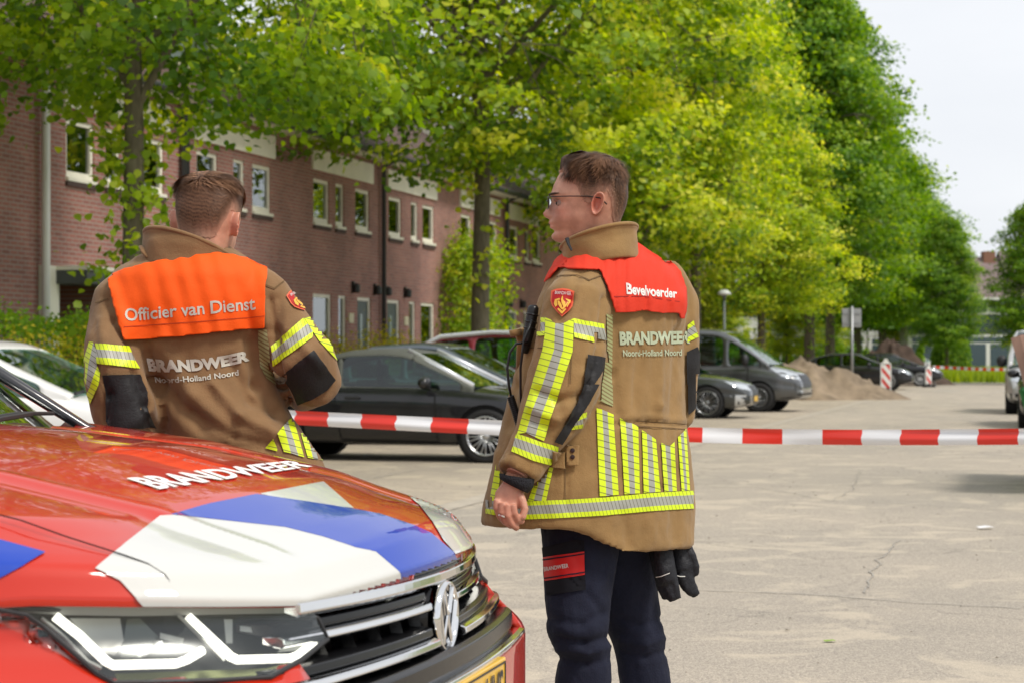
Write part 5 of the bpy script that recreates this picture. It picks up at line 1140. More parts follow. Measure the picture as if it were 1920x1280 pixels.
# ---------------------------------------------------------------- people
def wcol(m, hatch=True): return m
M_JACK = mat('tan fire cloth', (.275, .165, .064), .82, var=.10, vscale=14, sheen=.15, spec=.25); 
def fabric(m, s=420, st=.25):
    t, b, l = nodes(m); co = t.nodes.new('ShaderNodeTexCoord'); n = t.nodes.new('ShaderNodeTexNoise'); n.inputs['Scale'].default_value = 38; n.inputs['Detail'].default_value = 6; n.inputs['Roughness'].default_value = .65; l(co.outputs['Object'], n.inputs[0])
    w_ = t.nodes.new('ShaderNodeTexNoise'); w_.inputs['Scale'].default_value = s; l(co.outputs['Object'], w_.inputs[0]); a = t.nodes.new('ShaderNodeMath'); a.operation = 'MULTIPLY_ADD'; a.inputs[1].default_value = .25; l(w_.outputs['Fac'], a.inputs[0]); l(n.outputs['Fac'], a.inputs[2])
    bp = t.nodes.new('ShaderNodeBump'); bp.inputs['Strength'].default_value = st; bp.inputs['Distance'].default_value = .015; l(a.outputs[0], bp.inputs['Height']); l(bp.outputs[0], b.inputs['Normal']); return m
fabric(M_JACK); M_JACK2 = fabric(mat('brown fire cloth', (.225, .130, .060), .82, var=.12, vscale=14, sheen=.15, spec=.25))
M_TROU = fabric(mat('dark navy work cloth', (.011, .013, .028), .85, var=.2, vscale=10, spec=.3), 300, .3)
M_ORANGE = fabric(mat('orange cape cloth', (.86, .10, .005), .7, spec=.3), 400, .15); M_REDC = fabric(mat('red cape cloth', (.66, .042, .018), .75, spec=.3), 400, .2)
M_PATCH = fabric(mat('black elbow leather', (.012, .011, .012), .55, spec=.4), 260, .2)
def hatchmat(name, col, line, ang, freq=.105, width=.15, rough=.45, emit=0):
    m = mat(name, col, rough, spec=.5); t, bs, l = nodes(m); uv = t.nodes.new('ShaderNodeUVMap'); sx = t.nodes.new('ShaderNodeSeparateXYZ'); l(uv.outputs[0], sx.inputs[0])
    a = t.nodes.new('ShaderNodeMath'); a.operation = 'MULTIPLY'; a.inputs[1].default_value = math.cos(ang)*freq; b = t.nodes.new('ShaderNodeMath'); b.operation = 'MULTIPLY_ADD'; b.inputs[1].default_value = math.sin(ang)*freq
    l(sx.outputs['X'], a.inputs[0]); l(sx.outputs['Y'], b.inputs[0]); l(a.outputs[0], b.inputs[2]); f = t.nodes.new('ShaderNodeMath'); f.operation = 'FRACT'; l(b.outputs[0], f.inputs[0])
    g_ = t.nodes.new('ShaderNodeMath'); g_.operation = 'LESS_THAN'; g_.inputs[1].default_value = width; l(f.outputs[0], g_.inputs[0]); mx = t.nodes.new('ShaderNodeMix'); mx.data_type = 'RGBA'; l(g_.outputs[0], mx.inputs[0]); mx.inputs[6].default_value = (*col, 1); mx.inputs[7].default_value = (*line, 1); l(mx.outputs[2], bs.inputs['Base Color']); return m
YEL, SIL, DRK = (.64, .80, .015), (.34, .345, .30), (.24, .27, .03)
MY = {}; MS = {}
for nm, an, fr in (('level', .95, .12), ('slant', .28, .15), ('steep', 1.30, .085)):
    MY[nm] = hatchmat('fluorescent yellow '+nm, YEL, DRK, an, fr); MS[nm] = hatchmat('silver reflective '+nm, SIL, (.12, .11, .07), an, fr)
M_PALE = hatchmat('pale side panel', (.33, .35, .16), (.20, .15, .06), 1.0, .16, .4)
M_TEXT = mat('reflective lettering', (.50, .49, .42), .5); M_TEXTG = mat('greenish reflective lettering', (.42, .47, .32), .5); M_TEXTW = mat('white lettering', (.72, .70, .66), .6)
M_SKIN = bpy.data.materials.new('skin'); M_SKIN.use_nodes = True
def skinmat():
    t, b, l = nodes(M_SKIN); at = t.nodes.new('ShaderNodeAttribute'); at.attribute_name = 'tone'; mx = t.nodes.new('ShaderNodeMix'); mx.data_type = 'RGBA'; l(at.outputs['Fac'], mx.inputs[0])
    mx.inputs[6].default_value = (.56, .31, .21, 1); mx.inputs[7].default_value = (.50, .12, .08, 1)
    co = t.nodes.new('ShaderNodeTexCoord'); n = t.nodes.new('ShaderNodeTexNoise'); n.inputs['Scale'].default_value = 30; n.inputs['Detail'].default_value = 4; l(co.outputs['Object'], n.inputs[0])
    m2 = t.nodes.new('ShaderNodeMix'); m2.data_type = 'RGBA'; m2.blend_type = 'MULTIPLY'; m2.inputs[0].default_value = 1; r = t.nodes.new('ShaderNodeValToRGB'); r.color_ramp.elements[0].color = (.80, .75, .72, 1); r.color_ramp.elements[1].color = (1.1, 1.1, 1.1, 1); r.color_ramp.elements[0].position = .35; r.color_ramp.elements[1].position = .65
    l(n.outputs['Fac'], r.inputs[0]); l(mx.outputs[2], m2.inputs[6]); l(r.outputs[0], m2.inputs[7]); l(m2.outputs[2], b.inputs['Base Color']); b.inputs['Roughness'].default_value = .48
    b.inputs['Subsurface Weight'].default_value = .12; b.inputs['Subsurface Radius'].default_value = (.012, .004, .002); b.inputs['Subsurface Scale'].default_value = .6
    bp = t.nodes.new('ShaderNodeBump'); bp.inputs['Strength'].default_value = .08; n2 = t.nodes.new('ShaderNodeTexNoise'); n2.inputs['Scale'].default_value = 500; l(co.outputs['Object'], n2.inputs[0]); l(n2.outputs['Fac'], bp.inputs['Height']); bp.inputs['Distance'].default_value = .003; l(bp.outputs[0], b.inputs['Normal'])
skinmat()
def hairmat(name, c0, c1, skin=(.44, .24, .165)):
    m = bpy.data.materials.new(name); m.use_nodes = True; t, b, l = nodes(m); at = t.nodes.new('ShaderNodeAttribute'); at.attribute_name = 'tint'; r = t.nodes.new('ShaderNodeValToRGB')
    r.color_ramp.elements[0].color = (*c0, 1); r.color_ramp.elements[1].color = (*c1, 1); l(at.outputs['Fac'], r.inputs[0])
    a2 = t.nodes.new('ShaderNodeAttribute'); a2.attribute_name = 'fade'; mx = t.nodes.new('ShaderNodeMix'); mx.data_type = 'RGBA'; l(a2.outputs['Fac'], mx.inputs[0]); l(r.outputs[0], mx.inputs[6]); mx.inputs[7].default_value = (*skin, 1); l(mx.outputs[2], b.inputs['Base Color'])
    b.inputs['Roughness'].default_value = .5; b.inputs['Specular IOR Level'].default_value = .22; return m
# head: z, front, back, half width  (origin at the ear, x forward, y left)
HEAD = [(.124, .030, -.006, .014), (.120, .050, -.030, .036), (.110, .070, -.052, .055), (.095, .086, -.067, .067), (.075, .099, -.077, .074), (.052, .109, -.082, .0775), (.030, .116, -.083, .078), (.018, .1135, -.082, .077), (.004, .109, -.080, .0755),
        (-.010, .109, -.077, .073), (-.022, .1105, -.073, .071), (-.034, .1165, -.069, .069), (-.044, .1185, -.067, .067), (-.052, .1175, -.066, .065), (-.060, .1155, -.065, .063), (-.070, .1085, -.064, .060), (-.080, .1105, -.063, .056), (-.090, .1095, -.062, .052), (-.098, .100, -.061, .049), (-.106, .078, -.061, .050), (-.118, .052, -.062, .054), (-.140, .040, -.066, .057), (-.18, .036, -.073, .060), (-.24, .034, -.08, .066)]
def htab(z, k):
    return interp([(r[0], r[k]) for r in reversed(HEAD)], z)
def head_pt(th, z, t=0):
    xf, xb, w_ = htab(z, 1), htab(z, 2), htab(z, 3); xm = (xf*.32+xb*.68) if z > -.1 else (xf+xb)/2
    c, s = math.cos(th), math.sin(th); e = .86
    x = (xf-xm)*abs(c)**e if c > 0 else -(xm-xb)*abs(c)**.92
    y = w_*math.copysign(abs(s)**(.86), s)
    if c > 0: y *= 1-(.10 if z > -.03 else .10+.22*min(1, (-.03-z)/.06))*c
    x += xm
    if c > .2 and z > -.11:
        ay = abs(y); g_ = lambda yc, zc, sy, sz: math.exp(-((ay-yc)/sy)**2-((z-zc)/sz)**2)
        nz_ = interp([(-.040, 0), (-.036, .006), (-.031, .0195), (-.021, .0285), (-.010, .0205), (.004, .0095), (.016, .001), (.03, 0)], z); sg = interp([(-.04, .016), (-.03, .0155), (-.015, .0115), (.01, .008), (.03, .012)], z)
        x += nz_*math.exp(-(ay/sg)**2)
        x += -.011*g_(.032, .006, .017, .011)+.0045*g_(.026, .027, .028, .006)+.004*g_(.045, -.012, .018, .014)-.003*g_(.0, .052, .05, .02)*0
        x += .0055*g_(0, -.047, .02, .0045)+.0055*g_(0, -.0585, .018, .0045)-.006*g_(0, -.0525, .026, .0028)-.005*g_(0, -.069, .022, .006)+.005*g_(0, -.084, .018, .011)-.003*g_(.016, -.034, .010, .006)+.0035*g_(.03, .005, .010, .006)
    n = Vector((x-xm, y, (z-.0)*.35)).normalized(); nz_ = max(0, (z-.06)/.06); n = (n+Vector((0, 0, nz_*1.2))).normalized()
    return Vector((x, y, z))+n*t
def ear_mesh(q, s):
    "a cupped ear with a raised rim"
    def outline(k, sc, dz=0): 
        a = 2*math.pi*k/22; rx, rz = .0165, .031; x = -.004+rx*math.cos(a)*(1+.15*math.sin(a))*sc-.006*math.sin(a)*sc; z = rz*math.sin(a)*sc*(1 if a < math.pi else .95)
        return x-.010, z+dz
    lay = [(.92, .0655), (1.0, .0775), (1.04, .085), (.94, .0885), (.80, .0835), (.70, .0775), (.60, .080), (.50, .0745), (.12, .0715)]
    rings = []
    for sc, y in lay:
        rg = []
        for k in range(22):
            x, z = outline(k, sc, -.003); rg.append(Vector((x, s*(y+max(0, -(x+.004))*.38), z)))
        rings.append(rg)
    q.rings(rings)
def make_head_mesh(q, lo=-.24):
    zs = [.1245]+[.124-.0032*i for i in range(1, 116)]; n = 84
    q.rings([[head_pt(2*math.pi*k/n, max(z, -.24)) for k in range(n)] for z in zs if z > lo])
    for s in (1, -1): ear_mesh(q, s)
def hair_zone(th, style):
    "lowest height of the hair at azimuth th (0 = face)"
    a = abs((th+math.pi) % (2*math.pi)-math.pi)*180/math.pi
    return interp([(0, .090), (25, .088), (42, .070), (55, .064), (66, .045), (74, .004), (84, -.006), (92, .026), (108, .030), (122, -.010), (140, -.050), (180, -.062)], a)
def thick(th, z, style):
    zl = hair_zone(th, style); u = z-zl; a = abs((th+math.pi) % (2*math.pi)-math.pi)*180/math.pi
    side = .0015+.0065*min(1, max(0, u)/.07); topk = min(max((z-.055)/.05, 0), 1); front = min(max((75-a)/60, 0), 1)
    tp = ((.013+.010*front) if style == 'quiff' else .011)*min(1, .25+max(0, u)/.022)
    return side*(1-topk)+tp*topk
def make_hair(root, Mh, style, m, seed, world=True):
    n, k = 96, 60; v = []; fade = []; f = []; rows = []
    top = .1245
    for i in range(k+1):
        row = []
        for j in range(n):
            th = 2*math.pi*j/n; zl = hair_zone(th, style)+.0025*math.sin(j*2.1)+.002*math.sin(j*5.7); z = top-(top-zl)*(i/k)**.8; t = thick(th, z, style) if i < k else -.002
            p = head_pt(th, z, t)
            nn = noise.noise(Vector((p.x*45, p.y*45, p.z*45+seed)))*.0022 if z > .05 else 0
            p = head_pt(th, z, t+nn); v.append(Mh @ p); u = z-zl; fade.append(min(1, max(0, 1-u/.055)**1.2*1.05) if z < .09 else 0)
    for i in range(k):
        for j in range(n): f.append((i*n+j, i*n+(j+1) % n, (i+1)*n+(j+1) % n, (i+1)*n+j))
    v.append(Mh @ head_pt(0, .1245, .017) if False else Mh @ Vector((.012, 0, .124+.017))); f += [(len(v)-1, (j+1) % n, j) for j in range(n)]; fade.append(0)
    # strands
    rnd = random.Random(seed); tint = [.2+.12*math.sin(i*.7)+rnd.uniform(-.1, .1) for i in range(len(v))]; nv = len(v)
    wh = Vector((-.050, .012, .118)) if style == 'quiff' else Vector((-.062, .006, .098))
    for _ in range(9000):
        th = rnd.uniform(-math.pi, math.pi); zl = hair_zone(th, style); z = zl+(top-.002-zl)*rnd.random()**.8; t = thick(th, z, style); up = min(max((z-.05)/.05, 0), 1)
        if rnd.random() < .35*(1-up): continue
        p = head_pt(th, z, t*.97+.0006); nr = (head_pt(th, z, .01)-head_pt(th, z, 0)).normalized(); d = (p-wh); d -= nr*d.dot(nr)
        if d.length < 1e-4: continue
        d.normalize(); sw = nr.cross(d)
        ln = (.006+.026*up if style == 'quiff' else .010+.026*up)*(1.15 if style == 'quiff' else 1)*rnd.uniform(.7, 1.2)
        curl = (rnd.uniform(-.5, .5)+.45*math.sin(th*4+z*60)) if style == 'quiff' else (rnd.uniform(-.18, .18)+.15*math.sin(th*5+z*30)); fr = 1 if (style == 'quiff' and abs(th) < .9 and up > .6) else 0
        wd = sw*(.0007+.0009*up); pts = []
        q = p.copy(); dr = ((d+nr*.30+sw*(curl*.5+(.35 if style != 'quiff' else .1))) if not fr else (nr*.12+Vector((-.8, 0, .0))+sw*curl*.8)).normalized()
        for s in range(4):
            pts.append(q.copy()); q = q+dr*ln/3; dr = (dr+sw*curl*.35-nr*(.22 if not fr else .10)).normalized()
            # keep it outside the scalp
        if fr: pts = [pts[0].lerp(q_, .65) for q_ in pts]
        if style != 'quiff' and z-zl < .035 and rnd.random() < .75: continue
        b0 = len(v); rel = p-wh; ang = math.atan2(rel.y, rel.z-rel.x*.3 if style != 'quiff' else rel.x); tn = min(1, max(.18, .42+rnd.gauss(0, .13)+.8*noise.noise(Vector((ang*7, rel.length*14, seed*3.1)))))
        fd = max(0, 1-(z-zl)/.05)*.6 if up < .3 else 0
        if style != 'quiff' and up < .5: tn = .22+.10*rnd.random(); wd = wd*.6
        for s, pp in enumerate(pts):
            w_ = wd*(1-s*.28); v += [Mh @ (pp-w_), Mh @ (pp+w_)]; fade += [fd, fd]; tint += [tn, tn]
        f += [(b0+2*s, b0+2*s+1, b0+2*s+3, b0+2*s+2) for s in range(3)]
    me = mesh(v, f, True)
    for nm, arr in (('fade', fade), ('tint', tint)):
        at = me.attributes.new(nm, 'FLOAT', 'POINT'); at.data.foreach_set('value', arr)
    return link('hair', me, m, root, world)
def fold_disp(me, folds, amp=.004, sc=5.0, seed=0, fine=.0012, stretch=(1, 1, .55), view=True):
    "push cloth in and out: fractal creases plus traced folds (pixel line, width px, depth m)"
    co = npv(me).astype(np.float64); nr = npn(me).astype(np.float64); d = np.zeros(len(co))
    for i, c in enumerate(co):
        p = Vector((c[0]*sc*stretch[0], c[1]*sc*stretch[1], c[2]*sc*stretch[2]))+Vector((seed, 0, 0))
        a = noise.noise(p); b = noise.noise(p*2.7+Vector((3, 1, 2))); d[i] = amp*((1-abs(a)*2.2)*.7+b*.6)+fine*noise.noise(p*9)
    px = CX+co[:, 0]*FPX/co[:, 1]; py = HY+(CAMH-co[:, 2])*FPX/co[:, 1]; fr = nr[:, 1] < .25
    for (pts, wd, dp) in folds:
        for (x0, y0), (x1, y1) in zip(pts, pts[1:]):
            L2 = (x1-x0)**2+(y1-y0)**2; t = np.clip(((px-x0)*(x1-x0)+(py-y0)*(y1-y0))/L2, 0, 1)
            ds = np.hypot(px-x0-t*(x1-x0), py-y0-t*(y1-y0)); w_ = np.exp(-(ds/wd)**2); d += dp*w_*fr
    setv(me, co+nr*d[:, None]); return me
def blob(q_list, voxel, smooth=6, fac=.5):
    q = MB()
    for s in q_list: q.add(s.v, s.f)
    bm = bmesh.new(); me = mesh(q.v, q.f); bm.from_mesh(me); bmesh.ops.recalc_face_normals(bm, faces=bm.faces); bm.to_mesh(me); bm.free()
    me = bake(me, ('REMESH', dict(mode='VOXEL', voxel_size=voxel, use_smooth_shade=True)), ('SMOOTH', dict(factor=fac, iterations=smooth)))
    me.polygons.foreach_set('use_smooth', [True]*len(me.polygons)); return me
def torso_rings(tab, sh, ratio, n=40, e=.84, drop=None):
    "tab rows: y, xl, xr, depth (photo px / m); sh = unit vector along the shoulders"
    sh = Vector((*sh, 0)).normalized(); fw = Vector((-sh.y, sh.x, 0)); rings = []
    for row in tab:
        y, xl, xr, D = row[:4]; rt = row[4] if len(row) > 4 else ratio; w_ = (xr-xl)/2*D/FPX; A = w_/math.hypot(sh.x, rt*sh.y); c = P((xl+xr)/2, y, D); rg = []
        for k in range(n):
            a = 2*math.pi*k/n; ca, sa = math.cos(a), math.sin(a); p = c+sh*A*math.copysign(abs(ca)**e, ca)+fw*A*rt*math.copysign(abs(sa)**e, sa)
            if drop and row is tab[-1]: p.z -= drop*(lambda q: q*q*(3-2*q))(min(max((.77*ca-.45*sa+.02)/.32, 0), 1))
            rg.append(p)
        rings.append(rg)
    return MB().rings(rings)
def ptube(pts, n=18): return MB().tube([P(x, y, d) for x, y, d, r in pts], [r*d/FPX for x, y, d, r in pts], n)
def add_tone(me, heads, extra=()):
    co = npv(me); t = np.full(len(co), .12)
    for Mi in heads:
        h = np.array([tuple(Mi @ Vector(c)) for c in co])
        def g_(x, y, z, sx, sy, sz): return np.exp(-((h[:, 0]-x)/sx)**2-((np.abs(h[:, 1])-y)/sy)**2-((h[:, 2]-z)/sz)**2)
        t += .75*g_(.122, 0, -.053, .02, .022, .0085)+.55*g_(-.01, .083, 0, .028, .014, .036)+.34*g_(.09, .045, -.02, .03, .03, .022)+.25*g_(-.008, .078, -.002, .010, .012, .018)+.30*g_(.14, 0, -.024, .016, .018, .014)+.15*g_(-.05, 0, -.09, .06, .08, .04)
    for c, r, a in extra: t += a*np.exp(-(np.linalg.norm(co-np.array(tuple(c)), axis=1)/r)**2)
    at = me.attributes.new('tone', 'FLOAT', 'POINT'); at.data.foreach_set('value', np.clip(t, 0, 1).astype(np.float32))
def shieldpatch(parent, T, Z, cx, cy, w_, h, tilt=0):
    "sleeve badge: red shield, gold sun of flame and braces, white word"
    def q(x, y): x, y = x*w_/2, y*h/2; return (cx+x*math.cos(tilt)-y*math.sin(tilt), cy+x*math.sin(tilt)+y*math.cos(tilt))
    sh = [(-.95, -.82), (-.5, -.96), (0, -1), (.5, -.96), (1, -.8), (.96, -.1), (.86, .25), (.55, .62), (-.02, 1), (-.5, .62), (-.86, .25), (-1, -.1)]
    o = decal('sleeve_badge', [[q(x, y) for x, y in sh]], T, mat('badge border', (.75, .12, .05), .6), parent, 5, .006)
    decal('badge_field', [[q(x*.86, y*.88) for x, y in sh]], T, mat('badge red', (.42, .004, .006), .6), o, 5, .0075)
    g_ = [[(-.62, -.2), (-.25, -.3), (-.2, -.18), (-.45, -.1), (-.38, .22), (-.55, .36), (-.68, .1)], [(.15, -.3), (.6, -.2), (.68, -.08), (.45, .38), (.3, .3), (.45, -.02), (.2, -.18)], [(.0, -.5), (-.15, -.2), (-.1, .05), (.02, .3), (-.1, .42), (.0, .55), (.2, .25), (.15, .0), (.02, -.2)],
          [(-.4, -.08), (-.28, -.12), (-.1, .2), (-.05, .42), (-.12, .5), (-.35, .15)], [(-.42, .48), (-.3, .4), (-.05, .62), (.18, .42), (.3, .5), (-.05, .82)], [(.3, -.02), (.4, -.05), (.25, .3), (.1, .45), (.2, .2)]]
    decal('badge_emblem', [[q(x, y) for x, y in p] for p in g_], T, mat('badge gold', (.75, .42, .05), .5), o, 6, .009)
    decal('badge_word', [textquad('BRANDWEER', q(-.62, -.56), q(.66, -.56), q(.62, -.78), q(-.58, -.78), .0)], T, M_TEXTW, o, 8, .009)
def stripes(parent, T, groups):
    for kind, hatch, poly in groups:
        m = {'y': MY, 's': MS}[kind][hatch] if kind in 'ys' else {'p': M_PALE, 'b': M_PATCH}[kind]
        decal({'y': 'yellow_stripe', 's': 'silver_stripe', 'p': 'side_panel', 'b': 'elbow_patch'}[kind], [poly], T, m, parent, 7, .0042 if kind != 'b' else .0085, maxe=.035 if kind != 'b' else .06)
def finger(q, pts, r0, r1):
    rs = [r0*(1-i/(len(pts)-1))+r1*i/(len(pts)-1) for i in range(len(pts))]; q.append(MB().tube([P(*p) for p in pts], rs, 10)); q.append(MB().ball(P(*pts[-1]), r1*1.02, 10))
def collar(parent, bot, topr, n=48, m=None):
    "standing collar: rows of (centre px,y,D, half width m, half depth m, tilt) lofted, open along the front"
    pass
def band(name, parent, rows, m, a0, a1, n=60, thick=.007, lip=.004):
    "rows: (Vector centre, axis u, axis v) ellipses; a0..a1 the arc that exists"
    v = []; f = []; fine = []
    for i in range(len(rows)-1):
        for t in (0, .33, .66): fine.append(tuple(rows[i][j].lerp(rows[i+1][j], t) for j in range(3)))
    fine.append(rows[-1]); rows = fine
    for c, u, w_ in rows:
        for k in range(n+1):
            a = a0+(a1-a0)*k/n; p = c+u*math.cos(a)+w_*math.sin(a); o_ = (p-c); nn = noise.noise(Vector((p.x*16, p.y*16, p.z*26)))*.006+noise.noise(Vector((p.x*7, p.y*7, p.z*30+5)))*.005
            v.append(p+o_.normalized()*nn)
    for i in range(len(rows)-1):
        for k in range(n): j = i*(n+1)+k; f.append((j, j+1, j+n+2, j+n+1))
    me = mesh(v, f, True); o = link(name, me, m, parent, True); s = o.modifiers.new('t', 'SOLIDIFY'); s.thickness = thick; s.offset = 0; b = o.modifiers.new('b', 'SUBSURF'); b.levels = b.render_levels = 1
    return o
def man_with_glasses():
    base = P(1150, HY, 5.42); 
    # head frame
    hc = P(1114, 385, 5.36); fw = Vector((-1, .10, 0)).normalized(); lf = Vector((0, 0, 1)).cross(fw); up = Vector((0, 0, 1))
    Mh = Matrix((( fw.x, lf.x, up.x, hc.x), (fw.y, lf.y, up.y, hc.y), (fw.z, lf.z, up.z, hc.z), (0, 0, 0, 1)))
    hq = MB(); make_head_mesh(hq); hq.v = [Mh @ v for v in hq.v]
    armL = [(1105, 512, 5.33, 42), (1080, 570, 5.24, 63), (1069, 650, 5.20, 67), (1056, 720, 5.18, 70), (1036, 772, 5.16, 62), (1006, 822, 5.14, 47), (985, 862, 5.12, 43), (968, 892, 5.10, 37)]
    armR = [(1240, 512, 5.50, 40), (1262, 570, 5.56, 48), (1263, 680, 5.56, 48), (1258, 770, 5.58, 48), (1200, 840, 5.66, 45), (1130, 850, 5.72, 38)]
    tor = [(452, 1090, 1178, 5.42), (470, 1072, 1205, 5.42), (492, 1050, 1240, 5.42), (520, 1036, 1264, 5.42), (560, 1018, 1284, 5.42), (620, 996, 1278, 5.42), (700, 966, 1278, 5.42), (780, 950, 1284, 5.42), (850, 938, 1291, 5.42), (910, 924, 1295, 5.42), (950, 916, 1297, 5.42), (976, 913, 1297, 5.42)]
    sh = (.77, .64)
    jack = [torso_rings(tor, sh, .70, drop=.072), ptube(armL), ptube(armR)]
    legL = [(1092, 930, 5.36, 72), (1090, 1000, 5.34, 75), (1086, 1080, 5.32, 64), (1084, 1135, 5.31, 59), (1083, 1175, 5.30, 57), (1092, 1205, 5.31, 49), (1097, 1225, 5.32, 47), (1094, 1280, 5.33, 52), (1090, 1400, 5.36, 47), (1086, 1500, 5.38, 45), (1084, 1560, 5.38, 44)]
    legR = [(1165, 930, 5.50, 74), (1168, 1000, 5.50, 70), (1166, 1080, 5.51, 62), (1184, 1150, 5.52, 53), (1196, 1190, 5.52, 48), (1202, 1230, 5.53, 46), (1208, 1280, 5.54, 47), (1212, 1400, 5.56, 44), (1214, 1500, 5.58, 42), (1214, 1540, 5.58, 42)]
    # body
    thin = lambda t, k: [(x, y, d, r*k) for x, y, d, r in t]
    hand = []
    hand.append(MB().tube([P(969, 893, 5.10), P(963, 912, 5.10), P(954, 930, 5.095), P(950, 948, 5.09)], [(.030, .022), (.031, .019), (.037, .017), (.034, .015)], 14, up=(1, 0, 0)))
    finger(hand, [(933, 936, 5.085), (932, 952, 5.08), (938, 968, 5.085), (947, 978, 5.09)], .0110, .0085)
    finger(hand, [(942, 942, 5.075), (941, 960, 5.07), (947, 976, 5.075), (957, 984, 5.085)], .0115, .009)
    finger(hand, [(951, 946, 5.07), (952, 966, 5.065), (959, 981, 5.075), (968, 988, 5.085)], .0115, .009)
    finger(hand, [(961, 945, 5.07), (964, 962, 5.067), (971, 973, 5.075), (978, 976, 5.085)], .0110, .0085)
    finger(hand, [(971, 920, 5.095), (979, 938, 5.085), (984, 954, 5.08), (980, 968, 5.075)], .0125, .0092)
    core = [hq, torso_rings([(440, 1098, 1166, 5.39), (480, 1085, 1190, 5.42), (520, 1060, 1240, 5.42), (620, 1040, 1245, 5.42), (780, 1030, 1240, 5.42), (950, 1030, 1245, 5.42)], sh, .6), ptube(thin(armL, .62)), ptube(thin(armR, .62)), ptube(thin(legL, .75)), ptube(thin(legR, .75))]+hand
    hr = []; finger(hr, [(1130, 850, 5.72), (1110, 852, 5.75), (1092, 858, 5.77)], .03, .018); core += hr
    me = blob(core, .0028, 1, .35); add_tone(me, [Mh.inverted()], [(P(950, 965, 5.08), .045, .35)])
    man = link('person', me, M_SKIN); tag(man, 'young man with glasses and a red shoulder cape, standing in profile and looking left', 'person')
    me.update()
    make_hair(man, Mh, 'quiff', hairmat('brown hair', (.028, .014, .008), (.24, .12, .062)), 3)
    # eye and brow on both sides
    for s in (1, -1):
        e = MB(); e.ball(Mh @ Vector((.0885, s*.031, .003)), .0106, 16); e.build('eyeball', mat('eye white', (.30, .20, .16), .4), man, smooth=True, world=True)
        e = MB(); d = Vector((1, s*.12, 0)).normalized(); e.ball(Mh @ (Vector((.0885, s*.031, .003))+d*.0075), (.0055, .0055, .0055), 12); e.build('iris', mat('dark iris', (.03, .025, .02), .1), man, smooth=True, world=True)
        q = MB(); pts = [Mh @ (head_pt(a*s, .026+.003*math.sin((a-.1)*3), .0025)) for a in (.18, .3, .45, .6, .72)]; q.tube(pts, [.0022, .003, .003, .0024, .001], 6); q.build('eyebrow', mat('brow hair', (.06, .032, .02), .8), man, world=True)
        q = MB(); q.tube([Mh @ Vector((.102, s*.018, .0095)), Mh @ Vector((.1045, s*.030, .0115)), Mh @ Vector((.096, s*.044, .0075))], [.0018, .0022, .0014], 6); q.build('eyelid', mat('lid shade', (.30, .13, .09), .6), man, world=True)
    # glasses
    gl = empty('glasses', hc, parent=None) if False else None
    MG = mat('dark frame', (.012, .011, .011), .35)
    q = MB(); rim = []
    for s in (1, -1):
        pts = []
        for k in range(25):
            a = 2*math.pi*k/24; x, z = .026*math.copysign(abs(math.cos(a))**.7, math.cos(a)), .0165*math.copysign(abs(math.sin(a))**.7, math.sin(a)); pts.append(Mh @ Vector((.1235-.0035*(x/.026)*1-.004*abs(x)/.026, s*(.033+x), .004+z)))
        q.tube(pts, .0012, 6, cap=False)
        q.tube([Mh @ Vector((.117, s*.060, .018)), Mh @ Vector((.105, s*.069, .0185)), Mh @ Vector((.06, s*.077, .0185)), Mh @ Vector((.01, s*.080, .0175)), Mh @ Vector((-.022, s*.083, .012)), Mh @ Vector((-.038, s*.079, -.004))], [(.0014, .0026)]*4+[(.0018, .003), (.002, .0035)], 8, up=(0, 0, 1))
    q.tube([Mh @ Vector((.1235, -.008, .010)), Mh @ Vector((.128, 0, .013)), Mh @ Vector((.1235, .008, .010))], .0016, 6)
    go = q.build('glasses', MG, man, smooth=True, world=True)
    for s in (1, -1):
        lq = MB(); lq.add([Mh @ Vector((.1235-.0035*(x/.026)-.004*abs(x)/.026, s*(.033+x), .004+z)) for x, z in [(.0255*math.copysign(abs(math.cos(a))**.7, math.cos(a)), .016*math.copysign(abs(math.sin(a))**.7, math.sin(a))) for a in [2*math.pi*k/24 for k in range(24)]]], [tuple(range(24))]); lq.build('lens', glassmat('spectacle lens', (.96, .97, .98), .03), go, world=True)
    # jacket
    folds = [([(1240, 640), (1235, 760), (1238, 900)], 9, .006), ([(1200, 660), (1190, 760)], 9, -.006), ([(1270, 620), (1262, 780)], 8, -.007), ([(1155, 600), (1150, 700), (1158, 780)], 10, -.008), ([(1215, 900), (1220, 1010)], 12, .005), ([(1260, 880), (1265, 1010)], 12, -.006),
             ([(1170, 960), (1180, 1020)], 10, -.005), ([(1085, 520), (1070, 560), (1050, 600)], 9, -.006), ([(1110, 545), (1095, 600)], 8, .005), ([(1010, 735), (1045, 750), (1085, 742)], 8, -.009), ([(1000, 765), (1040, 785), (1075, 770)], 8, .007), ([(1000, 790), (1030, 800)], 6, -.007),
             ([(950, 875), (985, 895), (1000, 900)], 5, -.006), ([(1100, 640), (1090, 700), (1060, 760)], 8, .004), ([(975, 640), (965, 720), (955, 800)], 10, -.008), ([(1140, 795), (1215, 790), (1285, 797)], 4, -.006), ([(1140, 785), (1215, 780), (1285, 787)], 4, .003), ([(1060, 880), (1062, 960)], 3, -.003), ([(935, 850), (930, 960)], 7, .006),
             ([(1132, 560), (1128, 640), (1105, 720), (1065, 800)], 6, -.010)]
    jm = blob(jack, .0085, 7, .5); folds = [(a, b, c*1.35) for a, b, c in folds]; fold_disp(jm, folds, .0055, 5.5, 2.0, fine=.0022); T = bvh(jm)
    jk = link('jacket', jm, M_JACK, man, True)
    # standing collar
    cc = P(1128, 470, 5.41); d1 = Vector((-.80, .60, 0)); s1 = Vector((.6, .8, 0))
    rows = []
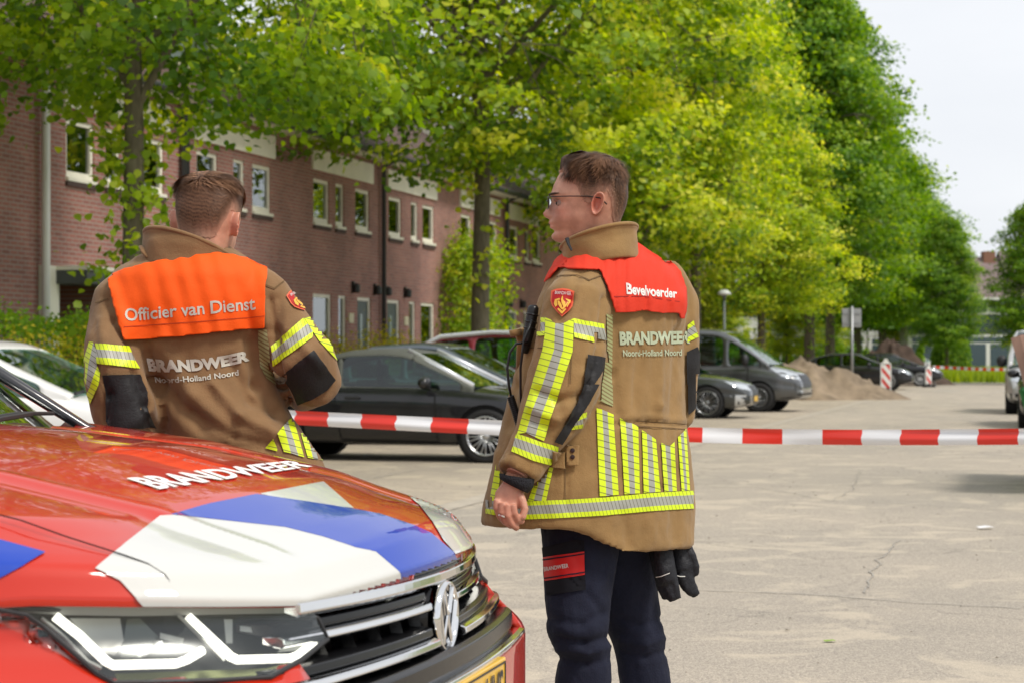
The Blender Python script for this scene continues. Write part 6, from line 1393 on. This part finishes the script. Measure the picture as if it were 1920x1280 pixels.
    for y, xc, wf, ws_, ti in ((494, 1122, .104, .102, .03), (474, 1123, .098, .097, .031), (454, 1123, .095, .095, .032), (442, 1123, .096, .096, .034), (436, 1123, .099, .099, .036)):
        c = P(xc, y+10, 5.365); rows.append((c, (-d1)*wf+Vector((0, 0, ti*.9)), s1*ws_))
    co = band('collar', jk, rows, M_JACK, -2.70, 2.70, thick=.010)
    q = MB(); pts = [rows[4][0]+rows[4][1]*math.cos(a)*1.03+rows[4][2]*math.sin(a)*1.03+Vector((0, 0, .001)) for a in [-2.7+5.4*k/50 for k in range(51)]]; q.tube(pts, .0055, 8); q.build('collar_edge', M_JACK, co, smooth=True, world=True)
    q = MB(); q.tube([P(1063, 447, 5.27), P(1066, 458, 5.265), P(1072, 470, 5.26)], [.006, .004, .003], 6); q.build('zip_pull', M_BLACKP, jk, world=True)
    z2 = lambda L_: [(880+x/2.783, 260+y/2.783) for x, y in L_]; z3 = lambda L_: [(880+x/2.207, 700+y/2.207) for x, y in L_]
    G = [('y', 'slant', z2([(545, 940), (700, 968), (702, 992), (545, 964)])), ('s', 'slant', z2([(545, 964), (702, 992), (712, 1052), (545, 1012)])), ('y', 'slant', z2([(545, 1012), (712, 1052), (715, 1078), (545, 1036)])),
         ('y', 'level', z2([(375, 935), (400, 935), (398, 960), (352, 962)])), ('s', 'slant', z2([(352, 962), (398, 960), (396, 1005), (328, 1010)])), ('y', 'level', z2([(328, 1010), (396, 1005), (395, 1028), (318, 1033)])),
         ('y', 'steep', z2([(400, 936), (425, 945), (450, 968), (445, 1100), (385, 1280), (330, 1280), (385, 1100), (396, 1030)])), ('s', 'steep', z2([(450, 968), (495, 966), (491, 1100), (437, 1280), (385, 1280), (445, 1100)])), ('y', 'steep', z2([(495, 966), (520, 952), (545, 940), (542, 1036), (539, 1110), (482, 1280), (437, 1280), (491, 1100)])),
         ('y', 'steep', z3([(262, 44), (306, 44), (262, 150), (236, 245), (200, 250), (235, 130)])), ('s', 'steep', z3([(306, 44), (347, 44), (302, 165), (272, 262), (236, 245), (262, 150)])), ('y', 'steep', z3([(347, 44), (382, 44), (345, 160), (308, 278), (272, 262), (302, 165)])),
         ('y', 'slant', z3([(198, 248), (290, 280), (368, 302), (363, 322), (285, 298), (191, 266)])), ('s', 'slant', z3([(191, 266), (285, 298), (363, 322), (348, 354), (275, 336), (182, 300)])), ('y', 'slant', z3([(182, 300), (275, 336), (348, 354), (334, 377), (265, 360), (176, 322)])),
         ('b', '', z2([(612, 1125), (702, 1140), (694, 1200), (650, 1280), (592, 1280)])), ('b', '', z3([(470, 44), (532, 44), (480, 140), (430, 215), (380, 290), (348, 280), (398, 200), (445, 110)])),
         ('p', '', z2([(712, 915), (745, 920), (742, 1280), (690, 1280), (716, 1080)])), ('p', '', z3([(545, 44), (590, 44), (592, 135), (524, 108)])),
         ('y', 'slant', z3([(440, 176), (522, 140), (522, 160), (428, 202)])), ('s', 'slant', z3([(428, 202), (522, 160), (522, 195), (412, 218)])), ('y', 'slant', z3([(412, 218), (522, 195), (522, 213), (404, 234)]))]
    G += [('b', '', z2([(1128, 1112), (1185, 1085), (1204, 1150), (1204, 1280), (1128, 1280)])), ('b', '', z3([(900, 44), (962, 44), (957, 90), (925, 150), (900, 170)])), ('y', 'level', z2([(1112, 990), (1168, 948), (1172, 972), (1112, 1012)])), ('s', 'level', z2([(1112, 1012), (1172, 972), (1186, 1010), (1112, 1050)])), ('y', 'level', z2([(1112, 1050), (1186, 1010), (1192, 1034), (1112, 1074)]))]
    V_ = [((525, 142), (548, 148), (565, 505), (538, 506)), ((548, 148), (570, 158), (592, 502), (565, 505)), ((570, 158), (594, 170), (616, 500), (592, 502)), ((622, 182), (645, 195), (662, 497), (640, 498)), ((645, 195), (672, 208), (684, 495), (662, 497)), ((672, 208), (696, 220), (704, 494), (684, 495)),
          ((712, 232), (732, 245), (742, 491), (720, 492)), ((732, 245), (753, 260), (766, 489), (742, 491)), ((753, 260), (771, 272), (789, 487), (766, 489)), ((792, 285), (807, 293), (822, 486), (804, 487)), ((807, 293), (828, 298), (838, 485), (822, 486)), ((828, 298), (846, 282), (856, 484), (838, 485)),
          ((860, 262), (872, 250), (888, 483), (876, 484)), ((872, 250), (883, 240), (899, 483), (888, 483)), ((883, 240), (894, 228), (910, 482), (899, 483)), ((330, 385), (348, 385), (318, 525), (300, 525)), ((300, 400), (330, 385), (300, 525), (268, 525)), ((285, 410), (305, 400), (268, 525), (244, 525)), ((122, 320), (145, 322), (118, 510), (90, 508))]
    for i, p in enumerate(V_): G.append(('s' if i in (1, 4, 7, 10, 13, 16) else 'y', 'steep', z3(p)))
    hb = [(70, 503), (150, 516), (232, 528), (395, 521), (560, 511), (740, 494), (830, 488), (925, 483)]
    for (o0, o1, k) in ((0, 18, 'y'), (18, 54, 's'), (54, 74, 'y')): G.append((k, 'slant', z3([(x, y+o0) for x, y in hb]+[(x+1, y+o1) for x, y in reversed(hb)])))
    stripes(jk, T, G)
    decal('back_lettering', [textquad('BRANDWEER', *z2([(786, 1072), (1150, 1064), (1150, 1006), (783, 1012)]), .05)], T, M_TEXTG, jk, 6, .0032, maxe=.03)
    decal('back_lettering', [textquad('Noord-Holland Noord', *z2([(801, 1134), (1105, 1130), (1105, 1098), (799, 1102)]), .02)], T, M_TEXTG, jk, 12, .0042, maxe=.03)
    # red cape over the shoulders
    cape = z2([(390, 752), (408, 705), (455, 640), (500, 602), (560, 583), (650, 552), (760, 528), (830, 520), (872, 524), (960, 560), (1060, 640), (1105, 695), (1128, 780), (1136, 850), (1122, 945), (1098, 945), (1092, 915), (1000, 912), (900, 900), (830, 910), (762, 912), (740, 850), (715, 770), (680, 690), (645, 640), (600, 606), (545, 602), (510, 625), (462, 680), (425, 730), (395, 752)])
    cp = decal('shoulder_cape', [cape], T, M_REDC, jk, 5, .010, thick=.004, near=5.42, push=.016)
    me2 = cp.data = bake(cp.data, ('SMOOTH', dict(factor=.5, iterations=8))); c_ = npv(me2).astype(np.float64)
    for i, c in enumerate(c_): px, py = pix(c); c_[i, 1] -= .004*math.sin(px*.13+py*.02)*max(0, min(1, (py-470)/80))+.003*math.sin(px*.31)
    setv(me2, c_)
    T2 = bvh(me2)
    decal('cape_lettering', [textquad('Bevelvoerder', *z2([(822, 812), (1078, 832), (1078, 790), (818, 757)]), .03)], T2, M_TEXTW, jk, 10, .006, maxe=.03)
    q = MB(); q.tube([P(*z2([p])[0], 5.6) for p in [(765, 826)]*2], .001, 3)
    decal('cape_hem', [z2([(752, 824), (900, 822), (1092, 850), (1094, 853), (900, 826), (753, 828)])], T2, mat('red stitching', (.30, .01, .01), .8), jk, 8, .0055)
    # seams and pocket
    ST = mat('dark seam', (.13, .075, .03), .9)  # dark brown stitching lines
    for s in ([(458, 716), (560, 712), (625, 738), (690, 712), (690, 717), (625, 744), (560, 717), (458, 721)], [(315, 1088), (388, 1090), (388, 1095), (315, 1094)], [(532, 1118), (536, 1118), (528, 1280), (523, 1280)]): decal('seam', [z2(s)], T, ST, jk, 10, .004)
    for s in ([(690, 192), (895, 205), (895, 208), (690, 196)], [(690, 215), (895, 228), (895, 231), (690, 219)], [(394, 380), (397, 380), (396, 520), (393, 520)]): decal('seam', [z3(s)], T, ST, jk, 10, .004, maxe=.05)
    decal('pocket_flap', [z3([(400, 292), (452, 296), (448, 380), (402, 384)])], T, M_JACK, jk, 6, .011, thick=.004); decal('pocket_flap', [z3([(338, 318), (396, 322), (394, 394), (336, 388)])], T, M_JACK, jk, 6, .009, thick=.004)
    T3 = T
    for x, y in ((427, 317), (427, 344)):
        X, Y = z3([(x, y)])[0]; o, d = proj_cam(X, Y); h = T.ray_cast(o, d)[0]
        if h: MB().lathe([(.006, 0), (.006, .003), (.002, .004)], h-d*.016, -d, 14).build('press_stud', mat('dark stud', (.05, .03, .03), .3, metal=.7), jk, world=True)
    shieldpatch(jk, T, 0, *z2([(489, 858)])[0], 44, 53, .02)
    q = MB(); q.tube([P(970, 892, 5.10), P(968, 905, 5.10), P(965, 911, 5.10)], [.047, .044, .038], 18); q.build('knit_cuff', mat('black knit', (.012, .012, .016), .9, bump=.8, bscale=220), jk, smooth=True, world=True)
    MB().lathe([(.0105, -.002), (.0112, -.002), (.0112, .002), (.0105, .002)], P(942, 966, 5.068), Vector((.3, 0, 1)), 16).build('ring', mat('silver ring', (.8, .8, .8), .2, metal=1), man, world=True)
    # trousers
    tm = blob([ptube(legL), ptube(legR)], .0085, 5, .5)
    fd = [([(1050, 1195), (1095, 1205), (1135, 1195)], 6, -.009), ([(1050, 1215), (1100, 1222), (1140, 1212)], 6, .006), ([(1055, 1235), (1100, 1245), (1138, 1236)], 6, -.006), ([(1032, 1160), (1090, 1170), (1130, 1150)], 7, -.006), ([(1165, 1160), (1200, 1172), (1238, 1160)], 7, -.006), ([(1165, 1200), (1210, 1206), (1240, 1196)], 7, .006), ([(1170, 1225), (1210, 1232), (1245, 1222)], 6, -.006), ([(1100, 1110), (1130, 1150)], 7, -.005)]
    fold_disp(tm, fd, .0065, 8, 5.0, fine=.002); tr = link('trousers', tm, M_TROU, man, True); T = bvh(tm)
    z4 = lambda L_: [(980+x/4, 960+y/4) for x, y in L_]
    lb = decal('trouser_label', [z4([(160, 335), (463, 290), (465, 465), (172, 512)])], T, mat('label red', (.62, .010, .008), .5), tr, 6, .006)
    decal('label_band', [z4([(162, 350), (463, 303), (463, 312), (163, 360)])], T, M_TROU, tr, 6, .0085); decal('label_band', [z4([(170, 488), (464, 441), (464, 450), (171, 497)])], T, M_TROU, tr, 6, .0085)
    decal('label_lettering', [textquad('BRANDWEER', *z4([(172, 438), (347, 411), (345, 382), (169, 408)]), .02)], T, M_TEXTW, tr, 8, .0085)
    decal('thigh_pocket', [z4([(152, 262), (400, 200), (462, 210), (470, 575), (186, 622), (186, 614), (462, 567), (454, 222), (402, 212), (152, 274)])], T, mat('dark stitching', (.004, .004, .008), .95), tr, 6, .005)
    # boots
    for nm, x, D in (('boot', 1084, 5.38), ('boot', 1214, 5.58)):
        q = MB(); g0 = P(x, HY, D); g0.z = 0; f_ = Vector((-.62, .78, 0)); q.tube([g0+Vector((0, 0, .30)), g0+Vector((0, 0, .14)), g0+Vector((0, 0, .07))+f_*-.01], [.058, .056, .06], 14); q.tube([g0+f_*-.085+Vector((0, 0, .045)), g0+Vector((0, 0, .055)), g0+f_*.1+Vector((0, 0, .05)), g0+f_*.19+Vector((0, 0, .035))], [(.035, .04), (.05, .048), (.042, .052), (.02, .035)], 12, up=(0, 0, 1))
        bo = blob([q], .01, 3); c = npv(bo); c[:, 2] = np.maximum(c[:, 2], .004); setv(bo, c); link(nm, bo, mat('black boot leather', (.012, .012, .012), .45), man, True)
    # microphone with curled lead
    mc = MB(); mc.tube([P(1000, 572, 5.27), P(1000, 577, 5.27), P(999, 584, 5.27), P(996, 600, 5.27), P(992, 622, 5.27), P(988, 640, 5.27), P(984, 660, 5.28)], [.009, .0145, .0150, .0150, .0145, .0125, .010], 16)
    for y in (590, 604, 616): mc.lathe([(.0150, -.003), (.0172, -.001), (.0172, .001), (.0150, .003)], P(998-(y-590)*.18, y, 5.27), Vector((.2, 0, 1)), 16)
    mo = mc.build('microphone', mat('radio plastic', (.010, .010, .011), .32), smooth=True); tag(mo, 'black radio microphone clipped to the chest of the man with glasses', 'microphone')
    q = MB(); q.tube([P(990, 642, 5.26), P(968, 644, 5.25), P(956, 660, 5.25), P(951, 690, 5.25), P(954, 720, 5.25), P(958, 742, 5.25)], .0035, 8)
    q.tube([P(998, 600, 5.24), P(982, 640, 5.23), P(976, 690, 5.24), P(976, 735, 5.25), P(978, 770, 5.25)], .0032, 8)
    pts = []; A_, B_ = P(957, 742, 5.25), P(975, 800, 5.25); ax = (B_-A_).normalized(); u = Vector((0, 1, 0)); w_ = ax.cross(u)
    for k in range(170): a = k*.62; pts.append(A_.lerp(B_, k/169)+(u*math.cos(a)+w_*math.sin(a))*.0085)
    q.tube(pts, .0026, 5); q.build('lead', mat('radio plastic'), mo, smooth=True)
    q = MB(); q.tube([P(966, 618, 5.30), P(968, 630, 5.30)], [.0165, .0165], 16); q.tube([P(978, 616, 5.32), P(983, 640, 5.33), P(975, 700, 5.36)], [(.022, .012), (.02, .01), (.012, .006)], 10)
    q.build('chest_strap', M_JACK, jk, smooth=True, world=True)
    # gloves hanging under the hem
    MGL = fabric(mat('black glove leather', (.010, .010, .014), .5, spec=.4), 260, .3)
    for k, (tubes, lab) in enumerate([([[(1236, 1005, 5.40, 20), (1240, 1040, 5.39, 23), (1246, 1070, 5.38, 22), (1252, 1090, 5.38, 20)], [(1234, 1070, 5.385, 9), (1240, 1100, 5.38, 9), (1250, 1122, 5.38, 7)], [(1246, 1075, 5.375, 9), (1254, 1105, 5.37, 9), (1262, 1126, 5.37, 7)], [(1258, 1075, 5.375, 9), (1266, 1102, 5.37, 9), (1271, 1122, 5.37, 7)]], 'left glove of the black pair hanging under the jacket hem'),
            ([[(1268, 1005, 5.46, 17), (1274, 1045, 5.45, 20), (1280, 1070, 5.44, 19)], [(1280, 1070, 5.44, 16), (1292, 1095, 5.44, 13), (1306, 1116, 5.44, 8)], [(1274, 1075, 5.43, 11), (1286, 1100, 5.43, 9), (1298, 1114, 5.43, 6)], [(1286, 1022, 5.45, 10), (1296, 1040, 5.44, 9), (1304, 1062, 5.44, 8), (1304, 1078, 5.44, 6)]], 'right glove of the black pair, thumb and fingers pointing down past the hem')]):
        gm = blob([ptube(t, 14) for t in tubes], .0045, 4); fold_disp(gm, [], .0015, 20, 3.); o = link('glove', gm, MGL); tag(o, lab, 'glove', 'pair of black gloves')
        Tg = bvh(gm); decal('reflective_piping', [[z4([(978, 484), (1040, 474), (1102, 450), (1102, 456), (1040, 481), (978, 490)]), z4([(1142, 466), (1180, 475), (1218, 475), (1218, 482), (1180, 482), (1142, 473)])][k]], Tg, M_TEXTW, o, 5, .002, world=False)
man_with_glasses()
def man_in_orange():
    hc = P(390, 420, 5.2); yaw = R(13); pt = R(12)
    fw = Vector((math.sin(yaw), math.cos(yaw)*math.cos(pt), -math.sin(pt))).normalized(); lf = Vector((0, 0, 1)).cross(fw).normalized(); lf = (lf+Vector((0, 0, .0))).normalized(); up = fw.cross(lf)
    rl = R(3); lf, up = lf*math.cos(rl)+up*math.sin(rl), up*math.cos(rl)-lf*math.sin(rl)
    Mh = Matrix(((fw.x, lf.x, up.x, hc.x), (fw.y, lf.y, up.y, hc.y), (fw.z, lf.z, up.z, hc.z), (0, 0, 0, 1)))
    hq = MB(); make_head_mesh(hq, -.118); hq.v = [Mh @ v for v in hq.v]
    armL = [(262, 530, 5.20, 48), (228, 565, 5.16, 52), (214, 640, 5.12, 56), (222, 710, 5.08, 64), (232, 765, 5.06, 62), (262, 790, 5.20, 50), (300, 780, 5.36, 42), (330, 770, 5.48, 34)]
    armR = [(455, 530, 5.20, 46), (492, 558, 5.19, 52), (532, 620, 5.17, 54), (572, 680, 5.14, 60), (588, 712, 5.16, 54), (560, 724, 5.30, 46), (500, 716, 5.42, 40), (450, 706, 5.48, 32)]
    tor = [(452, 310, 420, 5.20), (470, 280, 445, 5.20), (490, 245, 470, 5.20), (515, 215, 492, 5.20), (560, 205, 500, 5.20), (620, 222, 502, 5.20), (680, 248, 506, 5.20), (730, 278, 520, 5.19), (780, 298, 545, 5.18), (820, 325, 575, 5.18), (860, 372, 602, 5.18), (905, 400, 618, 5.18), (960, 405, 625, 5.18)]
    jack = [torso_rings(tor, (1, .06), .60), ptube(armL), ptube(armR)]
    thin = lambda t, k: [(x, y, d, r*k) for x, y, d, r in t]
    legs = [[(460, 940, 5.22, 70), (455, 1100, 5.22, 58), (450, 1250, 5.24, 50), (446, 1400, 5.25, 44), (444, 1560, 5.25, 40)], [(560, 940, 5.22, 70), (565, 1100, 5.22, 58), (570, 1250, 5.24, 50), (574, 1400, 5.25, 44), (576, 1560, 5.25, 40)]]
    hand = []
    for (hx, hy, hd, s) in ((345, 762, 5.52, 1), (432, 702, 5.52, -1)):
        hand.append(MB().tube([P(hx-s*15, hy+6, hd-.04), P(hx, hy, hd), P(hx+s*18, hy-3, hd+.02)], [(.03, .02), (.038, .016), (.036, .015)], 12, up=(0, 0, 1)))
        for j in range(4): finger(hand, [(hx+s*18, hy-18+j*11, hd+.02), (hx+s*36, hy-18+j*11, hd+.03), (hx+s*44, hy-16+j*10, hd+.0), (hx+s*34, hy-14+j*10, hd-.02)], .010, .008)
        finger(hand, [(hx-s*4, hy-18, hd), (hx+s*10, hy-34, hd-.01), (hx+s*26, hy-36, hd-.01)], .012, .009)
    core = [hq, MB().tube([Mh @ Vector((-.014, 0, -.07)), Mh @ Vector((-.02, 0, -.11)), P(372, 478, 5.20), P(366, 520, 5.20)], [.052, .057, .064, .08], 24), torso_rings([(445, 345, 412, 5.19), (480, 300, 430, 5.22), (520, 250, 470, 5.22), (620, 265, 460, 5.22), (720, 315, 475, 5.22), (780, 345, 505, 5.22), (950, 440, 590, 5.22)], (1, .06), .42), ptube(thin(armL, .5)), ptube(thin(armR, .5))]+[ptube(thin(l, .75)) for l in legs]+hand
    me = blob(core, .0031, 1, .5); add_tone(me, [Mh.inverted()])
    man = link('person', me, M_SKIN); tag(man, 'man in an orange shoulder cape seen from behind, leaning on the striped car', 'person')
    make_hair(man, Mh, 'crop', hairmat('light brown hair', (.045, .02, .011), (.38, .20, .11)), 9)
    folds = [([(250, 640), (300, 720), (380, 800)], 14, -.012), ([(300, 640), (360, 740), (440, 820)], 16, .008), ([(470, 640), (480, 720), (520, 770)], 12, -.012), ([(430, 680), (470, 750), (540, 790)], 12, -.010), ([(400, 720), (450, 780), (520, 815)], 10, .010), ([(360, 770), (440, 820), (500, 835)], 9, -.008), ([(420, 835), (500, 845)], 5, -.006), ([(420, 845), (490, 858)], 4, .005),
             ([(525, 560), (520, 620), (530, 660)], 9, -.008), ([(500, 620), (560, 640)], 7, -.006), ([(560, 640), (600, 690)], 7, .008), ([(200, 560), (215, 600), (240, 640)], 9, -.008), ([(190, 600), (200, 680)], 8, .006), ([(250, 700), (275, 760), (285, 800)], 8, -.010), ([(185, 690), (205, 740), (200, 790)], 7, -.008), ([(280, 660), (294, 710), (308, 790)], 7, -.010), ([(508, 560), (512, 640), (528, 720), (545, 760)], 7, -.014)]
    jm = blob(jack, .0085, 7, .5); folds = [(a, b, c*1.35) for a, b, c in folds]; fold_disp(jm, folds, .0055, 5.2, 9.0, fine=.0022); T = bvh(jm); jk = link('jacket', jm, M_JACK2, man, True)
    # collar, tilted down to the right
    rows = []
    for y, wf, ws_, k in ((522, .120, .100, 0), (504, .117, .098, .2), (486, .114, .096, .5), (475, .114, .096, .8), (469, .117, .098, 1.0)):
        c = P(358, y, 5.19); rows.append((c, Vector((wf, .012, -.020-.018*k)), Vector((0, ws_, -.015-.02*k))))
    co = band('collar', jk, rows, M_JACK2, -math.pi*1.33, math.pi*.33, thick=.010)
    q = MB(); q.tube([rows[4][0]+rows[4][1]*math.cos(a)+rows[4][2]*math.sin(a)+Vector((0, 0, .002)) for a in [-math.pi*1.33+math.pi*1.66*k/50 for k in range(51)]], .006, 8); q.build('collar_edge', M_JACK2, co, smooth=True, world=True)
    q = MB(); q.tube([P(266, 462, 5.14), P(272, 472, 5.13), P(279, 483, 5.12)], [(.004, .010), (.006, .014), (.004, .010)], 8); q.build('collar_tab', M_JACK2, co, smooth=True, world=True)
    T4 = bvh(evald(co)) if False else None
    z1 = lambda L_: [(140+x/2.207, 300+y/2.207) for x, y in L_]
    G = [('y', 'slant', z1([(812, 772), (945, 655), (962, 680), (816, 798)])), ('s', 'slant', z1([(816, 798), (962, 680), (984, 712), (819, 828)])), ('y', 'slant', z1([(819, 828), (984, 712), (984, 735), (822, 853)])), ('y', 'steep', z1([(948, 656), (985, 650), (1035, 725), (1105, 838), (1085, 830), (1010, 750), (984, 712)])),
         ('b', '', z1([(862, 885), (985, 790), (1075, 908), (1040, 950), (985, 985), (925, 1008), (905, 960)])), ('y', 'slant', z1([(88, 758), (225, 772), (234, 797), (90, 783)])), ('s', 'slant', z1([(90, 783), (234, 797), (248, 830), (92, 815)])), ('y', 'slant', z1([(92, 815), (248, 830), (268, 862), (92, 840)])),
         ('y', 'level', z1([(62, 752), (80, 755), (60, 850), (50, 930), (36, 880), (42, 820)])), ('s', 'level', z1([(80, 755), (92, 790), (95, 850), (62, 945), (50, 930), (60, 850)])), ('y', 'level', z1([(95, 850), (105, 880), (100, 930), (66, 1010), (52, 965), (62, 945)])),
         ('b', '', z1([(120, 888), (268, 885), (298, 960), (305, 1040), (335, 1105), (150, 1105), (130, 1080)])), ('p', '', z1([(762, 705), (795, 700), (812, 830), (830, 930), (790, 900), (765, 850)])),
         ('y', 'steep', z1([(788, 1190), (822, 1150), (838, 1195), (836, 1203)])), ('y', 'steep', z1([(838, 1130), (862, 1100), (895, 1212), (865, 1205)])), ('s', 'steep', z1([(862, 1100), (880, 1080), (925, 1222), (895, 1212)])), ('y', 'steep', z1([(880, 1080), (900, 1062), (948, 1228), (925, 1222)])),
         ('y', 'steep', z1([(905, 1035), (925, 1015), (985, 1235), (962, 1230)])), ('s', 'steep', z1([(925, 1015), (940, 1013), (1005, 1238), (985, 1235)])), ('y', 'steep', z1([(940, 1013), (962, 1050), (1024, 1242), (1005, 1238)]))]
    stripes(jk, T, G)
    cape = z1([(132, 480), (210, 452), (290, 430), (360, 415), (440, 402), (520, 392), (590, 384), (650, 392), (700, 405), (750, 416), (797, 432), (794, 500), (790, 560), (788, 640), (787, 695), (700, 702), (600, 712), (500, 724), (350, 738), (202, 747), (182, 670), (162, 600), (145, 540)])
    cp = decal('shoulder_cape', [cape], T, M_ORANGE, jk, 5, .012, thick=.004, near=5.2, push=.017); me2 = cp.data = bake(cp.data, ('SMOOTH', dict(factor=.5, iterations=5))); c_ = npv(me2).astype(np.float64)
    for i, c in enumerate(c_): px, py = pix(c); c_[i, 1] -= .0025*math.sin(px*.06+py*.03+.6)*max(0, min(1, (py-490)/80))+.002*math.sin(px*.17-py*.05)
    setv(me2, c_); T2 = bvh(me2)
    decal('cape_lettering', [textquad('Officier van Dienst', *z1([(208, 668), (750, 618), (746, 568), (204, 618)]), .015)], T2, M_TEXT, jk, 10, .006)
    decal('cape_hem', [z1([(188, 690), (500, 668), (787, 645), (787, 648), (500, 672), (188, 694)])], T2, mat('orange stitching', (.45, .04, .003), .8), jk, 8, .0055)
    decal('back_lettering', [textquad('BRANDWEER', *z1([(305, 868), (722, 826), (718, 788), (297, 822)]), .055, bow=9)], T, M_TEXT, jk, 6, .003, maxe=.03)
    decal('back_lettering', [textquad('Noord-Holland Noord', *z1([(333, 920), (680, 888), (678, 866), (329, 897)]), .02, bow=4)], T, M_TEXT, jk, 6, .003, maxe=.03)
    shieldpatch(jk, T, 0, *z1([(928, 582)])[0], 34, 48, -.55)
    ST = mat('dark seam')
    for s in ([(785, 515), (825, 530), (865, 500), (866, 505), (826, 536), (785, 520)], [(88, 590), (140, 572), (141, 577), (88, 596)]): decal('seam', [z1(s)], T, ST, jk, 10, .004)
    # label on the collar
    q = MB(); u0 = rows[3]; pts = []
    for (a, z) in ((-1.95, .002), (-1.30, .002), (-1.30, -.028), (-1.95, -.028)): pts.append(u0[0]+(u0[1]*math.cos(a)+u0[2]*math.sin(a))*1.07+Vector((0, 0, z)))
    tm = blob([ptube(l) for l in legs], .01, 5); fold_disp(tm, [], .004, 8, 1.); link('trousers', tm, M_TROU, man, True)
    for x in (444, 576):
        q = MB(); g0 = P(x, HY, 5.25); g0.z = 0; f_ = Vector((.05, 1, 0)); q.tube([g0+Vector((0, 0, .30)), g0+Vector((0, 0, .14)), g0+Vector((0, 0, .07))], [.058, .056, .06], 14); q.tube([g0+f_*-.085+Vector((0, 0, .045)), g0+Vector((0, 0, .055)), g0+f_*.1+Vector((0, 0, .05)), g0+f_*.19+Vector((0, 0, .035))], [(.035, .04), (.05, .048), (.042, .052), (.02, .035)], 12, up=(0, 0, 1))
        bo = blob([q], .01, 3); c = npv(bo); c[:, 2] = np.maximum(c[:, 2], .004); setv(bo, c); link('boot', bo, mat('black boot leather'), man, True)
man_in_orange()
